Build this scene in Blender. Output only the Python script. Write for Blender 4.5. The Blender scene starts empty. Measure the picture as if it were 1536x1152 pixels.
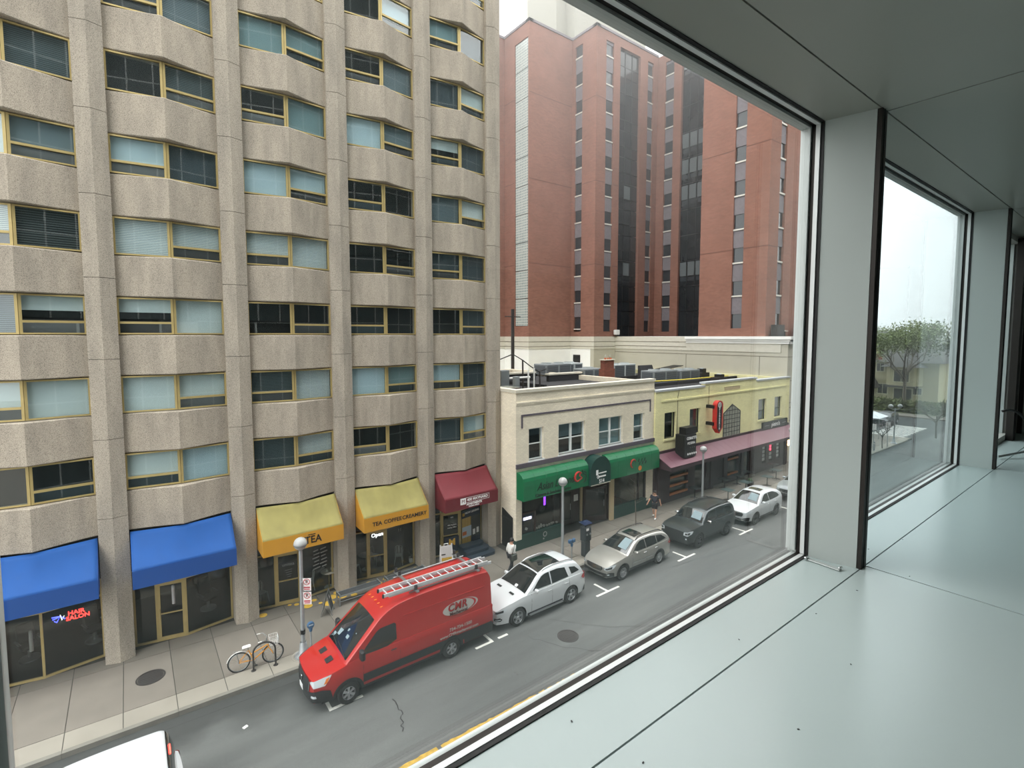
import bpy, bmesh, math, random
from mathutils import Vector, Matrix
random.seed(7)
SC = bpy.context.scene
COL = SC.collection
PI = math.pi

# ------------------------------------------------------------------ camera
CAM_Z = 11.5
def setup_camera():
    yaw, pitch, roll = 0.6521, 0.06809, -0.00079
    cy, sy, cp, sp = math.cos(yaw), math.sin(yaw), math.cos(pitch), math.sin(pitch)
    fwd = Vector((sy*cp, cy*cp, -sp)); right = Vector((cy, -sy, 0)); up = right.cross(fwd)
    cr, sr = math.cos(roll), math.sin(roll)
    r2 = cr*right + sr*up; u2 = -sr*right + cr*up
    m = Matrix((r2, u2, -fwd)).transposed().to_4x4()
    m.translation = Vector((0, 0, CAM_Z))
    cd = bpy.data.cameras.new('camera'); co = bpy.data.objects.new('camera', cd); COL.objects.link(co)
    co.matrix_world = m
    cd.sensor_fit = 'HORIZONTAL'; cd.sensor_width = 36.0
    cd.lens = 757.2*36/1536
    cd.shift_y = (555.24-576)/1536
    cd.clip_start = 0.02; cd.clip_end = 2000
    SC.camera = co
setup_camera()

# ------------------------------------------------------------------ sky (overcast) and exposure
w = bpy.data.worlds.new('overcast'); SC.world = w; w.use_nodes = True
bg = w.node_tree.nodes['Background']
# standard overcast luminance: horizon one third of the zenith, (1 + 2 sin h) / 3
_N, _L = w.node_tree.nodes, w.node_tree.links
_tc = _N.new('ShaderNodeTexCoord'); _sp = _N.new('ShaderNodeSeparateXYZ'); _L.new(_tc.outputs['Generated'], _sp.inputs[0])
_ma = _N.new('ShaderNodeMath'); _ma.operation = 'MAXIMUM'; _L.new(_sp.outputs[2], _ma.inputs[0]); _ma.inputs[1].default_value = 0
_mu = _N.new('ShaderNodeMath'); _mu.operation = 'MULTIPLY_ADD'; _L.new(_ma.outputs[0], _mu.inputs[0]); _mu.inputs[1].default_value = 2/3; _mu.inputs[2].default_value = 1/3
_st = _N.new('ShaderNodeMath'); _st.operation = 'MULTIPLY'; _L.new(_mu.outputs[0], _st.inputs[0]); _st.inputs[1].default_value = 1.5
_L.new(_st.outputs[0], bg.inputs[1])
bg.inputs[0].default_value = (1.0, 0.995, 0.985, 1)
SC.view_settings.view_transform = 'Standard'; SC.view_settings.look = 'None'
SC.view_settings.gamma = 1.0; SC.view_settings.use_curve_mapping = False
SC.view_settings.exposure = 2.08
SC.cycles.use_denoising = True
SC.cycles.max_bounces = 8; SC.cycles.diffuse_bounces = 5; SC.cycles.transparent_max_bounces = 24
SC.cycles.sample_clamp_indirect = 6.0

# ------------------------------------------------------------------ helpers
def lin(c):
    return tuple((v/255/12.92 if v/255 <= .04045 else ((v/255+.055)/1.055)**2.4) for v in c)
MATS = {}
def mat(name, rgb, rough=.6, metal=0.0, var=0.0, vscale=3.0, bump=0.0, bscale=60.0, spec=.5, emit=None, coat=0.0, stretch=None):
    if name in MATS: return MATS[name]
    m = bpy.data.materials.new(name); m.use_nodes = True
    nt = m.node_tree; N = nt.nodes; b = N['Principled BSDF']
    c = lin(rgb)
    b.inputs['Base Color'].default_value = (*c, 1)
    b.inputs['Roughness'].default_value = rough; b.inputs['Metallic'].default_value = metal
    b.inputs['Specular IOR Level'].default_value = spec
    if coat: b.inputs['Coat Weight'].default_value = coat; b.inputs['Coat Roughness'].default_value = .06
    if emit:
        b.inputs['Emission Color'].default_value = (*lin(emit[0]), 1); b.inputs['Emission Strength'].default_value = emit[1]
    if var or bump:
        g = N.new('ShaderNodeNewGeometry')
        mp = N.new('ShaderNodeMapping'); nt.links.new(g.outputs['Position'], mp.inputs[0])
        if stretch: mp.inputs['Scale'].default_value = stretch
    if var:
        n = N.new('ShaderNodeTexNoise'); n.inputs['Scale'].default_value = vscale; n.inputs['Detail'].default_value = 5
        nt.links.new(mp.outputs[0], n.inputs['Vector'])
        r = N.new('ShaderNodeValToRGB'); nt.links.new(n.outputs['Fac'], r.inputs[0])
        r.color_ramp.elements[0].position = .3; r.color_ramp.elements[1].position = .7
        r.color_ramp.elements[0].color = (*[max(0, v*(1-var)) for v in c], 1)
        r.color_ramp.elements[1].color = (*[min(1, v*(1+var)) for v in c], 1)
        nt.links.new(r.outputs[0], b.inputs['Base Color'])
    if bump:
        n2 = N.new('ShaderNodeTexNoise'); n2.inputs['Scale'].default_value = bscale; n2.inputs['Detail'].default_value = 3
        nt.links.new(g.outputs['Position'], n2.inputs['Vector'])
        bp = N.new('ShaderNodeBump'); bp.inputs['Strength'].default_value = bump; bp.inputs['Distance'].default_value = .02
        nt.links.new(n2.outputs['Fac'], bp.inputs['Height']); nt.links.new(bp.outputs[0], b.inputs['Normal'])
    MATS[name] = m
    return m

def node_mat(name):
    m = bpy.data.materials.new(name); m.use_nodes = True; MATS[name] = m
    return m, m.node_tree, m.node_tree.nodes, m.node_tree.links, m.node_tree.nodes['Principled BSDF']

def concrete_mat(name, rgb, speck=.35, stain=.18, sscale=70.0):
    """exposed aggregate: fine dark pits, soft blotches, long vertical weather streaks"""
    m, nt, N, L, b = node_mat(name)
    c = lin(rgb)
    g = N.new('ShaderNodeNewGeometry')
    v1 = N.new('ShaderNodeTexNoise'); v1.inputs['Scale'].default_value = sscale; v1.inputs['Detail'].default_value = 2
    L.new(g.outputs['Position'], v1.inputs['Vector'])
    r1 = N.new('ShaderNodeValToRGB'); L.new(v1.outputs['Fac'], r1.inputs[0])
    r1.color_ramp.elements[0].position = .38; r1.color_ramp.elements[1].position = .52
    r1.color_ramp.elements[0].color = (1-speck,)*3+(1,); r1.color_ramp.elements[1].color = (1, 1, 1, 1)
    mp = N.new('ShaderNodeMapping'); mp.inputs['Scale'].default_value = (1.6, 1.6, .35)
    L.new(g.outputs['Position'], mp.inputs[0])
    v2 = N.new('ShaderNodeTexNoise'); v2.inputs['Scale'].default_value = 1.5; v2.inputs['Detail'].default_value = 6
    L.new(mp.outputs[0], v2.inputs['Vector'])
    r2 = N.new('ShaderNodeValToRGB'); L.new(v2.outputs['Fac'], r2.inputs[0])
    r2.color_ramp.elements[0].position = .32; r2.color_ramp.elements[1].position = .62
    r2.color_ramp.elements[0].color = (1-stain, 1-stain, 1-stain*1.05, 1); r2.color_ramp.elements[1].color = (1.04, 1.03, 1.0, 1)
    mx = N.new('ShaderNodeMix'); mx.data_type = 'RGBA'; mx.blend_type = 'MULTIPLY'; mx.inputs[0].default_value = 1
    L.new(r1.outputs[0], mx.inputs[6]); L.new(r2.outputs[0], mx.inputs[7])
    m2 = N.new('ShaderNodeMix'); m2.data_type = 'RGBA'; m2.blend_type = 'MULTIPLY'; m2.inputs[0].default_value = 1
    m2.inputs[6].default_value = (*c, 1); L.new(mx.outputs[2], m2.inputs[7])
    L.new(m2.outputs[2], b.inputs['Base Color'])
    b.inputs['Roughness'].default_value = .9; b.inputs['Specular IOR Level'].default_value = .2
    bp = N.new('ShaderNodeBump'); bp.inputs['Strength'].default_value = .35; bp.inputs['Distance'].default_value = .02
    L.new(v1.outputs['Fac'], bp.inputs['Height']); L.new(bp.outputs[0], b.inputs['Normal'])
    return m

def brick_mat(name, rgb, mortar, bw=.24, bh=.08, var=.12, axis='X', msize=.008, rough=.85):
    """running-bond brick on an axis aligned wall; too fine in the picture to be cut as pieces"""
    m, nt, N, L, b = node_mat(name)
    g = N.new('ShaderNodeNewGeometry')
    sx = N.new('ShaderNodeSeparateXYZ'); L.new(g.outputs['Position'], sx.inputs[0])
    ad = N.new('ShaderNodeMath'); ad.operation = 'ADD'
    L.new(sx.outputs[0], ad.inputs[0]); L.new(sx.outputs[1], ad.inputs[1])
    cb = N.new('ShaderNodeCombineXYZ'); L.new(ad.outputs[0], cb.inputs[0]); L.new(sx.outputs[2], cb.inputs[1])
    t = N.new('ShaderNodeTexBrick'); L.new(cb.outputs[0], t.inputs['Vector'])
    t.inputs['Scale'].default_value = 1.0; t.inputs['Brick Width'].default_value = bw; t.inputs['Row Height'].default_value = bh
    t.inputs['Mortar Size'].default_value = msize; t.inputs['Mortar Smooth'].default_value = .3
    c = lin(rgb)
    t.inputs['Color1'].default_value = (*[v*(1-var) for v in c], 1); t.inputs['Color2'].default_value = (*[v*(1+var) for v in c], 1)
    t.inputs['Mortar'].default_value = (*lin(mortar), 1)
    n = N.new('ShaderNodeTexNoise'); n.inputs['Scale'].default_value = .5; n.inputs['Detail'].default_value = 5
    L.new(g.outputs['Position'], n.inputs['Vector'])
    r = N.new('ShaderNodeValToRGB'); L.new(n.outputs['Fac'], r.inputs[0])
    r.color_ramp.elements[0].position = .3; r.color_ramp.elements[1].position = .7
    r.color_ramp.elements[0].color = (.88, .88, .87, 1); r.color_ramp.elements[1].color = (1.05, 1.05, 1.05, 1)
    mx = N.new('ShaderNodeMix'); mx.data_type = 'RGBA'; mx.blend_type = 'MULTIPLY'; mx.inputs[0].default_value = 1
    L.new(t.outputs['Color'], mx.inputs[6]); L.new(r.outputs[0], mx.inputs[7])
    L.new(mx.outputs[2], b.inputs['Base Color'])
    b.inputs['Roughness'].default_value = rough; b.inputs['Specular IOR Level'].default_value = .25
    bp = N.new('ShaderNodeBump'); bp.inputs['Strength'].default_value = .5; bp.inputs['Distance'].default_value = .01; bp.invert = True
    L.new(t.outputs['Fac'], bp.inputs['Height']); L.new(bp.outputs[0], b.inputs['Normal'])
    return m

def thin_glass(name, tint=(.97, .985, .98), r0=.045, rough=0.0, gloss=(1, 1, 1), expo=5.0):
    """window glass: clear with a Schlick reflection that grows towards grazing angles"""
    m = bpy.data.materials.new(name); m.use_nodes = True; MATS[name] = m
    nt = m.node_tree; N = nt.nodes; L = nt.links
    for n in list(N): N.remove(n)
    out = N.new('ShaderNodeOutputMaterial'); tr = N.new('ShaderNodeBsdfTransparent'); gl = N.new('ShaderNodeBsdfGlossy')
    tr.inputs[0].default_value = (*tint, 1); gl.inputs['Roughness'].default_value = rough; gl.inputs[0].default_value = (*gloss, 1)
    g = N.new('ShaderNodeNewGeometry'); d = N.new('ShaderNodeVectorMath'); d.operation = 'DOT_PRODUCT'
    L.new(g.outputs['Incoming'], d.inputs[0]); L.new(g.outputs['Normal'], d.inputs[1])
    a = N.new('ShaderNodeMath'); a.operation = 'ABSOLUTE'; L.new(d.outputs['Value'], a.inputs[0])
    s = N.new('ShaderNodeMath'); s.operation = 'SUBTRACT'; s.inputs[0].default_value = 1; L.new(a.outputs[0], s.inputs[1]); s.use_clamp = True
    p = N.new('ShaderNodeMath'); p.operation = 'POWER'; L.new(s.outputs[0], p.inputs[0]); p.inputs[1].default_value = expo
    ma = N.new('ShaderNodeMath'); ma.operation = 'MULTIPLY_ADD'; L.new(p.outputs[0], ma.inputs[0]); ma.inputs[1].default_value = 1-r0; ma.inputs[2].default_value = r0
    mx = N.new('ShaderNodeMixShader'); L.new(ma.outputs[0], mx.inputs[0]); L.new(tr.outputs[0], mx.inputs[1]); L.new(gl.outputs[0], mx.inputs[2])
    L.new(mx.outputs[0], out.inputs[0])
    return m

def stripe_mat(name, a, b_, pitch, axis=2, duty=.6, rough=.5):
    """fine repeating slats (blinds) or ribs along one axis"""
    m, nt, N, L, b = node_mat(name)
    g = N.new('ShaderNodeNewGeometry'); sx = N.new('ShaderNodeSeparateXYZ'); L.new(g.outputs['Position'], sx.inputs[0])
    d = N.new('ShaderNodeMath'); d.operation = 'DIVIDE'; L.new(sx.outputs[axis], d.inputs[0]); d.inputs[1].default_value = pitch
    f = N.new('ShaderNodeMath'); f.operation = 'FRACT'; L.new(d.outputs[0], f.inputs[0])
    r = N.new('ShaderNodeValToRGB'); L.new(f.outputs[0], r.inputs[0])
    r.color_ramp.interpolation = 'CONSTANT'
    r.color_ramp.elements[0].color = (*lin(a), 1); r.color_ramp.elements[1].color = (*lin(b_), 1); r.color_ramp.elements[1].position = duty
    L.new(r.outputs[0], b.inputs['Base Color']); b.inputs['Roughness'].default_value = rough
    return m

# ---- mesh builder
OFF = {}
def off_of(o):
    while o is not None:
        if o.name in OFF: return OFF[o.name]
        o = o.parent
    return Vector((0, 0, 0))

class MB:
    def __init__(s): s.v = []; s.f = []; s.mi = []; s.sm = []
    def add(s, vs, fs, m=0, smooth=False):
        o = len(s.v); s.v += [tuple(p) for p in vs]
        for f in fs: s.f.append([o+i for i in f]); s.mi.append(m); s.sm.append(smooth)
        return s
    def box(s, x0, x1, y0, y1, z0, z1, m=0):
        return s.add([(x0,y0,z0),(x1,y0,z0),(x1,y1,z0),(x0,y1,z0),(x0,y0,z1),(x1,y0,z1),(x1,y1,z1),(x0,y1,z1)],
              [(0,3,2,1),(4,5,6,7),(0,1,5,4),(1,2,6,5),(2,3,7,6),(3,0,4,7)], m)
    def cbox(s, c, d, m=0, rz=0, rx=0, ry=0, bev=0):
        M = Matrix.Translation(c) @ Matrix.Rotation(rz,4,'Z') @ Matrix.Rotation(ry,4,'Y') @ Matrix.Rotation(rx,4,'X')
        hx, hy, hz = d[0]/2, d[1]/2, d[2]/2
        if not bev:
            vs = [M @ Vector(p) for p in [(-hx,-hy,-hz),(hx,-hy,-hz),(hx,hy,-hz),(-hx,hy,-hz),(-hx,-hy,hz),(hx,-hy,hz),(hx,hy,hz),(-hx,hy,hz)]]
            return s.add(vs, [(0,3,2,1),(4,5,6,7),(0,1,5,4),(1,2,6,5),(2,3,7,6),(3,0,4,7)], m)
        b = min(bev, hx*.9, hy*.9, hz*.9)
        loops = []
        for z, k in ((-hz, b), (-hz+b, 0), (hz-b, 0), (hz, b)):
            x, y = hx-k, hy-k; q = b*.7 if k == 0 else b*.5
            loops.append([(-x+q,-y,z),(x-q,-y,z),(x,-y+q,z),(x,y-q,z),(x-q,y,z),(-x+q,y,z),(-x,y-q,z),(-x,-y+q,z)])
        vs = [M @ Vector(p) for l in loops for p in l]; fs = []
        for l in range(3):
            for i in range(8): fs.append((l*8+i, l*8+(i+1)%8, (l+1)*8+(i+1)%8, (l+1)*8+i))
        fs.append(tuple(range(7,-1,-1))); fs.append(tuple(24+i for i in range(8)))
        return s.add(vs, fs, m)
    def prism(s, poly, z0, z1, m=0, smooth=False):
        """poly: plan outline counter-clockwise"""
        n = len(poly)
        vs = [(x,y,z0) for x,y in poly]+[(x,y,z1) for x,y in poly]
        fs = [tuple(range(n-1,-1,-1)), tuple(range(n,2*n))]
        o = len(s.v); s.add(vs, fs, m)
        for i in range(n): s.f.append([o+i, o+(i+1)%n, o+n+(i+1)%n, o+n+i]); s.mi.append(m); s.sm.append(smooth)
        return s
    def xprism(s, poly, x0, x1, m=0):
        """poly: outline in (y,z), extruded along x"""
        n = len(poly); vs = [(x0,y,z) for y,z in poly]+[(x1,y,z) for y,z in poly]
        fs = [tuple(range(n-1,-1,-1)), tuple(range(n,2*n))]+[(i,(i+1)%n,n+(i+1)%n,n+i) for i in range(n)]
        return s.add(vs, fs, m)
    def yprism(s, poly, y0, y1, m=0):
        """poly: outline in (x,z), extruded along y (y0 is the front)"""
        n = len(poly); vs = [(x,y0,z) for x,z in poly]+[(x,y1,z) for x,z in poly]
        fs = [tuple(range(n)), tuple(range(2*n-1,n-1,-1))]+[(i,n+i,n+(i+1)%n,(i+1)%n) for i in range(n)]
        return s.add(vs, fs, m)
    def quad(s, a, b, c, d, m=0): return s.add([a,b,c,d], [(0,1,2,3)], m)
    def tube(s, pts, r, n=8, m=0, caps=True, closed=False):
        pts = [Vector(p) for p in pts]; k = len(pts)
        rs = r if isinstance(r, (list, tuple)) else [r]*k
        vs = []; up = None
        for i, p in enumerate(pts):
            if closed: d = pts[(i+1)%k]-pts[i-1]
            else: d = (pts[min(i+1,k-1)]-pts[max(i-1,0)])
            if d.length < 1e-9: d = Vector((0,0,1))
            d.normalize()
            if up is None:
                up = Vector((0,0,1)) if abs(d.z) < .9 else Vector((1,0,0))
            a = d.cross(up)
            if a.length < 1e-6: a = d.cross(Vector((0,1,0)))
            a.normalize(); b = a.cross(d); up = b
            for j in range(n):
                t = 2*PI*j/n; vs.append(p + (a*math.cos(t)+b*math.sin(t))*rs[i])
        fs = []
        for i in range(k if closed else k-1):
            i2 = (i+1)%k
            for j in range(n): fs.append((i*n+j, i*n+(j+1)%n, i2*n+(j+1)%n, i2*n+j))
        o = len(s.v); s.add(vs, fs, m, True)
        if caps and not closed:
            s.f.append([o+j for j in range(n-1,-1,-1)]); s.mi.append(m); s.sm.append(False)
            s.f.append([o+(k-1)*n+j for j in range(n)]); s.mi.append(m); s.sm.append(False)
        return s
    def lathe(s, prof, c=(0,0,0), n=20, m=0, axis='Z', smooth=True):
        """prof: (radius, height) pairs"""
        vs = []; c = Vector(c)
        for r, h in prof:
            for j in range(n):
                t = 2*PI*j/n; a, b = r*math.cos(t), r*math.sin(t)
                vs.append(c+Vector((a,b,h) if axis == 'Z' else ((a,h,b) if axis == 'Y' else (h,a,b))))
        fs = []
        for i in range(len(prof)-1):
            for j in range(n): fs.append((i*n+j, i*n+(j+1)%n, (i+1)*n+(j+1)%n, (i+1)*n+j))
        return s.add(vs, fs, m, smooth)
    def disc(s, c, r, n=20, m=0, rx=None, z=None):
        return s.add([(c[0]+(rx or r)*math.cos(2*PI*j/n), c[1]+r*math.sin(2*PI*j/n), c[2]) for j in range(n)], [tuple(range(n))], m)
    def sphere(s, c, r, n=16, k=10, m=0, sz=1.0):
        prof = [(max(1e-4, r*math.sin(PI*i/k)), -r*sz*math.cos(PI*i/k)) for i in range(k+1)]
        return s.lathe(prof, c, n, m)
    def grid(s, fn, nu, nv, m=0, smooth=True, flip=False):
        vs = [fn(i/nu, j/nv) for j in range(nv+1) for i in range(nu+1)]
        fs = []
        for j in range(nv):
            for i in range(nu):
                a = j*(nu+1)+i; q = (a, a+1, a+nu+2, a+nu+1); fs.append(q[::-1] if flip else q)
        return s.add(vs, fs, m, smooth)
    def mesh(s, name, mats, off=Vector((0,0,0)), sharp=38):
        me = bpy.data.meshes.new(name)
        me.from_pydata([(x-off[0], y-off[1], z-off[2]) for x,y,z in s.v], [], s.f)
        if not isinstance(mats, (list, tuple)): mats = [mats]
        for mm in mats: me.materials.append(MATS[mm] if isinstance(mm, str) else mm)
        me.polygons.foreach_set('material_index', s.mi)
        me.polygons.foreach_set('use_smooth', s.sm)
        me.update()
        if any(s.sm): me.set_sharp_from_angle(angle=math.radians(sharp))
        return me
    def build(s, name, mats, parent=None, sharp=38, at=None):
        off = off_of(parent) if parent is not None else (Vector(at) if at is not None else Vector((0,0,0)))
        o = bpy.data.objects.new(name, s.mesh(name, mats, off, sharp)); COL.objects.link(o)
        if parent is not None: o.parent = parent
        elif at is not None: o.location = at; OFF[o.name] = Vector(at)
        return o

def link_mesh(name, me, parent, loc=(0,0,0), rz=0, mats=None):
    """an object sharing mesh data; loc is in the parent's frame"""
    o = bpy.data.objects.new(name, me); COL.objects.link(o); o.parent = parent; o.location = loc; o.rotation_euler.z = rz
    if mats:
        for i, mm in enumerate(mats):
            if mm: o.material_slots[i].link = 'OBJECT'; o.material_slots[i].material = MATS[mm]
    return o
def tag(o, label=None, cat=None, group=None, kind=None):
    if label: o['label'] = label
    if cat: o['category'] = cat
    if group: o['group'] = group
    if kind: o['kind'] = kind
    return o
def thing(name, label, cat, loc=(0,0,0), rz=0, group=None, world=True):
    """an Empty at the thing's base; with world=True its parts are given in world coordinates"""
    o = bpy.data.objects.new(name, None); COL.objects.link(o); o.empty_display_size = .2
    o.location = loc; o.rotation_euler.z = rz
    OFF[o.name] = Vector(loc) if world else Vector((0,0,0))
    return tag(o, label, cat, group)
def struct(name, mb, mats, parent=None, at=None, label=None):
    o = mb.build(name, mats, parent, at=at)
    if parent is None: o['kind'] = 'structure'
    if label: o['label'] = label
    return o
def copy_tree(o, parent=None):
    c = o.copy(); COL.objects.link(c)
    if parent is not None: c.parent = parent
    for ch in list(o.children): copy_tree(ch, c)
    return c
FONTC = {}
def text(s, size, loc, mats, parent, name='lettering', face='-Y', align='CENTER', ext=.004, shear=0, sx=1.0, bold=0.0, rot=None, space=1.0):
    """flat lettering as real extruded glyphs; loc in world coordinates"""
    cu = bpy.data.curves.new(name, 'FONT'); cu.body = s; cu.size = size; cu.extrude = ext; cu.shear = shear
    cu.align_x = align; cu.align_y = 'CENTER'; cu.offset = bold; cu.space_character = space; cu.resolution_u = 3
    tmp = bpy.data.objects.new(name, cu); COL.objects.link(tmp); bpy.context.view_layer.update()
    me = bpy.data.meshes.new_from_object(tmp.evaluated_get(bpy.context.evaluated_depsgraph_get()))
    bpy.data.objects.remove(tmp); bpy.data.curves.remove(cu)
    me.materials.clear(); me.materials.append(MATS[mats])
    o = bpy.data.objects.new(name, me); COL.objects.link(o); o.parent = parent
    o.location = Vector(loc)-off_of(parent)
    o.rotation_euler = rot if rot else {'-Y': (PI/2,0,0), '-X': (PI/2,0,-PI/2), '+Z': (0,0,0)}[face]
    o.scale.x = sx
    return o
def lerp(a, b, t): return a+(b-a)*t
def interp(pts, x):
    """smooth-ish piecewise interpolation through (x,z) points"""
    if x <= pts[0][0]: return pts[0][1]
    for (a, za), (b, zb) in zip(pts, pts[1:]):
        if x <= b:
            t = (x-a)/(b-a) if b > a else 1; return za+(zb-za)*t
    return pts[-1][1]
# ------------------------------------------------------------------ shared materials
def M_init():
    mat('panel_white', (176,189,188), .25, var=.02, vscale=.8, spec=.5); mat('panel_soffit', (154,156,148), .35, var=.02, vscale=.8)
    mat('panel_grey', (192,199,196), .35, var=.02, vscale=1.0)
    mat('joint_dark', (22,24,24), .8)
    mat('bronze_dark', (48,44,41), .45, metal=.6)
    mat('aluminium', (205,208,208), .28, metal=.9)
    mat('gasket', (12,12,13), .6); mat('bead_white', (222,225,224), .35, metal=.15)
    mat('frame_grey', (176,182,180), .4, metal=.2)
    mat('room_wall', (110,112,110), .7, var=.03)
    mat('dark_wall', (176,174,168), .7, var=.06)
    mat('black', (14,14,15), .5)
    mat('rubber', (24,24,25), .75)
    mat('steel', (170,173,175), .35, metal=.85)
    mat('galv', (150,156,158), .45, metal=.55, var=.08, vscale=6)
    mat('white_paint', (232,232,228), .5)
    mat('road_white', (222,222,214), .8, var=.14, vscale=14)
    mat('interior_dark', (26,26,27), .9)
    thin_glass('room_glass', tint=(.975, .985, .982), r0=.04); thin_glass('room_glass_tinted', tint=(.83, .89, .90), r0=.05)
    thin_glass('pane_glass', tint=(.90, .94, .945), r0=.06)
    thin_glass('store_glass', tint=(.80, .82, .81), r0=.04)
    concrete_mat('concrete_facade', (181,171,158), .42, .2, 48.0)
    concrete_mat('concrete_pier', (178,169,157), .42, .2, 48.0)
    mat('anodised_gold', (186,166,112), .42, metal=.35, var=.06, vscale=4)
M_init()

# ------------------------------------------------------------------ the room behind the camera
DECK, CEIL, YG = 10.362, 12.542, 1.185
PX = [-3.34, -0.33, 2.75, 5.77]            # pillars along the window wall
def room():
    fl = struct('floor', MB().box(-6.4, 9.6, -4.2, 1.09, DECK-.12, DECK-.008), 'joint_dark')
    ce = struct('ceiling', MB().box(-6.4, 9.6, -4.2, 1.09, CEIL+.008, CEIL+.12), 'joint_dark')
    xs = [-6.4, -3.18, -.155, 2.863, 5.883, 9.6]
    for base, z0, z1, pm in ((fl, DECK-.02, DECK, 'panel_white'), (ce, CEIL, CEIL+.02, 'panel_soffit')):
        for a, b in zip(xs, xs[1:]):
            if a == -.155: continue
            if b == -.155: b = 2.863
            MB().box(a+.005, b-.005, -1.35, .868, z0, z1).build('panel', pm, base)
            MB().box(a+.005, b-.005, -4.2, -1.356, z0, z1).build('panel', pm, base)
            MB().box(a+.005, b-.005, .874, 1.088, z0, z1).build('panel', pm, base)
    for i, x in enumerate(PX):
        p = MB().prism([(x, 1.19), (x, 1.085), (x+.045, .886), (x+.108, .886), (x+.125, 1.19)][::1], DECK, CEIL)
        o = struct('pillar', p, 'panel_grey')
        e = MB(); e.box(x+.047, x+.112, .866, .885, DECK, CEIL); e.build('edge_strip', 'bronze_dark', o)
        MB().box(x+.076, x+.082, .864, .8665, DECK, CEIL).build('groove', 'gasket', o)
    # windows between pillars: a flush ring of gasket, bright metal, dark seal and outer frame, then the pane
    n = 1
    for i in range(3):
        x0, x1 = PX[i]+.125, PX[i+1]
        root = bpy.data.objects.new('window_%d' % n, None); COL.objects.link(root); root.location = (x0, 1.15, DECK)
        OFF[root.name] = Vector((x0, 1.15, DECK)); root['kind'] = 'structure'; n += 1
        rings = [('gasket_strip', 'gasket', 1.088, 1.104, .004), ('metal_bead', 'bead_white', 1.104, 1.124, .010),
                 ('seal', 'bronze_dark', 1.124, 1.144, .006), ('outer_frame', 'frame_grey', 1.144, 1.19, .020)]
        for nm, mt, y0, y1, t in rings:
            b = MB(); b.box(x0, x1, y0, min(y1, 1.163), DECK-.008, DECK+min(t, .006)); b.box(x0, x1, y0, y1, CEIL-t, CEIL+.008)
            b.box(x0, x0+t, y0, y1, DECK+t, CEIL-t); b.box(x1-t, x1+.004, y0, y1, DECK+t, CEIL-t)
            b.build(nm, mt, root)
        MB().box(x0+.012, x1-.012, 1.150, 1.156, DECK+.005, CEIL-.012).build('pane', 'room_glass_tinted' if i == 2 else 'room_glass', root)
    root = bpy.data.objects.new('window_4', None); COL.objects.link(root); root.location = (5.9, 1.15, DECK); OFF[root.name] = Vector((5.9, 1.15, DECK)); root['kind'] = 'structure'  # glazed opening added past the pillar to bring light onto right wall and deck
    MB().box(5.9, 7.7, 1.150, 1.156, DECK+.06, CEIL-.06).build('pane', 'room_glass_tinted', root)
    b = MB(); b.box(5.895, 5.93, 1.10, 1.18, DECK+.06, CEIL-.06); b.box(7.66, 7.7, 1.10, 1.18, DECK+.06, CEIL-.06); b.build('outer_frame', 'frame_grey', root)
    # walls that close the room
    wf = MB().box(7.7, 9.6, 1.06, 1.19, DECK, CEIL); wf.box(5.895, 7.7, 1.06, 1.19, DECK, DECK+.06); wf.box(5.895, 7.7, 1.06, 1.19, CEIL-.06, CEIL)
    struct('wall_front', wf, 'dark_wall')
    b = MB(); b.box(9.5, 9.7, -4.2, 1.19, DECK, CEIL)
    wr = struct('wall_right', b, 'dark_wall')
    for y in (-2.6, -1.4, -.2, .55): MB().box(9.488, 9.5, y, y+.012, DECK, CEIL).build('seam', 'joint_dark', wr)
    struct('wall_left', MB().box(-6.6, -6.4, -4.2, 1.19, DECK, CEIL), 'room_wall')
    struct('wall_back', MB().box(-6.6, 9.7, -4.4, -4.2, DECK-.1, CEIL+.1), 'room_wall')
    t = MB(); t.box(5.93, 5.975, 1.0, 1.06, DECK, CEIL-.02); t.box(7.55, 7.7, 1.0, 1.06, DECK, CEIL-.02); t.box(8.2, 8.24, 1.02, 1.06, DECK, CEIL-.3)
    struct('trim_1', t, 'bronze_dark')
    # small loose things on the deck
    r = MB(); r.tube([(6.35,.93,DECK+.02),(6.72,.72,DECK+.075)], .011, 8); o = r.build('metal_rod', 'aluminium', at=None)
    tag(o, 'short bright metal rod lying on the deck past the far pillar', 'rod')
    c = MB(); pts = [(6.75+.10*t, .98-.16*t, DECK+.40-.26*t*t*.5+.05*math.sin(t*2)) for t in [i/10*1.6 for i in range(11)]]
    c.tube(pts, .012, 8); o = c.build('cable', 'black'); tag(o, 'black cable drooping from the dark wall past the far pillar', 'cable')
    k = thing('latch_plate', 'small metal latch plate on the deck at the foot of the pillar', 'latch', (2.70, .99, DECK))
    MB().cbox((2.705, 1.0, DECK+.005), (.026, .16, .006), rz=-.05, bev=.002).build('plate', 'frame_grey', k)
    MB().cbox((2.70, 1.075, DECK+.013), (.03, .012, .012), bev=.003).build('catch', 'aluminium', k)
    MB().cbox((2.71, .925, DECK+.013), (.03, .010, .012), bev=.003).build('catch', 'aluminium', k)
    sp = MB()
    rs = random.Random(3)
    for (x, y) in ((1.78,.93),(1.05,.80),(1.95,.62),(1.33,.48),(2.55,.80),(2.2,.83),(3.1,.93),(3.4,.86),(2.9,.70),(1.5,.60),(1.0,1.02),(1.62,.33)):
        sp.cbox((x, y, DECK+.0015), (.004+.004*rs.random(), .002+.002*rs.random(), .0015), rz=rs.random()*3)
    o = sp.build('dust_specks', 'black'); tag(o, 'tiny dark specks of dirt scattered over the pale deck', 'dirt', kind='stuff')
room()

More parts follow.
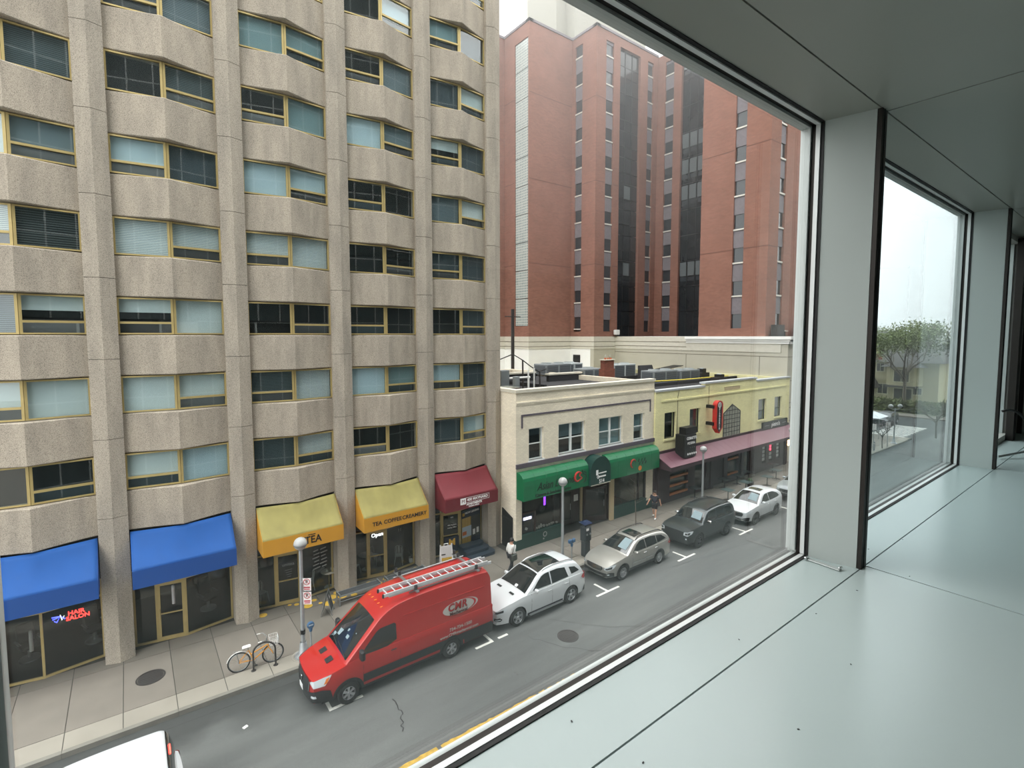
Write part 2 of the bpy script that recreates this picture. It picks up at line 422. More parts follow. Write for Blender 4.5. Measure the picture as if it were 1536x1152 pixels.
# ------------------------------------------------------------------ outside face of the camera's own building
def own_facade():
    m, nt, N, L, b = node_mat('own_facade')
    g = N.new('ShaderNodeNewGeometry'); sx = N.new('ShaderNodeSeparateXYZ'); L.new(g.outputs['Position'], sx.inputs[0])
    cb = N.new('ShaderNodeCombineXYZ'); L.new(sx.outputs[0], cb.inputs[0]); L.new(sx.outputs[2], cb.inputs[1])
    t = N.new('ShaderNodeTexBrick'); t.offset = 0; L.new(cb.outputs[0], t.inputs['Vector'])
    t.inputs['Scale'].default_value = 1; t.inputs['Brick Width'].default_value = 1.51; t.inputs['Row Height'].default_value = 1.8
    t.inputs['Mortar Size'].default_value = .045; t.inputs['Mortar Smooth'].default_value = 0
    t.inputs['Color1'].default_value = (*lin((52,64,66)), 1); t.inputs['Color2'].default_value = (*lin((70,82,82)), 1)
    t.inputs['Mortar'].default_value = (*lin((176,180,178)), 1)
    L.new(t.outputs[0], b.inputs['Base Color']); b.inputs['Roughness'].default_value = .25
    up = MB().box(-9, 75, .2, 1.19, CEIL+.13, 40.0)
    struct('wall_upper', up, m)
    lo = MB().box(-9, 75, .2, 1.15, -.15, DECK-.13); lo.box(-9, -6.6, .2, 1.15, DECK-.13, CEIL+.13); lo.box(9.7, 75, .2, 1.15, DECK-.13, CEIL+.13)
    struct('wall_lower', lo, m)
own_facade()
# ------------------------------------------------------------------ street
ROADZ = -.15
def curb_y(x): return 17.95-.03*min(max(x, -8), 18)-(.004*max(0, x-18))
def ground():
    # asphalt
    m, nt, N, L, b = node_mat('asphalt')
    g = N.new('ShaderNodeNewGeometry')
    n1 = N.new('ShaderNodeTexNoise'); n1.inputs['Scale'].default_value = 45; n1.inputs['Detail'].default_value = 3; L.new(g.outputs['Position'], n1.inputs[0])
    mp = N.new('ShaderNodeMapping'); mp.inputs['Scale'].default_value = (.12, .9, 1); L.new(g.outputs['Position'], mp.inputs[0])
    n2 = N.new('ShaderNodeTexNoise'); n2.inputs['Scale'].default_value = 1.2; n2.inputs['Detail'].default_value = 7; L.new(mp.outputs[0], n2.inputs[0])
    r1 = N.new('ShaderNodeValToRGB'); L.new(n1.outputs[0], r1.inputs[0]); r1.color_ramp.elements[0].position = .3; r1.color_ramp.elements[1].position = .75
    r1.color_ramp.elements[0].color = (.78,.78,.78,1); r1.color_ramp.elements[1].color = (1.15,1.15,1.15,1)
    r2 = N.new('ShaderNodeValToRGB'); L.new(n2.outputs[0], r2.inputs[0]); r2.color_ramp.elements[0].position = .3; r2.color_ramp.elements[1].position = .7
    r2.color_ramp.elements[0].color = (*lin((82,84,83)),1); r2.color_ramp.elements[1].color = (*lin((103,105,103)),1)
    # darker oily parking lane beside the kerb
    sx = N.new('ShaderNodeSeparateXYZ'); L.new(g.outputs['Position'], sx.inputs[0])
    n3 = N.new('ShaderNodeTexNoise'); n3.inputs['Scale'].default_value = .9; n3.inputs['Detail'].default_value = 6; L.new(g.outputs['Position'], n3.inputs[0])
    ad = N.new('ShaderNodeMath'); ad.operation = 'MULTIPLY_ADD'; L.new(n3.outputs[0], ad.inputs[0]); ad.inputs[1].default_value = 2.2; L.new(sx.outputs[1], ad.inputs[2])
    mr = N.new('ShaderNodeMapRange'); L.new(ad.outputs[0], mr.inputs[0]); mr.inputs[1].default_value = 17.2; mr.inputs[2].default_value = 18.1; mr.inputs[3].default_value = 1; mr.inputs[4].default_value = .48
    a = N.new('ShaderNodeMix'); a.data_type = 'RGBA'; a.blend_type = 'MULTIPLY'; a.inputs[0].default_value = 1; L.new(r1.outputs[0], a.inputs[6]); L.new(r2.outputs[0], a.inputs[7])
    c = N.new('ShaderNodeMix'); c.data_type = 'RGBA'; c.blend_type = 'MULTIPLY'; c.inputs[0].default_value = 1; L.new(a.outputs[2], c.inputs[6]); L.new(mr.outputs[0], c.inputs[7])
    L.new(c.outputs[2], b.inputs['Base Color']); b.inputs['Roughness'].default_value = .8; b.inputs['Specular IOR Level'].default_value = .3
    bp = N.new('ShaderNodeBump'); bp.inputs['Strength'].default_value = .3; bp.inputs['Distance'].default_value = .01; L.new(n1.outputs[0], bp.inputs['Height']); L.new(bp.outputs[0], b.inputs['Normal'])
    mat('sidewalk_concrete', (118,112,103), .9, var=.07, vscale=1.3, bump=.15, bscale=40)
    mat('sidewalk_pale', (142,137,126), .9, var=.06, vscale=1.3, bump=.15, bscale=40)
    mat('sidewalk_dull', (109,104,95), .9, var=.08, vscale=1.5, bump=.15, bscale=40)
    mat('sidewalk_joint', (62,60,55), .95)
    mat('curb_concrete', (118,115,107), .9, var=.1, vscale=3)
    mat('yellow_line', (176,146,68), .8, var=.2, vscale=9)
    mat('iron', (46,42,40), .7, var=.15, vscale=20)
    road = struct('road', MB().box(-60, 140, 3.2, 19.2, -.6, ROADZ), 'asphalt')
    struct('ground', MB().box(-120, 400, -80, 300, -1.2, -.61), 'curb_concrete')
    # near-side pavement below the camera
    struct('sidewalk', MB().box(-60, 140, 1.2, 3.2, -.6, 0), 'sidewalk_concrete')
    # far pavement: bed with separate slabs and a kerb
    xs = [-7.3+1.352*k for k in range(21)]+[21.6+1.5*k for k in range(33)]
    bed = MB(); 
    for a, bb in zip(xs, xs[1:]):
        bed.add([(a,curb_y(a)+.06,-.3),(bb,curb_y(bb)+.06,-.3),(bb,29,-.3),(a,29,-.3),(a,curb_y(a)+.06,-.012),(bb,curb_y(bb)+.06,-.012),(bb,29,-.012),(a,29,-.012)],
                [(4,5,6,7),(0,1,5,4)])
    bed = struct('sidewalk', bed, 'sidewalk_joint')
    rs = random.Random(5); gap = .010
    def slab(a, bb, f0, f1, mt):
        p = [(a+gap, f0(a)+gap), (bb-gap, f0(bb)+gap), (bb-gap, f1(bb)-gap), (a+gap, f1(a)-gap)]
        MB().prism(p, -.1, rs.uniform(-.002, .002)).build('slab', mt, bed)
    for a, bb in zip(xs, xs[1:]):
        c0 = lambda x: curb_y(x)+.15
        c1 = lambda x: curb_y(x)+.95
        slab(a, bb, c0, c1, 'sidewalk_pale')
        if bb < 16.5:
            c2 = lambda x: 21.86-.045*(x+2) if x < 3 else 21.64
            slab(a, bb, c1, c2, rs.choice(['sidewalk_concrete','sidewalk_concrete','sidewalk_dull']))
            m_ = c2
            slab(a, bb, m_, lambda x: 22.95, 'sidewalk_dull')
        elif bb < 46.5:
            mid = lambda x: lerp(curb_y(x)+.95, 20.75, .5)
            slab(a, bb, c1, mid, rs.choice(['sidewalk_concrete','sidewalk_concrete','sidewalk_dull']))
            slab(a, bb, mid, lambda x: 20.8 if x < 20 or x > 24 else 22.4, rs.choice(['sidewalk_concrete','sidewalk_dull']))
        else:
            mid = lambda x: 19.2
            slab(a, bb, c1, mid, 'sidewalk_concrete'); slab(a, bb, mid, lambda x: 22, 'sidewalk_concrete')
    kb = None
    kroot = struct('curb', MB().box(-8, 64, 17.0, 17.02, -.5, -.45), 'curb_concrete')
    for a, bb in zip(xs[::2], xs[2::2]):
        k = MB(); p = [(a+.004, curb_y(a)), (bb-.004, curb_y(bb)), (bb-.004, curb_y(bb)+.155), (a+.004, curb_y(a)+.155)]
        k.prism(p, -.3, .004); k.build('curb_stone', 'curb_concrete', kroot)
        gq = MB(); gq.prism([(a, curb_y(a)-.42), (bb, curb_y(bb)-.42), (bb, curb_y(bb)), (a, curb_y(a))], -.3, ROADZ+.004); gq.build('gutter', 'asphalt', kroot)
    # worn yellow line, broken at its edges
    y = MB(); x = -20; r2 = random.Random(2)
    top = []; bot = []
    while x < 80:
        sk = -.022*(x-6); top.append((x, 12.10+sk+r2.uniform(-.03,.02), ROADZ+.004)); bot.append((x, 11.96+sk+r2.uniform(-.012,.012), ROADZ+.004)); x += .12
    n = len(top); y.add(bot+top, [(i,i+1,n+i+1,n+i) for i in range(n-1) if r2.random() > .03])
    yo = y.build('road_marking_line', 'yellow_line', road)
    # parking bay ticks
    ticks = [(4.58,15.37,'L'),(10.64,15.2,'J'),(17.02,15.08,'T'),(22.99,14.97,'T'),(28.85,14.85,'T'),(35.0,14.8,'T')]
    for x, yy, k in ticks:
        t = MB(); w = .055
        if k == 'L': t.box(x-.03, x+1.05, yy-w, yy+w, ROADZ, ROADZ+.005); t.box(x-.03, x+.08, yy+w, yy+.95, ROADZ, ROADZ+.005)
        elif k == 'J': t.box(x-.75, x+.05, yy-w, yy+w, ROADZ, ROADZ+.005); t.box(x-.06, x+.05, yy+w, yy+.85, ROADZ, ROADZ+.005); t.box(x+.3, x+.75, yy-w+.02, yy+w+.02, ROADZ, ROADZ+.005)
        else: t.box(x-.75, x+.75, yy-w, yy+w, ROADZ, ROADZ+.005); t.box(x-.06, x+.06, yy+w, yy+.85, ROADZ, ROADZ+.005)
        t.build('bay_tick', 'road_white', road)
    # cracks
    def crack(pts, wd, seed):
        rr = random.Random(seed); q = []
        for (a, b2) in zip(pts, pts[1:]):
            for i in range(6):
                t = i/6; q.append((lerp(a[0],b2[0],t)+rr.uniform(-.05,.05), lerp(a[1],b2[1],t)+rr.uniform(-.05,.05)))
        q.append(pts[-1]); c = MB()
        for (x0,y0),(x1,y1) in zip(q, q[1:]):
            dx, dy = x1-x0, y1-y0; l = math.hypot(dx,dy) or 1; nx, ny = -dy/l*wd, dx/l*wd
            c.quad((x0-nx,y0-ny,ROADZ+.003),(x1-nx,y1-ny,ROADZ+.003),(x1+nx,y1+ny,ROADZ+.003),(x0+nx,y0+ny,ROADZ+.003))
        c.build('crack', 'black', road)
    crack([(6.35,14.6),(6.3,13.9),(6.0,13.2)], .014, 1); crack([(11.9,14.6),(12.6,13.2),(13.6,12.2)], .010, 2)
    crack([(13.4,15.0),(14.8,13.2),(16.5,12.0)], .009, 3); crack([(21.5,14.8),(25,14.2),(29,13.8)], .012, 4); crack([(30,13),(38,12.6)], .03, 5)
    for k, (cx, cy, r, z, nm, lb, roadside) in enumerate([(13.18,13.69,.42,ROADZ,'manhole_cover','round iron manhole cover set in the asphalt lane beside the white suv',1),
                                     (.19,20.37,.42,0.0,'manhole_cover','dark round iron manhole cover in the pavement before the blue awnings',0),
                                     (12.9,19.55,.40,0.0,'manhole_cover','round iron cover in the pavement behind the red van tail',0)]):
        t = thing(nm, lb, 'manhole', (cx, cy, z))
        c = MB(); c.lathe([(.001, .008),(r*.86,.008),(r*.86,.004)], (cx,cy,z), 28); c.build('lid', 'iron', t)
        c = MB(); c.lathe([(r*.89,.003),(r*.89,.010),(r,.010),(r,.0)], (cx,cy,z), 28); c.build('rim', 'iron', t)
        d = MB()
        for i in range(-3, 4):
            hw = math.sqrt(max(0, (r*.78)**2-(i*.1*r/.42)**2)); d.box(cx-hw, cx+hw, cy+i*.1*r/.42-.012, cy+i*.1*r/.42+.012, z+.008, z+.011)
        d.build('tread_rib', 'iron', t)
    o = MB().cbox((2.35,16.2,ROADZ+.01), (.14,.10,.02), rz=.4, bev=.004).build('paper_scrap', 'white_paint')
    tag(o, 'scrap of white paper lying on the dark asphalt before the red van', 'litter')
    # yellow dots painted on the pavement before the tea shops
    mat('dot_yellow', (216,176,62), .8, var=.1, vscale=12)
    dr = random.Random(4)
    dots = [(4.02,22.2,.16),(5.7,21.83,.19),(5.35,22.25,.1),(6.05,22.15,.11),(6.5,21.5,.22),(6.75,21.95,.2),(7.05,22.2,.15),(7.15,21.75,.2),(6.2,21.75,.08),(8.54,22.2,.13),(8.85,21.9,.2),(9.3,22.1,.12),(10.3,22.05,.14),(10.97,22.2,.16),(11.5,22.3,.12),(7.6,21.55,.14),(5.1,22.38,.08)]
    for x, yy, r in dots:
        d = MB(); d.lathe([(.001,.0045),(r,.0045),(r,.0)], (x,yy,0.002), 18, smooth=False); d.build('painted_dot', 'dot_yellow', bed)
ground()
# ------------------------------------------------------------------ concrete apartment block across the street
PIER_X = [-4.68+4.063*k for k in range(6)]            # pier ridges
BAYS = [(PIER_X[k]+.42, PIER_X[k+1]-.42) for k in range(5)]
ROW0, STOREY, WIN_H = 6.06, 2.75, 1.28
def shade_mats():
    mat('shade_white', (214,222,222), .8); mat('shade_cool', (196,214,222), .8); mat('shade_teal', (132,156,160), .8)
    mat('shade_mid', (118,132,138), .8); mat('shade_dark', (66,76,82), .8); mat('shade_bright', (232,236,236), .7)
    stripe_mat('blind_white', (226,230,230), (162,172,176), .06); stripe_mat('blind_mid', (124,136,142), (70,80,84), .06)
    stripe_mat('blind_dark', (78,90,94), (22,28,30), .06); stripe_mat('blind_black', (92,98,98), (12,13,14), .075, duty=.35)
shade_mats()
SH = {'W':'shade_white','C':'shade_cool','T':'shade_teal','M':'shade_mid','D':None,'K':'shade_dark','B':'shade_bright','w':'blind_white','m':'blind_mid','d':'blind_dark','k':'blind_black'}
# per row from the awnings upward: bay 1..5, left and right light ('H' = half drawn)
SHADES = [['DD','WC','dw','DD','KC'],
          ['WW','WW','dw','CT','CK'],
          ['mh','hW','DD','DD','DK'],
          ['wk','ww','ww','DD','KK'],
          ['WM','CK','CC','DD','mB'],
          ['Wd','Dd','DT','CM','hK'],
          ['DD','dm','TT','Dm','KW'],
          ['WD','wm','CW','DC','TK'],
          ['DW','CD','DW','WD','KC'],
          ['WD','DC','WD','CD','WD']]
def apartments():
    root = thing('apartment_building', 'tall pale concrete apartment block with zigzag panels and gold-framed windows', 'building', (5.5, 23, 0))
    # core behind the windows and side walls
    c = MB(); c.box(PIER_X[0]-.4, 16.02, 22.62, 40, 4.5, 30.3); c.box(15.5, 16.02, 22.3, 40, 0, 4.5); c.box(PIER_X[0]-.4, 16.02, 27.0, 40, 0, 4.5)
    c.build('core', 'concrete_pier', root)
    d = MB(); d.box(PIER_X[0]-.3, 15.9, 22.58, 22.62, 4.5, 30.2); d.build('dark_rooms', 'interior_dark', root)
    # piers: stacked precast segments with a ridge
    def pier_mesh(h):
        b = MB(); b.prism([(-.42,.16),(0,0),(.42,.16),(.42,.75),(-.42,.75)], .008, h-.008); return b.mesh('pier_panel', 'concrete_pier')
    base = pier_mesh(5.21); full = pier_mesh(STOREY)
    for k, x in enumerate(PIER_X):
        link_mesh('pier_panel', base, root, Vector((x, 21.92, 0))-OFF[root.name])
        for i in range(9):
            link_mesh('pier_panel', full, root, Vector((x, 21.92, 5.21+i*STOREY))-OFF[root.name])
    g = MB()
    for x in PIER_X: g.box(x-.4, x+.4, 22.10, 22.6, 0, 29.9)
    g.build('joint_backing', 'joint_dark', root)
    # spandrels, one panel per bay and storey, folded outwards in the middle
    W = BAYS[1][1]-BAYS[1][0]; hw = W/2
    def spandrel(h):
        b = MB(); n = 10
        def prof(t):                                     # t 0..1 across; fold depth
            d = .50*(1-abs(2*t-1))**1.3; return d
        fr = [(-hw+W*i/(2*n), -prof(i/(2*n))) for i in range(2*n+1)]
        rows = [(0, .035), (.03, 0), (h-.03, 0), (h, .035)]
        vs = []; fs = []
        for z, k in rows: vs += [(x, y+k, z) for x, y in fr]
        m = 2*n+1
        for r in range(3):
            for i in range(2*n): fs.append((r*m+i, r*m+i+1, (r+1)*m+i+1, (r+1)*m+i))
        o = len(vs); vs += [(x, .32, 0) for x, _ in fr]+[(x, .32, h) for x, _ in fr]
        for i in range(2*n):
            fs.append((i+1, i, o+i, o+i+1)); fs.append((3*m+i, 3*m+i+1, o+m+i+1, o+m+i))
        b.add(vs, fs, 0, True); b.f.append([0, m, 2*m, 3*m, o+m, o]); b.mi.append(0); b.sm.append(False)
        e = 2*n; b.f.append([o+e, o+m+e, 3*m+e, 2*m+e, m+e, e]); b.mi.append(0); b.sm.append(False)
        return b.mesh('spandrel_panel', 'concrete_facade', sharp=16)
    sp_low = spandrel(1.44); sp = spandrel(STOREY-WIN_H-.06)
    frames = {}; OFFR = OFF[root.name]
    A0, AM = 22.30-22.0, 22.10-22.0                      # window plane: ends and mullion
    def half_map(side):
        x0, y0, x1, y1 = (-hw, A0, 0, AM) if side == 0 else (0, AM, hw, A0)
        L = math.hypot(x1-x0, y1-y0); ux, uy = (x1-x0)/L, (y1-y0)/L; nx, ny = uy, -ux   # outward normal
        return (lambda u, v, z: (x0+ux*u+nx*v, y0+uy*u+ny*v, z)), L
    def bar(b, f, u0, u1, z0, z1, v0, v1):
        p = [f(u0,v1,z0),f(u1,v1,z0),f(u1,v0,z0),f(u0,v0,z0),f(u0,v1,z1),f(u1,v1,z1),f(u1,v0,z1),f(u0,v0,z1)]
        b.add(p, [(0,3,2,1),(4,5,6,7),(0,1,5,4),(1,2,6,5),(2,3,7,6),(3,0,4,7)])
    TR = .40                                             # hopper height
    def win_meshes(split):
        fr = MB(); panes = []; blinds = []
        for side in (0, 1):
            f, L = half_map(side); t = .05
            bar(fr, f, 0, L, 0, t, -.03, .05); bar(fr, f, 0, L, WIN_H-t, WIN_H, -.03, .05)
            e0 = .0 if side else 0; w0, w1 = (.055, .075) if side == 0 else (.075, .055)
            bar(fr, f, 0, w0, t, WIN_H-t, -.03, .05); bar(fr, f, L-w1, L, t, WIN_H-t, -.03, .05)
            ranges = [(t, WIN_H-t)]
            if side == split:
                bar(fr, f, w0, L-w1, TR-.03, TR+.045, -.03, .06); ranges = [(TR+.045, WIN_H-t), (t, TR-.03)]
            for (a, c2) in ranges:
                p = MB(); bar(p, f, w0, L-w1, a, c2, -.006, .004); panes.append(p.mesh('pane', 'pane_glass'))
            z0 = ranges[0][0]
            for half in (0, 1):
                q = MB(); bar(q, f, w0-.02, L-w1+.02, lerp(z0, WIN_H-t, .42) if half else z0-.02, WIN_H-t+.02, -.14, -.135)
                blinds.append(q.mesh('blind', 'shade_white'))
            if side == split:
                q = MB(); bar(q, f, w0-.02, L-w1+.02, 0, TR, -.20, -.195); blinds.append(q.mesh('hopper_panel', 'shade_dark'))
        return fr.mesh('window', 'anodised_gold'), panes, blinds
    wm = [win_meshes(0), win_meshes(1)]
    mat('hopper_grey', (92,90,92), .8); mat('hopper_light', (130,130,132), .8)
    rs = random.Random(11)
    for r in range(9):
        z = ROW0+r*STOREY
        for k, (xl, xr) in enumerate(BAYS):
            xm = (xl+xr)/2; loc = Vector((xm, 22.0, z))-OFFR
            split = (r+k) % 2 if True else 0
            split = 0 if (r+k) % 2 == 1 else 1
            fme, panes, bl = wm[split]
            wob = link_mesh('window', fme, root, loc)
            for pm in panes: link_mesh('pane', pm, wob)
            code = SHADES[r][k]
            i = 0
            for side in (0, 1):
                ch = code[side]; full_m, half_m = bl[i], bl[i+1]; i += 2
                if ch == 'h': link_mesh('blind', half_m, wob, mats=['shade_white'])
                elif SH[ch]: link_mesh('blind', full_m, wob, mats=[SH[ch]])
                if side == split:
                    link_mesh('hopper_panel', bl[i], wob, mats=[rs.choice(['hopper_grey','hopper_light','hopper_grey','shade_dark'])]); i += 1
            if r == 0: link_mesh('spandrel_panel', sp_low, root, Vector((xm, 22.26, 4.59))-OFFR)
            link_mesh('spandrel_panel', sp, root, Vector((xm, 22.26, z+WIN_H+.03))-OFFR)
    # ---- ground floor: one glazed storefront per bay, folded like the facade
    mat('store_floor', (40,39,37), .7); mat('store_wall', (26,26,26), .85)
    def shop(k, mull, door):
        xl, xr = BAYS[k]; xm = (xl+xr)/2
        def Y(x): return 22.78-.28*(1-abs((x-xm)/(xr-xm)))
        fr = MB(); panes = []
        H = 3.0
        def vbar(x, w=.07, z0=0., z1=H, d=.10): fr.box(x-w/2, x+w/2, Y(x)-d/2, Y(x)+d/2, z0, z1)
        xs = [xl+.035]+mull+[xr-.035]
        for x in xs: vbar(x)
        if xm not in mull: xs = sorted(xs+[xm])
        for a, b in zip(xs, xs[1:]):
            for z0, z1, d in ((.0, .07, .09), (2.25, 2.31, .09), (H-.05, H, .09)):
                p = [(a, Y(a)-d/2), (b, Y(b)-d/2), (b, Y(b)+d/2), (a, Y(a)+d/2)]; fr.prism(p, z0, z1)
        so = fr.build('storefront', 'anodised_gold', root)
        for a, b in zip(xs, xs[1:]):
            if door and a >= door[0]-.06 and b <= door[1]+.06: 
                q = MB(); q.prism([(a,Y(a)-.005),(b,Y(b)-.005),(b,Y(b)+.005),(a,Y(a)+.005)], 2.31, H-.05); q.build('pane', 'store_glass', so); continue
            q = MB(); q.prism([(a,Y(a)-.005),(b,Y(b)-.005),(b,Y(b)+.005),(a,Y(a)+.005)], .07, 2.25); q.build('pane', 'store_glass', so)
            q = MB(); q.prism([(a,Y(a)-.005),(b,Y(b)-.005),(b,Y(b)+.005),(a,Y(a)+.005)], 2.31, H-.05); q.build('pane', 'store_glass', so)
        if door:
            a, b = door; d = MB(); th = .05
            def seg(x0, x1, z0, z1): d.prism([(x0,Y(x0)-th/2-.01),(x1,Y(x1)-th/2-.01),(x1,Y(x1)+th/2),(x0,Y(x0)+th/2)], z0, z1)
            seg(a, a+.09, .02, 2.24); seg(b-.09, b, .02, 2.24); seg(a+.09, b-.09, .02, .14); seg(a+.09, b-.09, 2.13, 2.24); seg(a+.09, b-.09, 1.02, 1.06)
            do = d.build('door', 'anodised_gold', root)
            q = MB(); q.prism([(a+.09,Y(a)-.004),(b-.09,Y(b)-.004),(b-.09,Y(b)+.004),(a+.09,Y(a)+.004)], .14, 2.13); q.build('pane', 'store_glass', do)
            h = MB(); h.tube([(a+.05, Y(a)-.09, .85),(a+.05, Y(a)-.09, 1.25)], .018, 8); h.cbox((a+.05,Y(a)-.05,1.05),(.06,.08,.22), bev=.01); h.build('handle', 'anodised_gold', do)
        # room behind
        s = MB(); s.box(xl-.1, xr+.1, 22.5, 27, -.02, .004); s.build('shop_floor', 'store_floor', root)
        s = MB(); s.box(xl-.36, xl-.3, 22.6, 27, 0, 4.5); s.box(xr+.3, xr+.36, 22.6, 27, 0, 4.5); s.box(xl-.3, xr+.3, 26.9, 27, 0, 4.5); s.box(xl-.3, xr+.3, 22.6, 27, 3.05, 3.2); s.box(xl-.05, xr+.05, 22.4, 22.95, 3.02, 4.6)
        s.build('shop_wall', 'store_wall', root)
    mids = [(a+b)/2 for a, b in BAYS]
    shop(0, [mids[0]], None)
    shop(1, [.50, mids[1]], (.53, mids[1]-.03))
    shop(2, [4.62, 5.62], (4.65, 5.59))
    shop(3, [8.66, mids[3]], (8.69, mids[3]-.03))
    shop(4, [12.62, 13.70], (12.66, 13.66))
    return root
apartments()

# ------------------------------------------------------------------ awnings on the block
def awning(k, top_m, val_m, label, sag=.12):
    xl, xr = BAYS[k]; xl += .03; xr -= .03; xm = (xl+xr)/2
    t = thing('awning', label, 'awning', (xm, 21.9, 2.84), group='storefront awnings of the concrete block')
    YF, ZT, ZF, ZB = 21.12, 4.55, 3.48, 2.84
    def back(x): return 22.18-.34*(1-abs((x-xm)/(xr-xm))**1.1)
    def top(u, v):
        x = lerp(xl, xr, u); y = lerp(back(x), YF, v); z = lerp(ZT, ZF, v)-sag*math.sin(PI*v)*(.6+.4*math.sin(PI*u))
        return (x, y, z)
    b = MB(); b.grid(top, 22, 10, flip=True)
    c = b.build('canopy', top_m, t, sharp=60)
    s = c.modifiers.new('thick', 'SOLIDIFY'); s.thickness = .012; s.offset = -1
    v = MB(); v.box(xl, xr, YF-.012, YF, ZB, ZF); v.build('valance', val_m, t)
    for x in (xl, xr-.012):
        e = MB(); pts = [(back(x if x == xl else xr), ZT)]+[(lerp(back(x if x == xl else xr), YF, q), top(0, q)[2]) for q in (.25,.5,.75)]+[(YF, ZF), (YF, ZB), (22.15, ZB+.02)]
        e.xprism(pts, x, x+.012); e.build('end_panel', val_m, t)
    fr = MB(); fr.tube([(xl+.03,YF+.04,ZB+.03),(xr-.03,YF+.04,ZB+.03)], .015, 6); fr.tube([(xl+.03,YF+.04,ZF-.04),(xr-.03,YF+.04,ZF-.04)], .015, 6); fr.build('frame_tube', 'galv', t)
    return t, YF-.012, xm
def awnings():
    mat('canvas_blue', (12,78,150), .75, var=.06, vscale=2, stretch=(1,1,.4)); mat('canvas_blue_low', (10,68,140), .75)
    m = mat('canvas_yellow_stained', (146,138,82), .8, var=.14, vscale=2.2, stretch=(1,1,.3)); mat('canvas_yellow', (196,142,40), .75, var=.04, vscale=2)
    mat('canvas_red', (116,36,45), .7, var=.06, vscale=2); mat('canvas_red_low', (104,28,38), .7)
    mat('ink_black', (26,24,22), .6); mat('ink_white', (240,240,238), .6)
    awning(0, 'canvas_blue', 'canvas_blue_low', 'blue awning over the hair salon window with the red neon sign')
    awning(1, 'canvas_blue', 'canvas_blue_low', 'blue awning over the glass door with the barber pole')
    t, y, xm = awning(2, 'canvas_yellow_stained', 'canvas_yellow', 'stained yellow awning behind the lamp post, lettered with the one word TEA')
    text('TEA', .42, (xm+.32, y-.004, 3.13), 'ink_black', t, bold=.008, sx=.9); MB().box(xm+.12, xm+.42, y-.006, y-.001, 3.34, 3.375).build('accent_bar', 'ink_black', t)
    t, y, xm = awning(3, 'canvas_yellow_stained', 'canvas_yellow', 'stained yellow awning lettered TEA COFFEE CREAMERY')
    for s, x in (('TEA', -.98), ('COFFEE', -.24), ('CREAMERY', .84)): text(s, .25, (xm+x, y-.004, 3.14), 'ink_black', t, bold=.005)
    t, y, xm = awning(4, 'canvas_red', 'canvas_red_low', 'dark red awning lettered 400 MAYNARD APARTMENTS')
    lg = MB(); lg.box(xm-.72, xm-.40, y-.006, y-.001, 3.08, 3.40); lg.build('logo_square', 'ink_white', t)
    text('M', .24, (xm-.56, y-.010, 3.24), 'canvas_red_low', t, name='logo_letter')
    fr = MB()
    for x0, x1, z0, z1 in ((xm-.40, xm+1.02, 3.385, 3.40), (xm-.40, xm+1.02, 3.14, 3.155), (xm+1.005, xm+1.02, 3.14, 3.40)): fr.box(x0, x1, y-.006, y-.001, z0, z1)
    fr.build('logo_outline', 'ink_white', t)
    text('400 MAYNARD', .19, (xm+.30, y-.004, 3.27), 'ink_white', t, bold=.004); text('APARTMENTS', .15, (xm+.10, y-.004, 3.05), 'ink_white', t, bold=.006); text('LEASING OFFICE', .085, (xm+.08, y-.004, 2.93), 'ink_white', t, bold=.003)
awnings()

# ------------------------------------------------------------------ things in and on the shop fronts
def cafe_chair(loc, rz, label):
    t = thing('cafe_chair', label, 'chair', loc, rz, 'metal cafe chairs inside the tea shops', world=False)
    s = MB(); s.cbox((0,0,.45), (.36,.36,.03), bev=.015); s.build('seat', 'chair_metal', t)
    b = MB(); b.tube([(-.17,.16,.45),(-.19,.19,.65),(-.17,.21,.80),(-.08,.22,.86),(.08,.22,.86),(.17,.21,.80),(.19,.19,.65),(.17,.16,.45)], .016, 8)
    b.box(-.05,.05,.175,.19,.46,.85); b.box(-.14,-.10,.175,.19,.46,.8); b.box(.10,.14,.175,.19,.46,.8); b.build('backrest', 'chair_metal', t)
    for sx in (-1, 1):
        for sy in (-1, 1):
            l = MB(); l.tube([(sx*.15,sy*.15,.45),(sx*.21,sy*.21,0)], [.03,.014], 6); l.build('leg', 'chair_metal', t)
    return t
def cafe_table(loc, label):
    t = thing('cafe_table', label, 'table', loc, 0, 'round cafe tables inside the tea shops', world=False)
    MB().lathe([(.001,.76),(.34,.76),(.36,.745),(.34,.73),(.001,.73)], n=26).build('table_top', 'table_top_pale', t)
    MB().lathe([(.028,.73),(.024,.05),(.05,.03)], n=12).build('stem', 'anodised_gold', t)
    MB().lathe([(.001,.04),(.20,.03),(.22,0),(.001,0)], n=20).build('base', 'chair_metal', t)
    return t
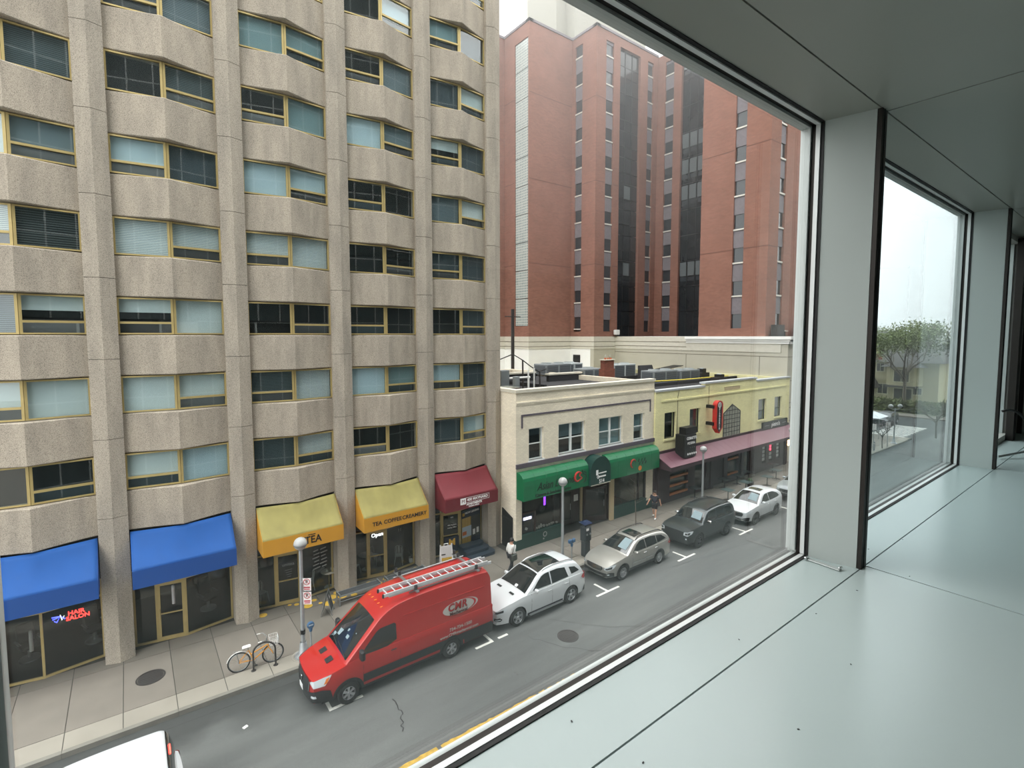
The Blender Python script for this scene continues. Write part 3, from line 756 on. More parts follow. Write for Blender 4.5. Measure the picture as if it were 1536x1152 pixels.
def shopfront_things():
    mat('chair_metal', (206,212,212), .4, metal=.3); mat('table_top_pale', (196,190,176), .35); mat('neon_red', (255,60,50), .5, emit=((255,50,45), 1.6))
    mat('neon_blue', (80,90,255), .5, emit=((70,80,255), 1.8)); mat('neon_white', (255,255,255), .5, emit=((255,255,255), .8))
    stripe_mat('pole_stripes', (232,230,228), (120,120,126), .05, duty=.5); mat('mug', (230,228,220), .3); mat('pot_white', (214,214,210), .5); mat('leaf_dark', (52,70,44), .7)
    cafe_chair((6.15,23.25,0), -1.7, 'pale metal cafe chair beside the round table, behind the left tea shop window')
    cafe_chair((7.55,23.2,0), 1.3, 'pale metal cafe chair against the pier side of the left tea shop table')
    cafe_table((6.95,22.95,0), 'round cafe table with cups behind the left tea shop window')
    for i, (x, y) in enumerate(((6.85,22.9),(7.08,23.0))):
        c = thing('cup', ['low white cup on the round tea shop table','second cup and saucer nearest the pier on the round tea shop table'][i], 'cup', (x,y,.76))
        MB().lathe([(.001,.005),(.075,.012),(.08,.018),(.001,.016)], (x,y,.76), 16).build('saucer', 'mug', c); MB().lathe([(.03,.015),(.045,.09),(.04,.09),(.028,.02)], (x,y,.76), 14).build('bowl', 'mug', c)
    cafe_chair((4.2,23.35,0), .4, 'pale metal chair seen through the narrow glass beside the left tea shop door')
    cafe_chair((10.5,23.2,0), -.5, 'bright metal cafe chair with slatted back, behind the right tea shop window')
    cafe_chair((9.55,23.9,0), .6, 'dim metal cafe chair deep inside the right tea shop')
    cafe_table((8.95,23.6,0), 'round cafe table inside the right tea shop behind the door')
    cafe_chair((8.3,23.4,0), 2.2, 'pale metal chair at the narrow pane left of the Open sign')
    p = thing('potted_plant', 'small plant in a white pot at the corner of the right tea shop window', 'plant', (11.1,22.98,0))
    MB().lathe([(.001,0),(.12,0),(.15,.26),(.13,.26),(.12,.22),(.001,.22)], (11.1,22.98,0), 16).build('pot', 'pot_white', p)
    l = MB(); rr = random.Random(2)
    for i in range(26):
        a = rr.random()*6.3; h = rr.uniform(.1,.42); q = Vector((11.1+.1*math.cos(a), 22.98+.1*math.sin(a), .24+h)); l.tube([(11.1,22.98,.24), q], [.006,.012], 4)
    l.build('foliage', 'leaf_dark', p)
    s = thing('neon_sign', 'red neon sign reading HAIR SALON with a blue scissors shape, behind glass', 'sign', (-2.0,22.83,1.75))
    text('HAIR', .2, (-1.78,22.84,1.86), 'neon_red', s, bold=.006); text('SALON', .2, (-1.74,22.84,1.68), 'neon_red', s, bold=.006)
    bl = MB(); bl.tube([(-2.42,22.83,1.86),(-2.2,22.83,1.84),(-2.08,22.83,1.72)], .018, 6); bl.tube([(-2.4,22.83,1.78),(-2.2,22.83,1.84),(-2.3,22.83,1.66),(-2.36,22.83,1.72)], .018, 6); bl.build('scissors', 'neon_blue', s)
    q = MB(); q.tube([(-2.2,22.82,1.90),(-2.16,22.82,1.70),(-2.1,22.82,1.84)], .012, 6); q.build('comb', 'neon_white', s)
    s = thing('neon_sign', 'white neon Open sign in the right tea shop door', 'sign', (9.18,22.70,1.97))
    text('Open', .26, (9.2,22.72,1.97), 'neon_white', s, bold=.006)
    for x, y, z, lb in ((-2.95,22.74,.95,'striped barber pole decal in the salon window beside the neon sign'),(1.03,22.57,1.35,'striped barber pole decal on the glass door under the blue awning')):
        b = thing('barber_pole', lb, 'decal', (x,y,z)); MB().lathe([(.001,0),(.055,0),(.055,.62),(.001,.62)], (x,y,z), 12).build('pole', 'pole_stripes', b)
        MB().lathe([(.001,.62),(.06,.62),(.05,.72),(.001,.74)], (x,y,z), 12).build('cap', 'steel', b)
    # barber chairs: dim shapes inside
    mat('leather_black', (40,40,42), .5)
    for i, (x, lb) in enumerate(((-3.2,'dim grey barber chair inside the salon, left of the neon sign'),(-1.4,'dim grey barber chair inside the salon, right of the neon sign'),(2.3,'dim barber chair behind the window beside the barber pole door'))):
        t = thing('barber_chair', lb, 'chair', (x,24.2,0), .4, 'barber chairs in the salon', world=False)
        MB().lathe([(.3,0),(.3,.05),(.06,.08),(.06,.42)], n=16).build('base', 'steel', t); MB().cbox((0,0,.5),(.55,.55,.14), bev=.05).build('seat', 'leather_black', t)
        MB().cbox((0,.27,.9),(.5,.13,.7), bev=.05, rx=-.2).build('backrest', 'leather_black', t)
        for sx in (-1,1): MB().cbox((sx*.3,0,.7),(.07,.45,.06), bev=.02).build('armrest', 'steel', t)
    # leasing office: posters on the glass, navy steps
    mat('poster_navy', (24,32,52), .5); mat('poster_gold', (182,146,60), .6); mat('poster_sky', (170,186,196), .5); mat('poster_orange', (190,108,56), .6); mat('poster_dark', (56,58,54), .5); mat('poster_white', (226,226,222), .5); mat('gold_letter', (226,176,64), .5)
    def P(nm, x0, x1, z0, z1, m, par, dy=0): 
        f = lambda x: 22.72-.27*(1-abs((x-13.60)/1.6))-.03-dy
        MB().prism([(x0,f(x0)-.002),(x1,f(x1)-.002),(x1,f(x1)+.002),(x0,f(x0)+.002)], z0, z1).build(nm, m, par); return f
    t = thing('window_poster', 'leasing poster collage in the window under the dark red awning', 'poster', (14.45,22.5,.2))
    stripe_mat('poster_slats', (190,160,84), (150,122,58), .11, axis=0, duty=.5)
    f = P('banner', 13.78, 15.1, 1.78, 2.2, 'poster_navy', t); P('slat_field', 13.78, 14.42, .12, 1.78, 'poster_slats', t); P('photo', 13.80, 14.44, .72, 1.3, 'poster_sky', t, .006); P('photo', 13.82, 14.1, .85, 1.05, 'poster_orange', t, .01)
    P('photo', 14.42, 15.1, 1.2, 1.78, 'poster_dark', t); P('photo', 14.42, 15.1, .6, 1.2, 'poster_dark', t, .002); P('banner', 14.42, 15.1, .12, .6, 'poster_navy', t)
    P('photo_chair', 14.55, 14.72, .72, 1.02, 'poster_white', t, .008); P('photo_chair', 14.82, 14.98, .76, 1.06, 'poster_white', t, .008); P('logo', 13.82, 13.98, 1.9, 2.06, 'poster_gold', t, .006)
    ang = math.atan2(.27, 1.6)
    text('NOW LEASING', .15, (14.5, f(14.5)-.012, 2.03), 'ink_white', t, bold=.003, rot=(PI/2,0,ang))
    t = thing('window_poster', 'gold letter M poster on the leasing office door', 'poster', (13.15,22.5,.2))
    f = P('sheet', 12.78, 13.56, .16, .98, 'poster_navy', t, .02); text('M', .5, (13.17, f(13.17)-.03, .68), 'gold_letter', t, name='letter', bold=.012, rot=(PI/2,0,-ang))
    text('400 Maynard', .09, (13.17, f(13.17)-.03, 1.62), 'ink_white', t, rot=(PI/2,0,-ang)); text('Leasing Office', .09, (13.17, f(13.17)-.03, 1.48), 'ink_white', t, rot=(PI/2,0,-ang)); text('400', .11, (13.17, f(13.17)-.03, 2.02), 'ink_white', t, rot=(PI/2,0,-ang))
    mat('step_navy', (44,56,68), .5, var=.1, vscale=6)
    t = thing('entrance_steps', 'dark navy rounded entrance steps below the leasing office window', 'steps', (14.3,21.9,0))
    for i, (y0, z1, xe) in enumerate(((21.15,.16,15.15),(21.5,.32,15.0),(21.9,.46,14.9))):
        p = [(13.5,y0)]+[(xe-.28+.28*math.sin(a), y0+.28-.28*math.cos(a)) for a in [j*PI/2/6 for j in range(7)]]+[(xe,22.4),(13.5,22.4)]
        MB().prism(p, 0 if i == 0 else z1-.16, z1).build('step', 'step_navy', t)
    # faint lettering on the tea shop glass
    mat('etched', (150,152,150), .6)
    d = thing('window_lettering', 'faint grey lettering on the left tea shop door glass', 'lettering', (5.1,22.5,1.6))
    text('unitea', .2, (5.12,22.50,1.75), 'etched', d, rot=(PI/2,0,-.13)); 
    for i in range(4): MB().box(4.98+.03*i, 5.28-.02*i, 22.497, 22.503, 1.5-.1*i, 1.515-.1*i).build('text_line', 'etched', d)
    d = thing('window_lettering', 'slanted lines of faint lettering on the big left tea shop pane', 'lettering', (6.5,22.55,1.6))
    for i in range(6):
        for j in range(2): MB().cbox((6.3+.32*j+.03*(i%2), 22.60, 2.0-.16*i+.03*j), (.22+.05*((i+j)%3), .004, .05), ry=-.12, rz=.12).build('text_line', 'etched', d)
    d = thing('window_lettering', 'small white opening sign on the right tea shop pane', 'lettering', (10.3,22.5,2.1)); text('11', .22, (10.3,22.59,1.98), 'etched', d, rot=(PI/2,0,.12))
shopfront_things()
# ------------------------------------------------------------------ two-storey brick shops and the towers behind
def wall_holes(mb, x0, x1, z0, z1, holes, yf, yb, m=0):
    """front wall as boxes around rectangular openings (x0,x1,z0,z1)"""
    xs = sorted({x0, x1, *[h[0] for h in holes], *[h[1] for h in holes]})
    for a, b in zip(xs, xs[1:]):
        hs = sorted([(h[2], h[3]) for h in holes if h[0] <= a+1e-6 and h[1] >= b-1e-6]); z = z0
        for h0, h1 in hs:
            if h0 > z: mb.box(a, b, yf, yb, z, h0, m)
            z = h1
        if z < z1: mb.box(a, b, yf, yb, z, z1, m)
def sash(root, x0, x1, z0, z1, y, n, shade, fm='sash_white', sill=True):
    """double-hung window(s) in an opening: white frame, meeting rail, panes"""
    f = MB(); t = .06
    f.box(x0, x0+t, y, y+.1, z0, z1); f.box(x1-t, x1, y, y+.1, z0, z1); f.box(x0+t, x1-t, y, y+.1, z1-t, z1); f.box(x0+t, x1-t, y, y+.1, z0, z0+t)
    w = (x1-x0-2*t)/n
    for i in range(1, n): f.box(x0+t+i*w-.06, x0+t+i*w+.06, y-.01, y+.1, z0+t, z1-t)
    zm = lerp(z0, z1, .5); f.box(x0+t, x1-t, y+.01, y+.07, zm-.025, zm+.025)
    if sill: f.box(x0-.06, x1+.06, y-.16, y+.02, z0-.10, z0)
    o = f.build('window', fm, root)
    for i in range(n):
        a = x0+t+i*w+(.06 if i else 0); b = x0+t+(i+1)*w-(.06 if i < n-1 else 0)
        MB().box(a, b, y+.05, y+.06, zm+.025, z1-t).build('pane', 'pane_glass', o); MB().box(a, b, y+.03, y+.04, z0+t, zm-.025).build('pane', 'pane_glass', o)
    if shade: MB().box(x0+t, x1-t, y+.16, y+.17, lerp(z0, z1, shade[1]), z1).build('blind', shade[0], o)
    return o
def beige_shop():
    brick_mat('brick_cream', (241,231,210), (224,212,190), .23, .085, .06)
    mat('trim_purple', (92,84,92), .7, var=.06, vscale=5); mat('coping', (206,200,184), .8, var=.06); mat('sash_white', (232,234,232), .5); mat('roof_black', (44,44,46), .9, var=.12, vscale=2)
    mat('shop_green', (30,66,58), .5, var=.08, vscale=3); mat('shop_tan', (196,178,142), .7); mat('door_brown', (58,44,40), .55); mat('vinyl_green', (16,108,68), .32, var=.05, vscale=2, coat=.3); mat('vinyl_dark', (22,58,52), .45)
    mat('ink_red', (176,54,46), .6); mat('ink_orange', (222,130,50), .6); mat('ink_dark', (28,34,30), .6)
    X0, X1, YF, TOP = 16.1, 27.72, 20.75, 8.5
    root = thing('brick_shop_building', 'two-storey cream brick building with white sash windows above the green awning', 'building', (21.9, 21.5, 0))
    wins = [(16.98,18.02,4.78,6.52,1,('shade_dark',.75)),(19.14,21.26,4.78,6.52,2,('shade_mid',.55)),(22.44,24.6,4.78,6.52,2,('shade_teal',.0)),(25.66,26.72,4.78,6.48,1,('shade_teal',.3))]
    b = MB(); wall_holes(b, X0, X1, 2.9, TOP, [w_[:4] for w_ in wins], YF, YF+.35)
    b.box(X0, X0+.3, YF+.35, 36, 0, TOP); b.box(X1-.3, X1, YF+.35, 36, 0, TOP); b.box(X0, X1, 36, 36.3, 0, TOP)
    b.box(X0, 16.5, YF, YF+.35, .55, 2.9); b.box(27.05, X1, YF, YF+.35, .55, 2.9)
    b.build('wall', 'brick_cream', root)
    MB().box(X0, 16.5, YF-.02, YF+.37, 0, .55).build('plinth', 'shop_green', root); MB().box(27.05, X1, YF-.02, YF+.37, 0, .55).build('plinth', 'shop_green', root)
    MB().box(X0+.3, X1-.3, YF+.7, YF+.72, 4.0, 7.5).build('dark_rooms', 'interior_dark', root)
    for w_ in wins: sash(root, *w_[:4], YF+.12, w_[4], w_[5])
    c = MB(); c.box(X0-.06, X1+.04, YF-.08, YF+.42, TOP, TOP+.16); c.box(X0-.06, X0+.36, YF+.42, 36.3, TOP, TOP+.16); c.build('coping', 'coping', root)
    c = MB(); c.box(X0, X1, YF-.05, YF, 7.92, 8.0); c.box(X0, X1, YF-.03, YF, 7.84, 7.92); c.build('string_course', 'brick_cream', root)
    c = MB(); c.box(16.45, 27.36, YF-.03, YF, 7.22, 7.32); c.box(16.45, 16.55, YF-.03, YF, 6.6, 7.22); c.box(27.26, 27.36, YF-.03, YF, 6.5, 7.22); c.build('panel_frame', 'trim_purple', root)
    MB().box(X0-.02, X1, YF-.10, YF, 4.46, 4.70).build('belt_course', 'trim_purple', root)
    MB().box(X0+.3, X1-.3, YF+.35, 36, 8.0, 8.15).build('roof', 'roof_black', root)
    # stepped party walls rising on the roof
    p = MB(); p.box(20.9, 21.1, 24, 36, 8.15, 8.4); p.box(24.4, 27.7, 27.5, 27.8, 8.15, 8.62); p.box(20.5, 24.4, 29, 29.3, 8.15, 8.7); p.build('roof_kerb', 'roof_black', root)
    p = MB(); p.box(24.3, 27.75, 27.45, 27.85, 8.62, 8.74); p.box(20.4, 24.4, 28.95, 29.35, 8.70, 8.82); p.build('kerb_coping', 'coping', root)
    # ---- shopfront
    s = MB(); s.box(16.5, 19.5, YF, YF+.3, 0, .72); s.box(16.5, 19.5, YF-.03, YF+.1, .68, .75); s.build('stallriser', 'shop_green', root)
    s = MB(); s.box(23.85, 27.05, YF, YF+.3, 0, .72); s.box(23.85, 27.05, YF-.03, YF+.1, .68, .75); s.build('stallriser', 'shop_green', root)
    d = MB(); d.box(16.5, 27.05, YF+.02, YF+.3, 2.72, 2.95); d.box(16.5,16.58,YF+.05,YF+.2,.75,2.72); d.box(19.42,19.5,YF+.05,YF+.2,.75,2.72); d.box(17.45,17.53,YF+.05,YF+.15,.75,1.9); d.box(16.5,17.5,YF+.05,YF+.15,1.85,1.93); d.box(23.85,23.93,YF+.05,YF+.2,.75,2.72); d.box(26.95,27.05,YF+.05,YF+.2,.75,2.72); d.box(26.3,26.36,YF+.05,YF+.2,.75,2.72)
    fr = d.build('shopfront_frame', 'door_brown', root)
    for x0, x1 in ((16.58,19.42),(23.93,26.3),(26.36,26.95)): MB().box(x0, x1, YF+.1, YF+.11, .75, 2.72).build('pane', 'store_glass', fr)
    # recessed entrance with two doors
    r = MB(); r.prism([(19.5,20.8),(19.62,20.8),(20.05,21.95),(19.93,21.95)], 0, 2.9); r.prism([(23.55,20.8),(23.85,20.8),(23.85,21.1),(23.6,21.1)], 0, 2.9); r.box(19.9, 23.9, 22.1, 22.2, 0, 2.9); r.build('entrance_wall', 'door_brown', root)
    MB().box(23.52, 23.84, 20.72, 20.86, 0, 2.9).build('post', 'shop_tan', root); MB().prism([(21.93,21.7),(22.05,21.7),(22.05,21.82),(21.93,21.82)], 0, 2.9).build('post', 'shop_tan', root)
    def door(ax, ay, bx, by, nm):
        L = math.hypot(bx-ax, by-ay); ux, uy = (bx-ax)/L, (by-ay)/L
        f = lambda u, v: (ax+ux*u+uy*v, ay+uy*u-ux*v)
        D = MB()
        for u0, u1, z0, z1 in ((0,.12,0,2.15),(L-.12,L,0,2.15),(.12,L-.12,0,.3),(.12,L-.12,2.0,2.15),(0,L,2.2,2.28)): D.prism([f(u0,.03),f(u1,.03),f(u1,-.03),f(u0,-.03)], z0, z1)
        o = D.build('door', 'door_brown', root)
        MB().prism([f(.12,.006),f(L-.12,.006),f(L-.12,-.006),f(.12,-.006)], .3, 2.0).build('pane', 'store_glass', o)
        h = MB(); p = f(L-.2,.08); h.tube([(p[0],p[1],.9),(p[0],p[1],1.3)], .015, 6); h.build('handle', 'steel', o)
        return f
    door(20.15, 21.95, 21.3, 21.85, 'a'); door(22.1, 21.65, 23.5, 21.05, 'b')
    MB().box(21.35, 21.9, 21.86, 21.9, 0, 2.3).build('side_panel', 'door_brown', root)
    n = MB().box(21.45, 21.8, 21.84, 21.855, 1.35, 1.75); n.build('notice', 'poster_white', root)
    i = MB(); i.box(16.3, 27.3, 20.9, 26, -.01, .006); i.build('shop_floor', 'store_floor', root)
    i = MB(); i.box(16.3, 27.4, 25.9, 26, 0, 3.0); i.box(16.4,27.3,21.1,26,2.95,3.05); i.box(19.85,19.92,22.0,26,0,3); i.build('shop_wall', 'store_wall', root)
    # gate panel in the gap between the buildings
    g = thing('gate_panel', 'black panel gate in the gap between concrete block and cream shop', 'gate', (16.0, 21.4, 0))
    q = MB(); q.prism([(16.02,20.98),(16.08,20.98),(16.08,21.9),(16.02,21.9)], .02, 1.75); q.add([(16.02,20.98,1.75),(16.08,20.98,1.75),(16.08,21.9,1.75),(16.02,21.9,1.75),(16.02,21.9,2.1),(16.08,21.9,2.1)], [(0,1,5,4),(0,4,3),(1,2,5),(3,4,5,2)]); q.build('board', 'black', g)
    for z in (.2, 1.6): MB().box(16.005, 16.02, 21.0, 21.9, z, z+.06).build('rail', 'iron', g)
    # ---- things in the shop windows
    a = thing('cash_machine', 'dark cash machine with a lit white header in the cream shop window', 'cash machine', (17.0,20.98,.75))
    MB().box(16.62,17.4,20.93,21.3,.75,1.8).build('body', 'poster_navy', a); mat('screen_glow', (230,225,250), .4, emit=((220,215,255),1.6)); MB().box(16.75,17.3,20.915,20.93,1.48,1.62).build('header', 'screen_glow', a)
    MB().box(16.8,17.25,20.915,20.93,1.1,1.38).build('keypad', 'poster_dark', a); MB().cbox((16.95,20.92,.98),(.18,.01,.14), ry=.5).build('sticker', 'poster_white', a)
    ns = thing('neon_sign', 'narrow vertical purple neon sign hanging in the cream shop window', 'sign', (18.3,20.95,2.1)); mat('neon_purple', (150,70,255), .5, emit=((140,60,255),1.0)); MB().cbox((18.27,20.93,2.28),(.14,.03,.5), bev=.02).build('tube', 'neon_purple', ns); MB().box(18.2,18.34,20.95,20.97,2.0,2.56).build('backing', 'black', ns)
    cr = random.Random(8); mat('crockery', (206,204,196), .4)
    for j in range(9):
        x = 17.75+.19*j; z = .75; h = cr.uniform(.08,.2)
        o = MB().lathe([(.001,0),(.05,0),(.07+.02*cr.random(),h*.6),(.05,h),(.001,h)], (x,20.98+.12*cr.random(),z), 10).build('jar', 'crockery', at=None)
        tag(o, 'small pale jar on the cream shop window ledge beside the cash machine', 'jar', 'jars along the cream shop window ledge')
    lg = thing('logo_decal', 'pale ring logo decal on the green panel below the shop window', 'decal', (18.3,20.73,.4)); MB().lathe([(.10,0),(.15,0),(.15,-.01),(.10,-.01)], (18.15,20.745,.46), 20, axis='Y').build('ring', 'etched', lg); MB().lathe([(.001,-.01),(.05,-.01),(.05,0)], (18.05,20.745,.22), 12, axis='Y').build('dot', 'etched', lg)
    # ---- awnings
    def barrel(x0, x1, label):
        t = thing('awning', label, 'awning', ((x0+x1)/2, 20.5, 2.85))
        prof = [(20.74,4.28),(20.5,4.26),(20.32,4.17),(20.21,4.03),(20.165,3.86),(20.15,3.6),(20.15,2.84),(20.74,2.84)]
        n = max(1, round((x1-x0)/.8)); w_ = (x1-x0)/n
        for i in range(n):
            b = MB(); xa, xb = x0+i*w_, x0+(i+1)*w_
            b.xprism(prof, xa+.004, xb-.004); b.build('canopy_panel', 'vinyl_green', t)
            if i: 
                rb = MB(); rb.tube([(xa,y-.006,z+.004) for y, z in prof[:6]], .009, 5); rb.build('seam', 'vinyl_green', t)
        return t
    t = barrel(16.13, 20.97, 'glossy green barrel awning lettered Asian Legend')
    text('Asian Legend', .62, (18.42,20.14,3.44), 'ink_dark', t, shear=.35, sx=.82); text('Chinese & Szechuan Cuisine', .24, (18.25,20.14,3.0), 'ink_dark', t, bold=.004, sx=.95)
    sw = MB(); sw.tube([(20.1+.36*math.cos(a)*(1-.05*i), 20.14, 3.45+.36*math.sin(a)*(1-.05*i)) for i, a in enumerate([.6+.45*k for k in range(12)])], [.02+.05*math.sin(PI*k/11) for k in range(12)], 6); sw.build('dragon_swirl', 'ink_red', t)
    s2 = MB(); s2.tube([(20.3,20.14,3.75),(20.2,20.14,3.55),(20.4,20.14,3.4),(20.25,20.14,3.3)], .04, 6); s2.build('dragon_swirl', 'ink_red', t)
    s3 = MB(); s3.tube([(20.42,20.13,3.85),(20.5,20.13,3.6),(20.75,20.13,3.5),(20.7,20.13,3.2),(20.55,20.13,3.1)], .022, 5); s3.tube([(20.55,20.13,3.75),(20.75,20.13,3.65)], .02, 5); s3.build('brush_stroke', 'ink_dark', t)
    t = barrel(22.7, 27.6, 'glossy green barrel awning with a small red and orange emblem')
    s4 = MB(); s4.tube([(24.95+.26*math.cos(a), 20.14, 3.5+.26*math.sin(a)) for a in [.5+.5*k for k in range(9)]], [.02+.03*math.sin(PI*k/8) for k in range(9)], 6); s4.build('swirl', 'ink_red', t)
    for i in range(3): 
        q = MB(); x = 25.5+.3*i; q.tube([(x,20.14,3.72),(x-.08,20.14,3.55),(x+.1,20.14,3.5),(x,20.14,3.35)], .025, 5); q.build('brush_stroke', 'ink_dark', t)
    MB().lathe([(.001,0),(.16,0),(.16,.01)], (25.6,20.14,3.12), 18, axis='Y').build('orange_disc', 'ink_orange', t)
    t = thing('awning', 'dark green domed awning over the shop entrance, numbered 514', 'awning', (21.83,20.4,2.85))
    arc = [(21.83+.85*math.cos(a), 3.62+.82*math.sin(a)) for a in [PI*k/14 for k in range(15)]]
    MB().yprism([(20.98,2.8),(22.68,2.8)]+arc, 20.0, 20.74).build('dome', 'vinyl_dark', t)
    text('514', .3, (21.9,19.99,2.98), 'ink_white', t, bold=.006); MB().box(21.0,22.66,19.99,20.0,2.8,2.84).build('hem', 'coping', t)
    MB().box(21.42,21.6,19.99,20.0,3.38,3.68).build('emblem', 'ink_white', t); MB().box(21.64,22.3,19.992,20.0,3.44,3.5).build('text_line', 'ink_white', t); MB().box(21.6,22.25,19.992,20.0,3.22,3.3).build('text_line', 'ink_white', t); MB().lathe([(.07,0),(.10,0),(.10,.01)], (21.6,19.99,3.26), 14, axis='Y').build('emblem', 'ink_white', t)
beige_shop()

def yellow_shop():
    brick_mat('brick_yellow', (240,234,182), (226,218,166), .23, .085, .05)
    mat('maroon_metal', (112,72,84), .38, metal=.25); mat('maroon_dark', (62,40,46), .6); mat('brick_dark', (66,52,54), .8, var=.2, vscale=8); mat('lead_frame', (26,26,25), .6); mat('obscure_glass', (148,150,138), .25, var=.2, vscale=7)
    mat('wood_orange', (168,98,44), .6, var=.15, vscale=6); mat('sign_black', (22,22,23), .45); mat('sign_red', (190,48,40), .45); mat('coping_grey', (172,176,178), .6, var=.06, vscale=3)
    X0, X1, YF, TOP = 27.75, 47.0, 20.65, 7.75
    root = thing('yellow_brick_building', 'two-storey yellow painted brick restaurant with a pointed leaded window', 'building', (37.4,21.5,0))
    wins = [(28.76,30.06,4.46,6.26),(31.7,32.98,4.46,6.26),(41.5,42.8,4.46,6.2),(44.3,45.6,4.46,6.2)]
    b = MB(); wall_holes(b, X0, X1, 3.3, TOP, wins, YF, YF+.35)
    b.box(X0, X0+.25, YF+.35, 36, 3, TOP); b.box(X1-.3, X1, YF+.35, 36, 0, TOP); b.box(X0, X1, 36, 36.3, 0, TOP)
    b.box(33.6, 41.0, YF-.0, YF+.35, TOP, TOP+.22)
    b.build('wall', 'brick_yellow', root)
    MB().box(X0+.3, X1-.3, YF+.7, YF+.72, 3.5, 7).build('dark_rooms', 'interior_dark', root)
    for i, w_ in enumerate(wins):
        f = MB(); x0, x1, z0, z1 = w_; y = YF+.14
        for q in ((x0,x0+.05,z0,z1),(x1-.05,x1,z0,z1),(x0+.05,x1-.05,z0,z0+.05),(x0+.05,x1-.05,z1-.05,z1)): f.box(q[0],q[1],y,y+.08,q[2],q[3])
        if i >= 2: f.box(x0+.05,x1-.05,y,y+.06,z0+.7,z0+.76)
        o = f.build('window', 'lead_frame', root); MB().box(x0+.05,x1-.05,y+.03,y+.04,z0+.05,z1-.05).build('pane','pane_glass',o)
        if i >= 1: MB().box(x0+.05,x1-.05,y+.14,y+.15,z0+.05,z1).build('blind', 'shade_dark' if i == 1 else 'shade_mid', o)
        s = MB(); s.box(x0-.1,x1+.1,YF-.06,YF+.1,z0-.12,z0); s.build('sill','brick_yellow',root)
    # pointed leaded window standing proud of the wall
    ax0, ax1, az0, az1, ap = 36.12, 38.64, 3.62, 5.56, 6.2; xm = (ax0+ax1)/2
    g = MB(); g.yprism([(ax0,az0),(ax1,az0),(ax1,az1),(xm,ap),(ax0,az1)], YF-.02, YF+.02); go = g.build('leaded_window', 'lead_frame', root)
    nx, nz = 6, 6
    for i in range(nx):
        for j in range(nz+2):
            x0 = ax0+.08+i*(ax1-ax0-.16)/nx; x1 = x0+(ax1-ax0-.16)/nx-.07; z0 = az0+.1+j*.335; z1 = z0+.28
            lim = lambda x: az1+(ap-az1)*(1-abs(x-xm)/(xm-ax0))-.08
            za, zb = min(z1, lim(x0)), min(z1, lim(x1))
            if za-z0 < .04 and zb-z0 < .04: continue
            za, zb = max(za, z0+.01), max(zb, z0+.01)
            q = MB(); q.yprism([(x0,z0),(x1,z0),(x1,zb),(x0,za)], YF-.03, YF-.02); q.build('pane', 'obscure_glass', go)
    c = MB(); c.box(X0-.02, 33.5, YF-.06, YF+.45, TOP, TOP+.12); c.box(33.5, 41.1, YF-.06, YF+.45, TOP+.22, TOP+.34); c.box(41.1, X1+.02, YF-.06, YF+.45, TOP, TOP+.12); c.build('coping', 'coping_grey', root)
    c = MB(); c.box(28.4, 46.3, YF-.05, YF, 7.04, 7.16); c.build('string_course', 'brick_yellow', root)
    c = MB(); c.box(36.2, 38.45, YF-.015, YF, 7.32, 7.58); o = c.build('name_plaque', 'shop_tan', root)
    MB().box(36.1,38.55,YF-.03,YF,7.58,7.62).build('plaque_edge','brick_yellow',root)
    MB().box(X0+.25, X1-.3, YF+.35, 36, 7.2, 7.35).build('roof', 'roof_black', root)
    k = MB(); k.box(28, 46.7, 25.4, 25.6, 7.35, 7.62); k.box(28, 46.7, 31.0, 31.2, 7.35, 7.7); k.build('roof_kerb', 'roof_black', root)
    cd = MB(); cd.tube([(30.35,YF-.02,7.75),(30.2,YF-.02,7.3),(30.2,YF-.02,3.6)], .015, 5); cd.build('conduit', 'iron', root)
    cd = MB(); cd.tube([(34.05,YF-.02,7.8),(34.05,YF-.02,6.4)], .012, 5); cd.build('conduit', 'iron', root)
    # ---- ground floor
    w_ = MB()
    wall_holes(w_, X0, X1, 0, 3.3, [(29.45,31.7,.35,1.95),(32.5,34.0,.02,2.3),(36.9,38.6,.5,2.1),(39.3,40.4,.02,2.4),(42.4,43.1,.7,2.2),(43.6,44.3,.7,2.2),(44.9,45.6,.7,2.2)], YF, YF+.3); w_.build('shopfront_wall', 'brick_dark', root)
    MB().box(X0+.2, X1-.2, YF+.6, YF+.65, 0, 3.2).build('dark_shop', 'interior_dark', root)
    for x0, x1, z0, z1, rails in ((29.45,31.7,.35,1.95,3),(36.9,38.6,.5,2.1,2)):
        fr = MB(); fr.box(x0,x0+.07,YF+.02,YF+.12,z0,z1); fr.box(x1-.07,x1,YF+.02,YF+.12,z0,z1); o = fr.build('serving_window','maroon_dark',root)
        for i in range(rails): z = lerp(z0+.06, z1-.35, i/(rails-1)); MB().box(x0+.07,x1-.07,YF-.02,YF+.14,z,z+.13).build('wood_rail','wood_orange',o)
        MB().box(x0+.07,x1-.07,YF+.2,YF+.21,z0,z1).build('pane','store_glass',o)
    for x0, x1, z0, z1 in ((32.5,34.0,.02,2.3),(39.3,40.4,.02,2.4)):
        d = MB(); d.box(x0,x0+.1,YF+.1,YF+.2,z0,z1); d.box(x1-.1,x1,YF+.1,YF+.2,z0,z1); d.box(x0+.1,x1-.1,YF+.1,YF+.2,z0,z0+.2); d.box(x0+.1,x1-.1,YF+.1,YF+.2,z1-.1,z1); o = d.build('door','maroon_dark',root); MB().box(x0+.1,x1-.1,YF+.14,YF+.15,z0+.2,z1-.1).build('pane','store_glass',o)
    mat('menu_white', (190,194,192), .6); mat('neon_pink', (240,60,80), .5, emit=((255,50,70),1.5))
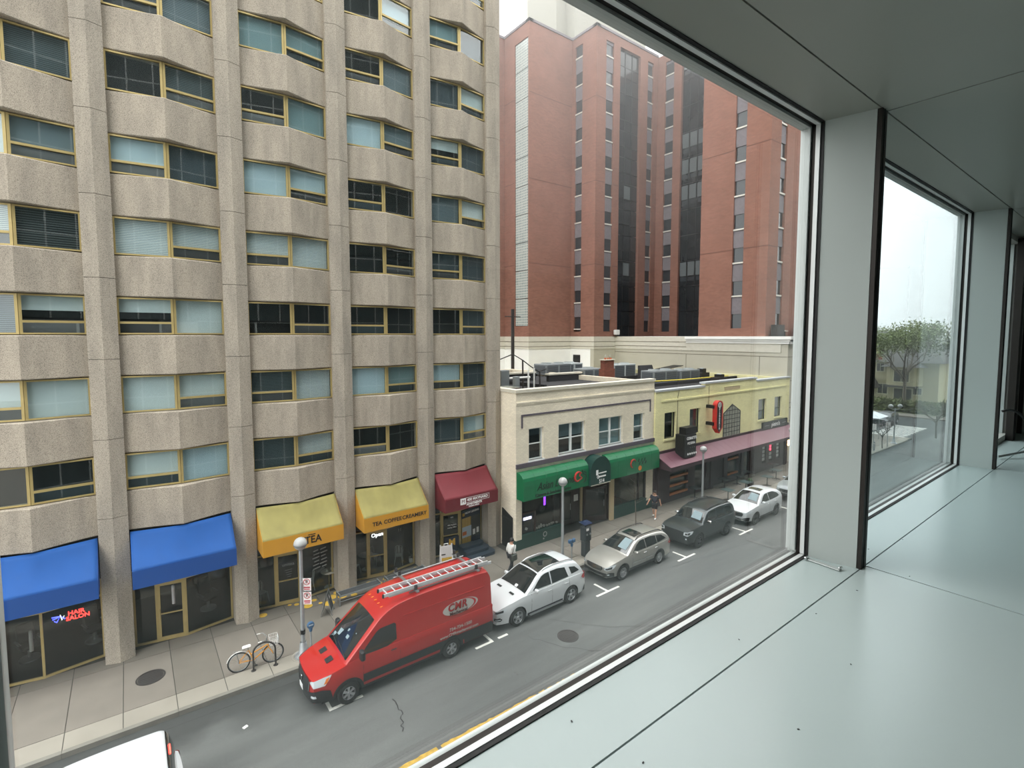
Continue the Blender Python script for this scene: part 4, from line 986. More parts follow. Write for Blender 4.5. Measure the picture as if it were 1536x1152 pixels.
    for j, x0 in enumerate((42.4,43.6,44.9)):
        fr = MB(); fr.box(x0,x0+.05,YF+.05,YF+.12,.7,2.2); fr.box(x0+.65,x0+.7,YF+.05,YF+.12,.7,2.2); o = fr.build('window','lead_frame',root); MB().box(x0+.05,x0+.65,YF+.1,YF+.11,.7,2.2).build('pane','store_glass',o)
        for q in range(4 if j != 1 else 2):
            z = .85+.33*q; MB().box(x0+.14,x0+.56,YF+.07,YF+.085,z,z+.25).build('menu_sheet','menu_white',o)
        if j == 1: 
            for z in (1.62, 1.9): MB().lathe([(.001,0),(.13,0),(.13,.02)], (x0+.35,YF+.06,z+.08), 14, axis='Y').build('neon_disc','neon_pink',o)
    for x in (28.2, 34.6, 36.4, 39.0, 41.0, 46.4): MB().box(x-.18, x+.18, YF-.12, YF, 0, 3.0).build('pilaster', 'brick_dark', root)
    st = MB(); st.box(34.9,36.3,20.2,20.65,0,.14); st.box(38.8,40.6,20.25,20.65,0,.14); st.build('doorstep','sidewalk_dull',root)
    # ---- long standing-seam awning
    t = thing('awning', 'long maroon metal awning along the yellow brick restaurant', 'awning', (37.3,20.0,2.6))
    n = 24; xa, xb = 27.78, 46.9; wd = (xb-xa)/n
    for i in range(n):
        x0, x1 = xa+i*wd, xa+(i+1)*wd
        q = MB(); q.xprism([(20.62,3.58),(19.38,2.92),(19.38,2.86),(20.62,3.5)], x0+.003, x1-.003); q.build('roof_sheet', 'maroon_metal', t)
    v = MB(); v.box(xa, xb, 19.38, 19.42, 2.66, 2.9); v.build('fascia', 'maroon_dark', t)
    v = MB(); v.box(xa, xb, 20.55, 20.65, 3.5, 3.72); v.build('flashing', 'maroon_dark', t)
    for x in (xa, xb-.02): v = MB(); v.xprism([(20.62,3.52),(19.4,2.9),(19.4,2.68),(20.62,2.68)], x, x+.02); v.build('end_panel', 'maroon_dark', t)
    # ---- signs
    s = thing('box_sign', 'black box sign lettered CORATTI\'S PIZZERIA standing on the maroon awning', 'sign', (30.45,20.1,3.4))
    MB().box(29.75,31.1,19.72,20.45,3.2,4.75).build('body','sign_black',s); MB().box(30.02,31.25,19.80,20.35,4.75,5.22).build('crown','sign_black',s)
    text("CORATTI'S", .26, (30.55,19.70,4.5), 'ink_white', s, bold=.008, sx=.92); text('PIZZERIA', .22, (30.5,19.70,4.16), 'ink_white', s, bold=.004)
    for i in range(3): text('*', .16, (30.4+.24*i,19.70,3.82), 'etched', s)
    for i in range(5): MB().lathe([(.001,0),(.075,0),(.075,.015)], (30.15+.24*i,19.705,3.42), 10, axis='Y').build('bulb','ink_white',s)
    MB().box(29.72,29.75,19.8,20.4,3.25,4.7).build('side_trim','sign_black',s)
    s = thing('blade_sign', 'red vertical blade sign lettered PIZZERIA with a ringed C on top', 'sign', (34.3,20.3,4.3))
    xm = 34.28; hw = .42
    out = [(xm-hw,4.75),(xm,4.35),(xm+hw,4.75)]+[(xm+hw*math.cos(a), 6.42+.34*math.sin(a)) for a in [PI*k/10 for k in range(11)]]
    MB().yprism(out, 19.86, 20.2).build('body','sign_red',s)
    inn = [(xm+(x-xm)*.72-.06, 5.4+(z-5.4)*.93) for x, z in out]; MB().yprism(inn, 19.85, 19.86).build('face','sign_black',s)
    for i, ch in enumerate('PIZZERIA'): text(ch, .25, (xm-.06,19.845,6.12-.2*i), 'ink_white', s, bold=.004)
    MB().lathe([(.001,0),(.2,0),(.2,.01)], (xm-.06,19.842,6.45), 18, axis='Y').build('ring','ink_white',s); MB().lathe([(.06,0),(.12,0),(.12,.01)], (xm-.06,19.835,6.45), 14, axis='Y').build('letter_ring','sign_black',s)
    for z in (4.95, 6.2): MB().box(xm-.55,xm-.3,20.05,20.645,z,z+.24).build('bracket','sign_black',s)
    s = thing('shop_sign', "black board sign lettered pietro's above the far end of the maroon awning", 'sign', (44.3,20.6,3.8))
    MB().box(42.1,46.5,20.5,20.64,3.6,4.2).build('board','sign_black',s); text("pietro's", .5, (44.3,20.49,3.9), 'ink_white', s, bold=.008); MB().box(42.4,43.1,20.49,20.5,3.87,3.91).build('rule','etched',s); MB().box(45.5,46.2,20.49,20.5,3.87,3.91).build('rule','etched',s)
    l = thing('wall_lamp', 'lit amber wall lamp on the cream wall past the maroon awning', 'lamp', (47.3,20.75,1.6)); mat('lamp_amber', (255,214,140), .5, emit=((255,205,120),6)); MB().cbox((47.28,20.72,1.85),(.2,.16,.55), bev=.03).build('shade','lamp_amber',l); MB().box(47.2,47.36,20.78,20.9,1.5,2.2).build('backplate','iron',l)
    # ---- pavement tables
    mat('table_green', (56,72,70), .5, var=.06); 
    def ptable(x, y, label, grp, dark=False):
        t = thing('patio_table', label, 'table', (x,y,0), 0, grp, world=False)
        MB().cbox((0,0,.74),(.72,.72,.03), bev=.008).build('table_top', 'sign_black' if dark else 'table_green', t); MB().tube([(0,0,.73),(0,0,.06)], .03, 8).build('stem','black',t)
        for a in range(4): f = MB(); f.tube([(0,0,.08),(.3*math.cos(a*PI/2+.5),.3*math.sin(a*PI/2+.5),.02)], [.025,.018], 6); f.build('foot','black',t)
    w5 = ['black pavement table by the wall just past the wooden-railed window','black pavement table by the wall at the middle restaurant door, first of three','black pavement table by the wall, second of three at the middle door','black pavement table by the wall, third of three at the middle door','black pavement table by the wall under the menu windows']
    for (x, y), lb in zip(((31.6,20.05),(35.36,19.96),(37.13,19.95),(38.73,19.9),(42.73,19.91)), w5): ptable(x, y, lb, 'tables along the restaurant wall', True)
    c5 = ['green pavement table by the kerb behind the black suv roof','low green pavement table by the kerb just behind the white crossover','large green pavement table by the kerb between the last two parked cars','green pavement table by the kerb beyond the large one','farthest green pavement table past the last lamp post']
    for (x, y), lb in zip(((33.0,18.35),(35.9,18.6),(38.6,18.35),(41.0,18.8),(45.5,18.9)), c5): ptable(x, y, lb, 'tables along the kerb')
    p = thing('planter', 'small dark round planter on the pavement between the kerb tables', 'planter', (37.3,19.0,0)); MB().lathe([(.001,0),(.2,0),(.26,.4),(.22,.4),(.001,.34)], (37.3,19.0,0), 16).build('pot','iron',p); l2 = MB(); l2.sphere((37.3,19.0,.48), .2, 10, 6); l2.build('foliage','leaf_dark',p)
yellow_shop()

# ------------------------------------------------------------------ rooftop plant
def rooftop():
    mat('hvac_grey', (132,138,140), .5, metal=.3, var=.05, vscale=5); mat('hvac_pale', (178,184,184), .5, metal=.2, var=.05, vscale=5); stripe_mat('louver', (58,62,66), (104,110,114), .09)
    def unit(label, x0, x1, y0, y1, z0, z1, m='hvac_grey', fan=1, grp='rooftop air conditioning units'):
        t = thing('air_conditioner', label, 'air conditioner', ((x0+x1)/2,(y0+y1)/2,z0-.0), 0, grp)
        MB().cbox(((x0+x1)/2,(y0+y1)/2,(z0+z1)/2+.06),(x1-x0,y1-y0,z1-z0-.12), bev=.03).build('cabinet', m, t)
        n = 2 if x1-x0 > 1.6 else 1; w_ = (x1-x0)/n
        for i in range(n): MB().box(x0+i*w_+.12, x0+(i+1)*w_-.12, y0-.02, y0, z0+.25, z1-.12).build('louver_panel','louver',t)
        MB().box(x0-.02, x0, y0+.15, y1-.15, z0+.25, z1-.12).build('louver_panel','louver',t)
        for i in range(fan):
            c = (lerp(x0,x1,(i+.5)/fan), (y0+y1)/2, z1); r = min(.45,(y1-y0)*.4,(x1-x0)*.4/fan*1.0)
            f = MB(); f.lathe([(r,0),(r,.1),(r*.92,.1),(r*.92,.0)], c, 20); 
            for a in range(4): f.cbox((c[0],c[1],c[2]+.08),(2*r*.92,.02,.02), rz=a*PI/4)
            f.build('fan_guard','hvac_pale',t)
        MB().box(x0+.05, x1-.05, y0+.1, y0+.2, z0, z0+.1).build('skid','iron',t); MB().box(x0+.05, x1-.05, y1-.2, y1-.1, z0, z0+.1).build('skid','iron',t)
    unit('long dark grey rooftop unit on the cream shop roof, left of the rest', 27.2,30.0,31,32.6,8.15,9.15, 'hvac_grey', 2)
    unit('pale grey rooftop unit behind the dark ones on the cream shop roof', 30.15,32.2,31.8,33.2,7.35,9.1, 'hvac_pale', 1)
    unit('low dark rooftop unit just left of the brick chimney', 28.85,31.0,28.3,29.6,7.36,8.85, 'hvac_grey', 1)
    unit('light rooftop unit to the right of the brick chimney', 35.9,39.0,31.4,32.9,7.35,8.8, 'hvac_pale', 2)
    unit('grey twin-panel rooftop unit nearest on the yellow building roof', 35.2,38.5,26.4,27.8,7.35,8.5, 'hvac_grey', 2)
    unit('grey twin-panel rooftop unit behind the parapet, right of its twin', 39.2,42.1,26.5,27.9,7.35,8.4, 'hvac_grey', 2)
    s = thing('roof_duct', 'black sloping duct hood between the rooftop units', 'duct', (37.6,29,7.35)); MB().xprism([(28.6,7.35),(29.4,7.35),(29.4,8.8),(29.2,8.8)], 36.8,38.6).build('hood','roof_black',s); MB().box(36.8,38.6,28.5,29.5,7.32,7.38).build('base','roof_black',s)
    s = thing('roof_panel', 'black tilted panel lying on the roof against the cream wall', 'roof panel', (46,31.5,7.9)); MB().cbox((44.9,31.8,8.2),(3.2,1.2,.06), ry=-.09, bev=.01).build('sheet','black',s); MB().box(43.6,46.2,31.4,32.2,7.6,7.95).build('support','iron',s); MB().box(43.4,46.4,31.3,32.3,7.35,7.6).build('curb','roof_black',s)
    c = thing('chimney', 'red brick chimney with clay pots on the cream shop roof edge', 'chimney', (28.8,25.9,7.35))
    brick_mat('brick_chimney', (122,72,58), (96,70,60), .23, .08, .15)
    MB().box(28.15,29.35,25.6,26.1,7.35,9.02).build('base_stack','brick_chimney',c); MB().box(28.25,29.3,25.65,26.05,9.02,9.66).build('upper_stack','brick_chimney',c); MB().box(28.18,29.37,25.58,26.12,9.66,9.72).build('cap','coping',c)
    mat('clay', (172,92,60), .8)
    for x in (28.55,28.85,29.15): MB().lathe([(.09,0),(.08,.12),(.06,.12)], (x,25.85,9.72), 10).build('pot','clay',c)
    for x in (28.5,29.0): q = MB(); q.tube([(x,25.85,9.7),(x,25.85,9.95),(x+.12,25.85,10.05)], .015, 5); q.build('wire','steel',c)
    for x, y, z0, z1, lb in ((41.5,24.2,7.35,8.1,'dark square roof vent near the front of the yellow roof'),(45.3,28.3,7.35,8.25,'dark roof vent with a pale cap against the cream wall')):
        v = thing('roof_vent', lb, 'vent', (x,y,z0)); MB().box(x-.75,x+.75,y-.4,y+.4,z0,z0+.5).build('base','iron',v); MB().box(x-.3,x+.3,y-.3,y+.3,z0+.5,z1).build('cowl','black',v); MB().lathe([(.001,.06),(.2,.05),(.22,0),(.001,0)], (x,y,z1), 14).build('cap','hvac_pale',v)
    # left end of the cream roof
    b = thing('roof_cabinet', 'grey electrical cabinet at the left end of the cream roof', 'cabinet', (17.8,24.2,8.15)); MB().cbox((17.8,24.2,8.85),(.6,.5,1.2), bev=.02).build('box','hvac_grey',b); MB().box(17.55,18.05,24,24.4,8.15,8.3).build('foot','iron',b)
    b = thing('roof_cabinet', 'small grey box standing at the front of the cream roof', 'cabinet', (17.55,22.6,8.15)); MB().cbox((17.55,22.6,8.68),(.3,.3,1.02), bev=.02).build('box','hvac_grey',b); MB().box(17.42,17.68,22.5,22.7,8.15,8.2).build('foot','iron',b)
    for x, y, z, lb in ((18.77,23,9.5,'thin white vent pipe on the cream roof, first of two'),(20.05,24,9.5,'white vent pipe on the cream roof below the black cable')):
        v = thing('vent_pipe', lb, 'pipe', (x,y,8.15)); MB().tube([(x,y,8.15),(x,y,z)], .05, 8).build('pipe','white_paint',v); MB().lathe([(.12,0),(.07,.12)], (x,y,8.15), 10).build('collar','roof_black',v)
    v = thing('vent_pipe', 'horizontal white pipe run on the cream roof between the grey boxes', 'pipe', (18.6,24,8.15)); MB().tube([(18.1,24,8.95),(19.7,24,8.95)], .07, 8).build('pipe','white_paint',v); MB().tube([(19.6,24,8.95),(19.6,24,8.15)], .06, 8).build('leg','white_paint',v)
    v = thing('skylight', 'maroon skylight curb lying at the left corner of the cream roof', 'skylight', (17.0,22.4,8.15)); MB().box(16.5,17.4,22.0,23.2,8.15,8.6).build('curb','maroon_dark',v); MB().box(16.55,17.35,22.05,23.15,8.6,8.64).build('glass','obscure_glass',v)
    for x, y, z, lb in ((19.57,24.5,9.98,'tall thin post holding the black cable on the cream roof'),(20.53,24,9.2,'short post holding the lower end of the black cable')):
        v = thing('cable_post', lb, 'post', (x,y,8.15)); MB().tube([(x,y,8.15),(x-.03,y,z)], .05, 8).build('shaft','iron',v); MB().box(x-.15,x+.15,y-.15,y+.15,8.15,8.2).build('foot','iron',v)
    cb = MB(); cb.tube([(19.0,30,9.2),(18.9,26,10.0),(19.15,25,10.35),(19.55,24.5,9.98),(20.0,24.3,9.6),(20.5,24,9.22),(22.5,26.5,9.0),(27.2,31,8.8)], .035, 6); o = cb.build('roof_cable','black'); tag(o, 'black power cable sagging over posts across the cream roof', 'cable')
    p = MB(); p.tube([(29.1,38,7),(29.1,38,14.0)], .17, 10); p.tube([(28.2,38,13.3),(30,38,13.3)], .05, 6); o = p.build('utility_pole','iron'); tag(o, 'grey utility pole standing behind the cream shop against the white wall', 'pole')
    y = MB(); y.tube([(28.1,25.2,7.95),(36.5,24.6,7.85),(44,24.8,7.8)], .05, 6); o = y.build('gas_pipe','pipe_yellow' if 'pipe_yellow' in MATS else mat('pipe_yellow',(222,200,60),.5)); tag(o, 'bright yellow gas pipe running along the yellow building roof', 'pipe')
rooftop()
# ------------------------------------------------------------------ brick tower and its cream podium
def tower():
    brick_mat('brick_red', (140,99,85), (128,98,88), .40, .13, .10); mat('brick_grey', (118,112,116), .85, var=.12, vscale=5); mat('stone_sill', (206,202,192), .8)
    mat('tower_glass', (52,56,60), .12, spec=.7); mat('curtain_dark', (34,37,40), .14, spec=.6, var=.2, vscale=.5); mat('curtain_pane', (96,102,104), .15, spec=.7); mat('penthouse_cream', (156,154,142), .8, var=.03)
    m, nt, N, L, b = node_mat('glass_block')
    g = N.new('ShaderNodeNewGeometry'); sx = N.new('ShaderNodeSeparateXYZ'); L.new(g.outputs['Position'], sx.inputs[0]); cb = N.new('ShaderNodeCombineXYZ'); L.new(sx.outputs[1], cb.inputs[0]); L.new(sx.outputs[2], cb.inputs[1])
    t = N.new('ShaderNodeTexBrick'); t.offset = 0; L.new(cb.outputs[0], t.inputs['Vector']); t.inputs['Scale'].default_value = 1; t.inputs['Brick Width'].default_value = .3; t.inputs['Row Height'].default_value = .3; t.inputs['Mortar Size'].default_value = .045
    t.inputs['Color1'].default_value = (*lin((150,164,162)),1); t.inputs['Color2'].default_value = (*lin((128,144,144)),1); t.inputs['Mortar'].default_value = (*lin((196,200,194)),1); L.new(t.outputs[0], b.inputs['Base Color']); b.inputs['Roughness'].default_value = .2
    root = thing('brick_tower', 'tall red brick tower with dark glass strips and stacked windows behind the shops', 'building', (48,44,11.4))
    ZB, ZT = 11.4, 46.2
    # footprint corners of the folded front
    C0, A1, V1, A2, V2 = (36.8,49.6), (36.8,45.0), (43.4,45.0), (43.4,41.1), (54.5,41.1)
    def slab_y(x0, x1, y, z0, z1, holes, nm='wall'):      # front facing wall with recesses
        b = MB(); wall_holes(b, x0, x1, z0, z1, holes, y, y+.6); b.build(nm, 'brick_red', root)
    def slab_x(y0, y1, x, z0, z1, holes, nm='wall'):      # wall facing -X
        b = MB(); tmp = MB(); wall_holes(tmp, y0, y1, z0, z1, holes, x, x+.6)
        b.v = [(v[1], v[0], v[2]) for v in tmp.v]; b.f = [f[::-1] for f in tmp.f]; b.mi = tmp.mi; b.sm = tmp.sm; b.build(nm, 'brick_red', root)
    slab_y(24, C0[0], C0[1], ZB, ZT, [])
    slab_x(A1[1], C0[1], A1[0], ZB, ZT, [(45.2,47.6,12.6,44.6)])
    slab_y(A1[0]+.6, V1[0], A1[1], ZB, ZT, [])
    slab_x(A2[1], V1[1], A2[0], ZB, ZT, [(43.3,44.5,12.0,45.2)])
    slab_y(A2[0]+.6, V2[0], A2[1], ZB, ZT, [(45.0,46.3,12.0,45.2),(47.4,51.1,11.41,45.2),(52.5,53.6,12.0,45.2)])
    slab_x(33.5, V2[1], V2[0], ZB, ZT, [(38.74,39.98,12.0,45.2),(34.5,37.65,11.41,45.2)])
    NX = 47.2
    slab_x(23.1, 30.0, NX, ZB, ZT, [(25.42,26.52,12.2,45.0)])
    slab_y(NX+.6, 62, 23.1, ZB, ZT, [(49.1,50.3,12.2,45.0),(53.4,54.6,12.2,45.0)])
    bb = MB(); bb.box(24, C0[0]+.6, C0[1]+.6, 60, ZB, ZT); bb.box(C0[0]+.6, 60, 45.7, 60, ZB, ZT); bb.box(44.1, 60, 41.8, 45.7, ZB, ZT); bb.box(55.2, 62, 33.5, 41.8, ZB, ZT); bb.box(47.9, 62, 23.8, 30.0, ZB, ZT); bb.build('core', 'brick_grey', root)
    # horizontal control joints
    j = MB()
    for z in (19.75, 29.2, 38.6):
        j.box(A1[0], V1[0], A1[1]-.012, A1[1], z, z+.07); j.box(NX-.012, NX, 26.55, 30, z, z+.07); j.box(NX-.012, NX, 23.1, 25.4, z, z+.07); j.box(NX, 49.0, 23.09, 23.1, z, z+.07); j.box(A2[0], 44.9, A2[1]-.012, A2[1], z, z+.07); j.box(A2[0]-.012, A2[0], 41.1, 43.2, z, z+.07); j.box(A1[0]-.012, A1[0], 47.7, 49.6, z, z+.07); j.box(46.4,47.3,A2[1]-.012,A2[1],z,z+.07)
    mat('joint_red', (104,72,62), .9); j.build('control_joint', 'joint_red', root)
    # window strips
    def strip_y(x0, x1, y, z0, n, h, step):
        for i in range(n):
            z = z0+i*step
            w_ = MB(); w_.box(x0+.02, x1-.02, y+.22, y+.28, z, z+h); o = w_.build('window', 'tower_glass', root)
            MB().box(x0, x1, y+.05, y+.3, z-.14, z).build('sill', 'stone_sill', o)
            MB().box(x0, x1, y+.14, y+.3, z+h, z+step-.14).build('spandrel', 'brick_grey', o)
    def strip_x(y0, y1, x, z0, n, h, step):
        for i in range(n):
            z = z0+i*step
            w_ = MB(); w_.box(x+.22, x+.28, y0+.02, y1-.02, z, z+h); o = w_.build('window', 'tower_glass', root)
            MB().box(x+.05, x+.3, y0, y1, z-.14, z).build('sill', 'stone_sill', o)
            MB().box(x+.14, x+.3, y0, y1, z+h, z+step-.14).build('spandrel', 'brick_grey', o)
    S = 3.16; zf = 43.6-10*S+.0
    strip_x(43.3, 44.5, A2[0], zf+.35, 10, 1.4, S); strip_x(43.3, 44.5, A2[0], zf+.35+10*S, 1, 1.2, 1.45)
    strip_y(45.0, 46.3, A2[1], zf, 10, 1.4, S); strip_y(45.0, 46.3, A2[1], zf+10*S, 1, 1.3, 1.7)
    strip_y(52.5, 53.6, A2[1], zf, 10, 1.4, S); strip_y(52.5, 53.6, A2[1], zf+10*S, 1, 1.3, 1.7)
    strip_x(38.74, 39.98, V2[0], zf, 10, 1.4, S); strip_x(38.74, 39.98, V2[0], zf+10*S, 1, 1.3, 1.7)
    S2 = 3.18
    strip_x(25.42, 26.52, NX, 12.2, 10, 1.38, S2); strip_y(49.1, 50.3, 23.1, 12.2, 10, 1.38, S2); strip_y(53.4, 54.6, 23.1, 12.2, 10, 1.38, S2)
    # dark curtain walls, one panel per storey
    for i in range(11):
        z = 11.45+i*3.07; z1 = z+3.0
        p = MB(); p.box(47.42, 51.08, 41.42, 41.5, z, z1); o = p.build('curtain_panel', 'curtain_dark', root)
        for x in (48.6, 49.85): MB().box(x, x+.06, 41.36, 41.42, z, z1).build('mullion', 'lead_frame', o)
        MB().box(47.42, 51.08, 41.37, 41.42, z+1.2, z+1.26).build('transom', 'lead_frame', o)
        if i in (2, 5): MB().box(48.66, 49.8, 41.40, 41.415, z+1.26, z1-.2).build('blind', 'curtain_pane', o)
        p = MB(); p.box(54.82, 54.9, 34.52, 37.63, z, z1); o = p.build('curtain_panel', 'curtain_dark', root)
        for y in (35.5, 36.6): MB().box(54.76, 54.82, y, y+.06, z, z1).build('mullion', 'lead_frame', o)
        if i in (2, 5, 6, 7, 10):
            for k, (ya, yb) in enumerate(((34.6,35.4),(35.6,36.5),(36.7,37.55))):
                MB().box(54.80, 54.815, ya, yb, z+1.2, z1-.15).build('pane', 'curtain_pane', o); MB().box(54.80, 54.815, ya, lerp(ya,yb,.9), z+.55, z+1.05).build('pane', 'tower_glass', o)
    for i in range(10):
        z = 12.65+i*3.2; MB().box(36.9, 37.0, 45.22, 47.58, z, z+3.12).build('glass_block_panel', 'glass_block', root)
    q = MB(); q.box(24, C0[0]+.6, C0[1]-.1, 50.2, ZT, ZT+.25); q.box(A1[0]-.1, A1[0]+.5, A1[1]-.1, C0[1], ZT, ZT+.25); q.box(A1[0]-.1, V1[0], A1[1]-.1, A1[1]+.5, ZT, ZT+.25); q.box(A2[0]-.1, A2[0]+.5, A2[1]-.1, V1[1], ZT, ZT+.25); q.box(A2[0]-.1, V2[0], A2[1]-.1, A2[1]+.5, ZT, ZT+.25); q.build('coping', 'brick_grey', root)
    ph = MB(); ph.box(44.6, 47.0, 49.2, 55, ZT, 60); ph.box(46.2, 60, 47.5, 55, ZT, 60); ph.build('penthouse', 'penthouse_cream', root)
    MB().box(53.5, 54.4, 47.4, 47.5, 48.2, 50.4).build('penthouse_window', 'tower_glass', root)
    # ---- podium
    mat('podium_beige', (184,180,164), .85, var=.04, vscale=.8); mat('podium_white', (240,240,236), .85, var=.03, vscale=1); mat('podium_band', (204,200,186), .85, var=.04); mat('joint_brown', (118,110,96), .9)
    pod = thing('podium_building', 'cream rendered podium with a white cornice, below the brick tower', 'building', (47,35,0))
    def polyface(pts, z0, z1, m, nm, d=.0):
        for (xa, ya), (xb, yb) in zip(pts, pts[1:]):
            b = MB()
            if abs(ya-yb) < 1e-6: b.box(xa-d, xb+d, ya-d, ya+.55, z0, z1)
            else: b.box(xa-d, xa+.55, min(ya,yb)+.55, max(ya,yb)+d, z0, z1)
            b.build(nm, m, pod)
    line = [(24,49.5),(36.7,49.5),(36.7,44.9),(43.3,44.9),(43.3,41.0),(47.0,41.0)]
    polyface(line[:5], 0, 9.95, 'podium_white', 'wall'); polyface(line[4:], 0, 9.95, 'podium_beige', 'wall')
    polyface(line, 9.95, 11.4, 'podium_band', 'frieze', .05); polyface(line, 10.75, 10.82, 'joint_brown', 'joint', .06); polyface(line, 10.2, 10.26, 'joint_brown', 'joint', .06)
    # long wall running to the street
    b = MB(); tmp = MB(); wall_holes(tmp, 21.5, 41.0, 0, 9.95, [], 47.0, 47.5); b.v = [(v[1],v[0],v[2]) for v in tmp.v]; b.f = [f[::-1] for f in tmp.f]; b.mi = tmp.mi; b.sm = tmp.sm; b.build('wall', 'podium_beige', pod)
    MB().box(46.95, 47.5, 31.2, 41.0, 9.95, 11.4).build('frieze', 'podium_band', pod)
    MB().box(46.94, 47.5, 21.5, 31.2, 9.95, 10.75).build('frieze', 'podium_band', pod)
    c = MB(); c.box(46.6, 47.6, 20.5, 31.2, 11.15, 11.42); c.box(46.75, 47.6, 20.65, 31.2, 10.95, 11.15); c.box(46.85, 47.6, 20.75, 31.2, 10.75, 10.95); c.build('cornice', 'podium_white', pod)
    c = MB(); c.box(47, 64, 20.5, 21.5, 11.15, 11.42); c.box(47, 64, 20.65, 21.5, 10.75, 11.15); c.build('cornice', 'podium_white', pod)
    j = MB(); j.box(46.985, 47.0, 20.95, 41.0, 9.55, 9.6); j.box(46.985, 47.0, 31.2, 31.25, 0, 9.6); j.box(46.985,47.0,23.4,23.45,7,9.6)
    for z in (10.3, 10.8): j.box(46.93, 46.95, 31.2, 41, z, z+.06)
    j.build('joint', 'joint_brown', pod)
    b = MB(); wall_holes(b, 47.0, 64, 0, 10.75, [(48.6,51.6,.05,3.2),(53,57,.05,3.2)], 20.9, 21.5); b.build('wall', 'podium_beige', pod)
    j = MB()
    for z in (9.55, 7.4, 5.4, 4.95, 3.75): j.box(47.0, 64, 20.885, 20.9, z, z+.05)
    for x in (50.2, 54, 58): j.box(x, x+.05, 20.885, 20.9, 5.0, 9.6)
    j.build('joint', 'joint_brown', pod)
    for x0, x1 in ((48.6,51.6),(53,57)): MB().box(x0, x1, 21.35, 21.4, .05, 3.2).build('opening_glass', 'tower_glass', pod); MB().box(x0, x1, 21.25, 21.35, 1.1, 1.2).build('rail', 'podium_white', pod)
    MB().box(47.5, 64, 21.5, 49, 10.9, 11.1).build('roof', 'roof_black', pod)
    for x0, x1, y, z0, z1 in ((37.5,38.9,44.9,6.5,9.2),): pass
    d = MB(); d.box(43.27, 43.31, 43.2, 44.4, 6.0, 9.2); d.build('doorway', 'black', pod)
    d = MB(); d.box(30.9, 32.2, 49.46, 49.51, 6.0, 9.2); d.build('doorway', 'black', pod)
    for x, y, lb in ((47.9,22.3,'dark rooftop box behind the white cornice, left of the pair'),(52.6,22.3,'dark rooftop box behind the white cornice, at the window edge')):
        u = thing('roof_box', lb, 'roof box', (x,y,11.1)); MB().box(x,x+1.4,y,y+.6,11.1,12.5).build('body','iron',u); MB().lathe([(.001,.1),(.35,.05),(.35,0)], (x+2.0,y+.3,11.9), 12).build('cowl','podium_band',u); MB().tube([(x+2.0,y+.3,11.1),(x+2.0,y+.3,11.9)], .12, 8).build('stack','iron',u)
    u = thing('wall_light', 'white floodlight box mounted beside the dark tower glass', 'light', (46.9,40.6,11.45)); MB().cbox((46.9,40.7,11.9),(.7,.4,.6), bev=.05).build('head','white_paint',u); MB().box(46.8,47.0,40.6,40.8,11.42,11.7).build('bracket','iron',u)
    # ---- gap filler block to the left, hidden mostly by the concrete block
tower()

def mist():
    m = bpy.data.materials.new('mist'); m.use_nodes = True; nt = m.node_tree; N = nt.nodes; L = nt.links
    for n in list(N): N.remove(n)
    out = N.new('ShaderNodeOutputMaterial'); sc = N.new('ShaderNodeVolumeScatter'); ab = N.new('ShaderNodeVolumeAbsorption'); ad = N.new('ShaderNodeAddShader')
    g = N.new('ShaderNodeNewGeometry'); sx = N.new('ShaderNodeSeparateXYZ'); L.new(g.outputs['Position'], sx.inputs[0])
    mr = N.new('ShaderNodeMapRange'); L.new(sx.outputs[2], mr.inputs[0]); mr.inputs[1].default_value = 15; mr.inputs[2].default_value = 46; mr.inputs[3].default_value = 0; mr.inputs[4].default_value = 1
    for nd, k in ((sc, .0085), (ab, .0)):
        mu = N.new('ShaderNodeMath'); mu.operation = 'MULTIPLY'; L.new(mr.outputs[0], mu.inputs[0]); mu.inputs[1].default_value = k; L.new(mu.outputs[0], nd.inputs['Density']); nd.inputs['Color'].default_value = (1, 1, 1, 1) if nd is sc else (0, 0, 0, 1)
    L.new(sc.outputs[0], ad.inputs[0]); L.new(ab.outputs[0], ad.inputs[1]); L.new(ad.outputs[0], out.inputs['Volume'])
    MATS['mist'] = m
    far = bpy.data.materials.new('far_mist'); far.use_nodes = True; FN = far.node_tree.nodes; fo = FN['Material Output']; FN.remove(FN['Principled BSDF']); fs = FN.new('ShaderNodeVolumeScatter'); fs.inputs['Density'].default_value = .0035; far.node_tree.links.new(fs.outputs[0], fo.inputs['Volume']); MATS['far_mist'] = far
    o = MB().box(66, 260, 4, 21.9, -.5, 60).build('mist', 'far_mist'); tag(o, 'thin mist over the far end of the street', 'mist', kind='stuff')
    o = MB().box(90.1, 260, 22, 110, -.5, 60).build('mist', 'far_mist'); tag(o, 'thin mist around the far houses and trees', 'mist', kind='stuff')
    o = MB().box(22, 90, 22.0, 90, 15, 90).build('mist', 'mist'); tag(o, 'low grey mist drifting around the top of the brick tower', 'mist', kind='stuff')
mist()
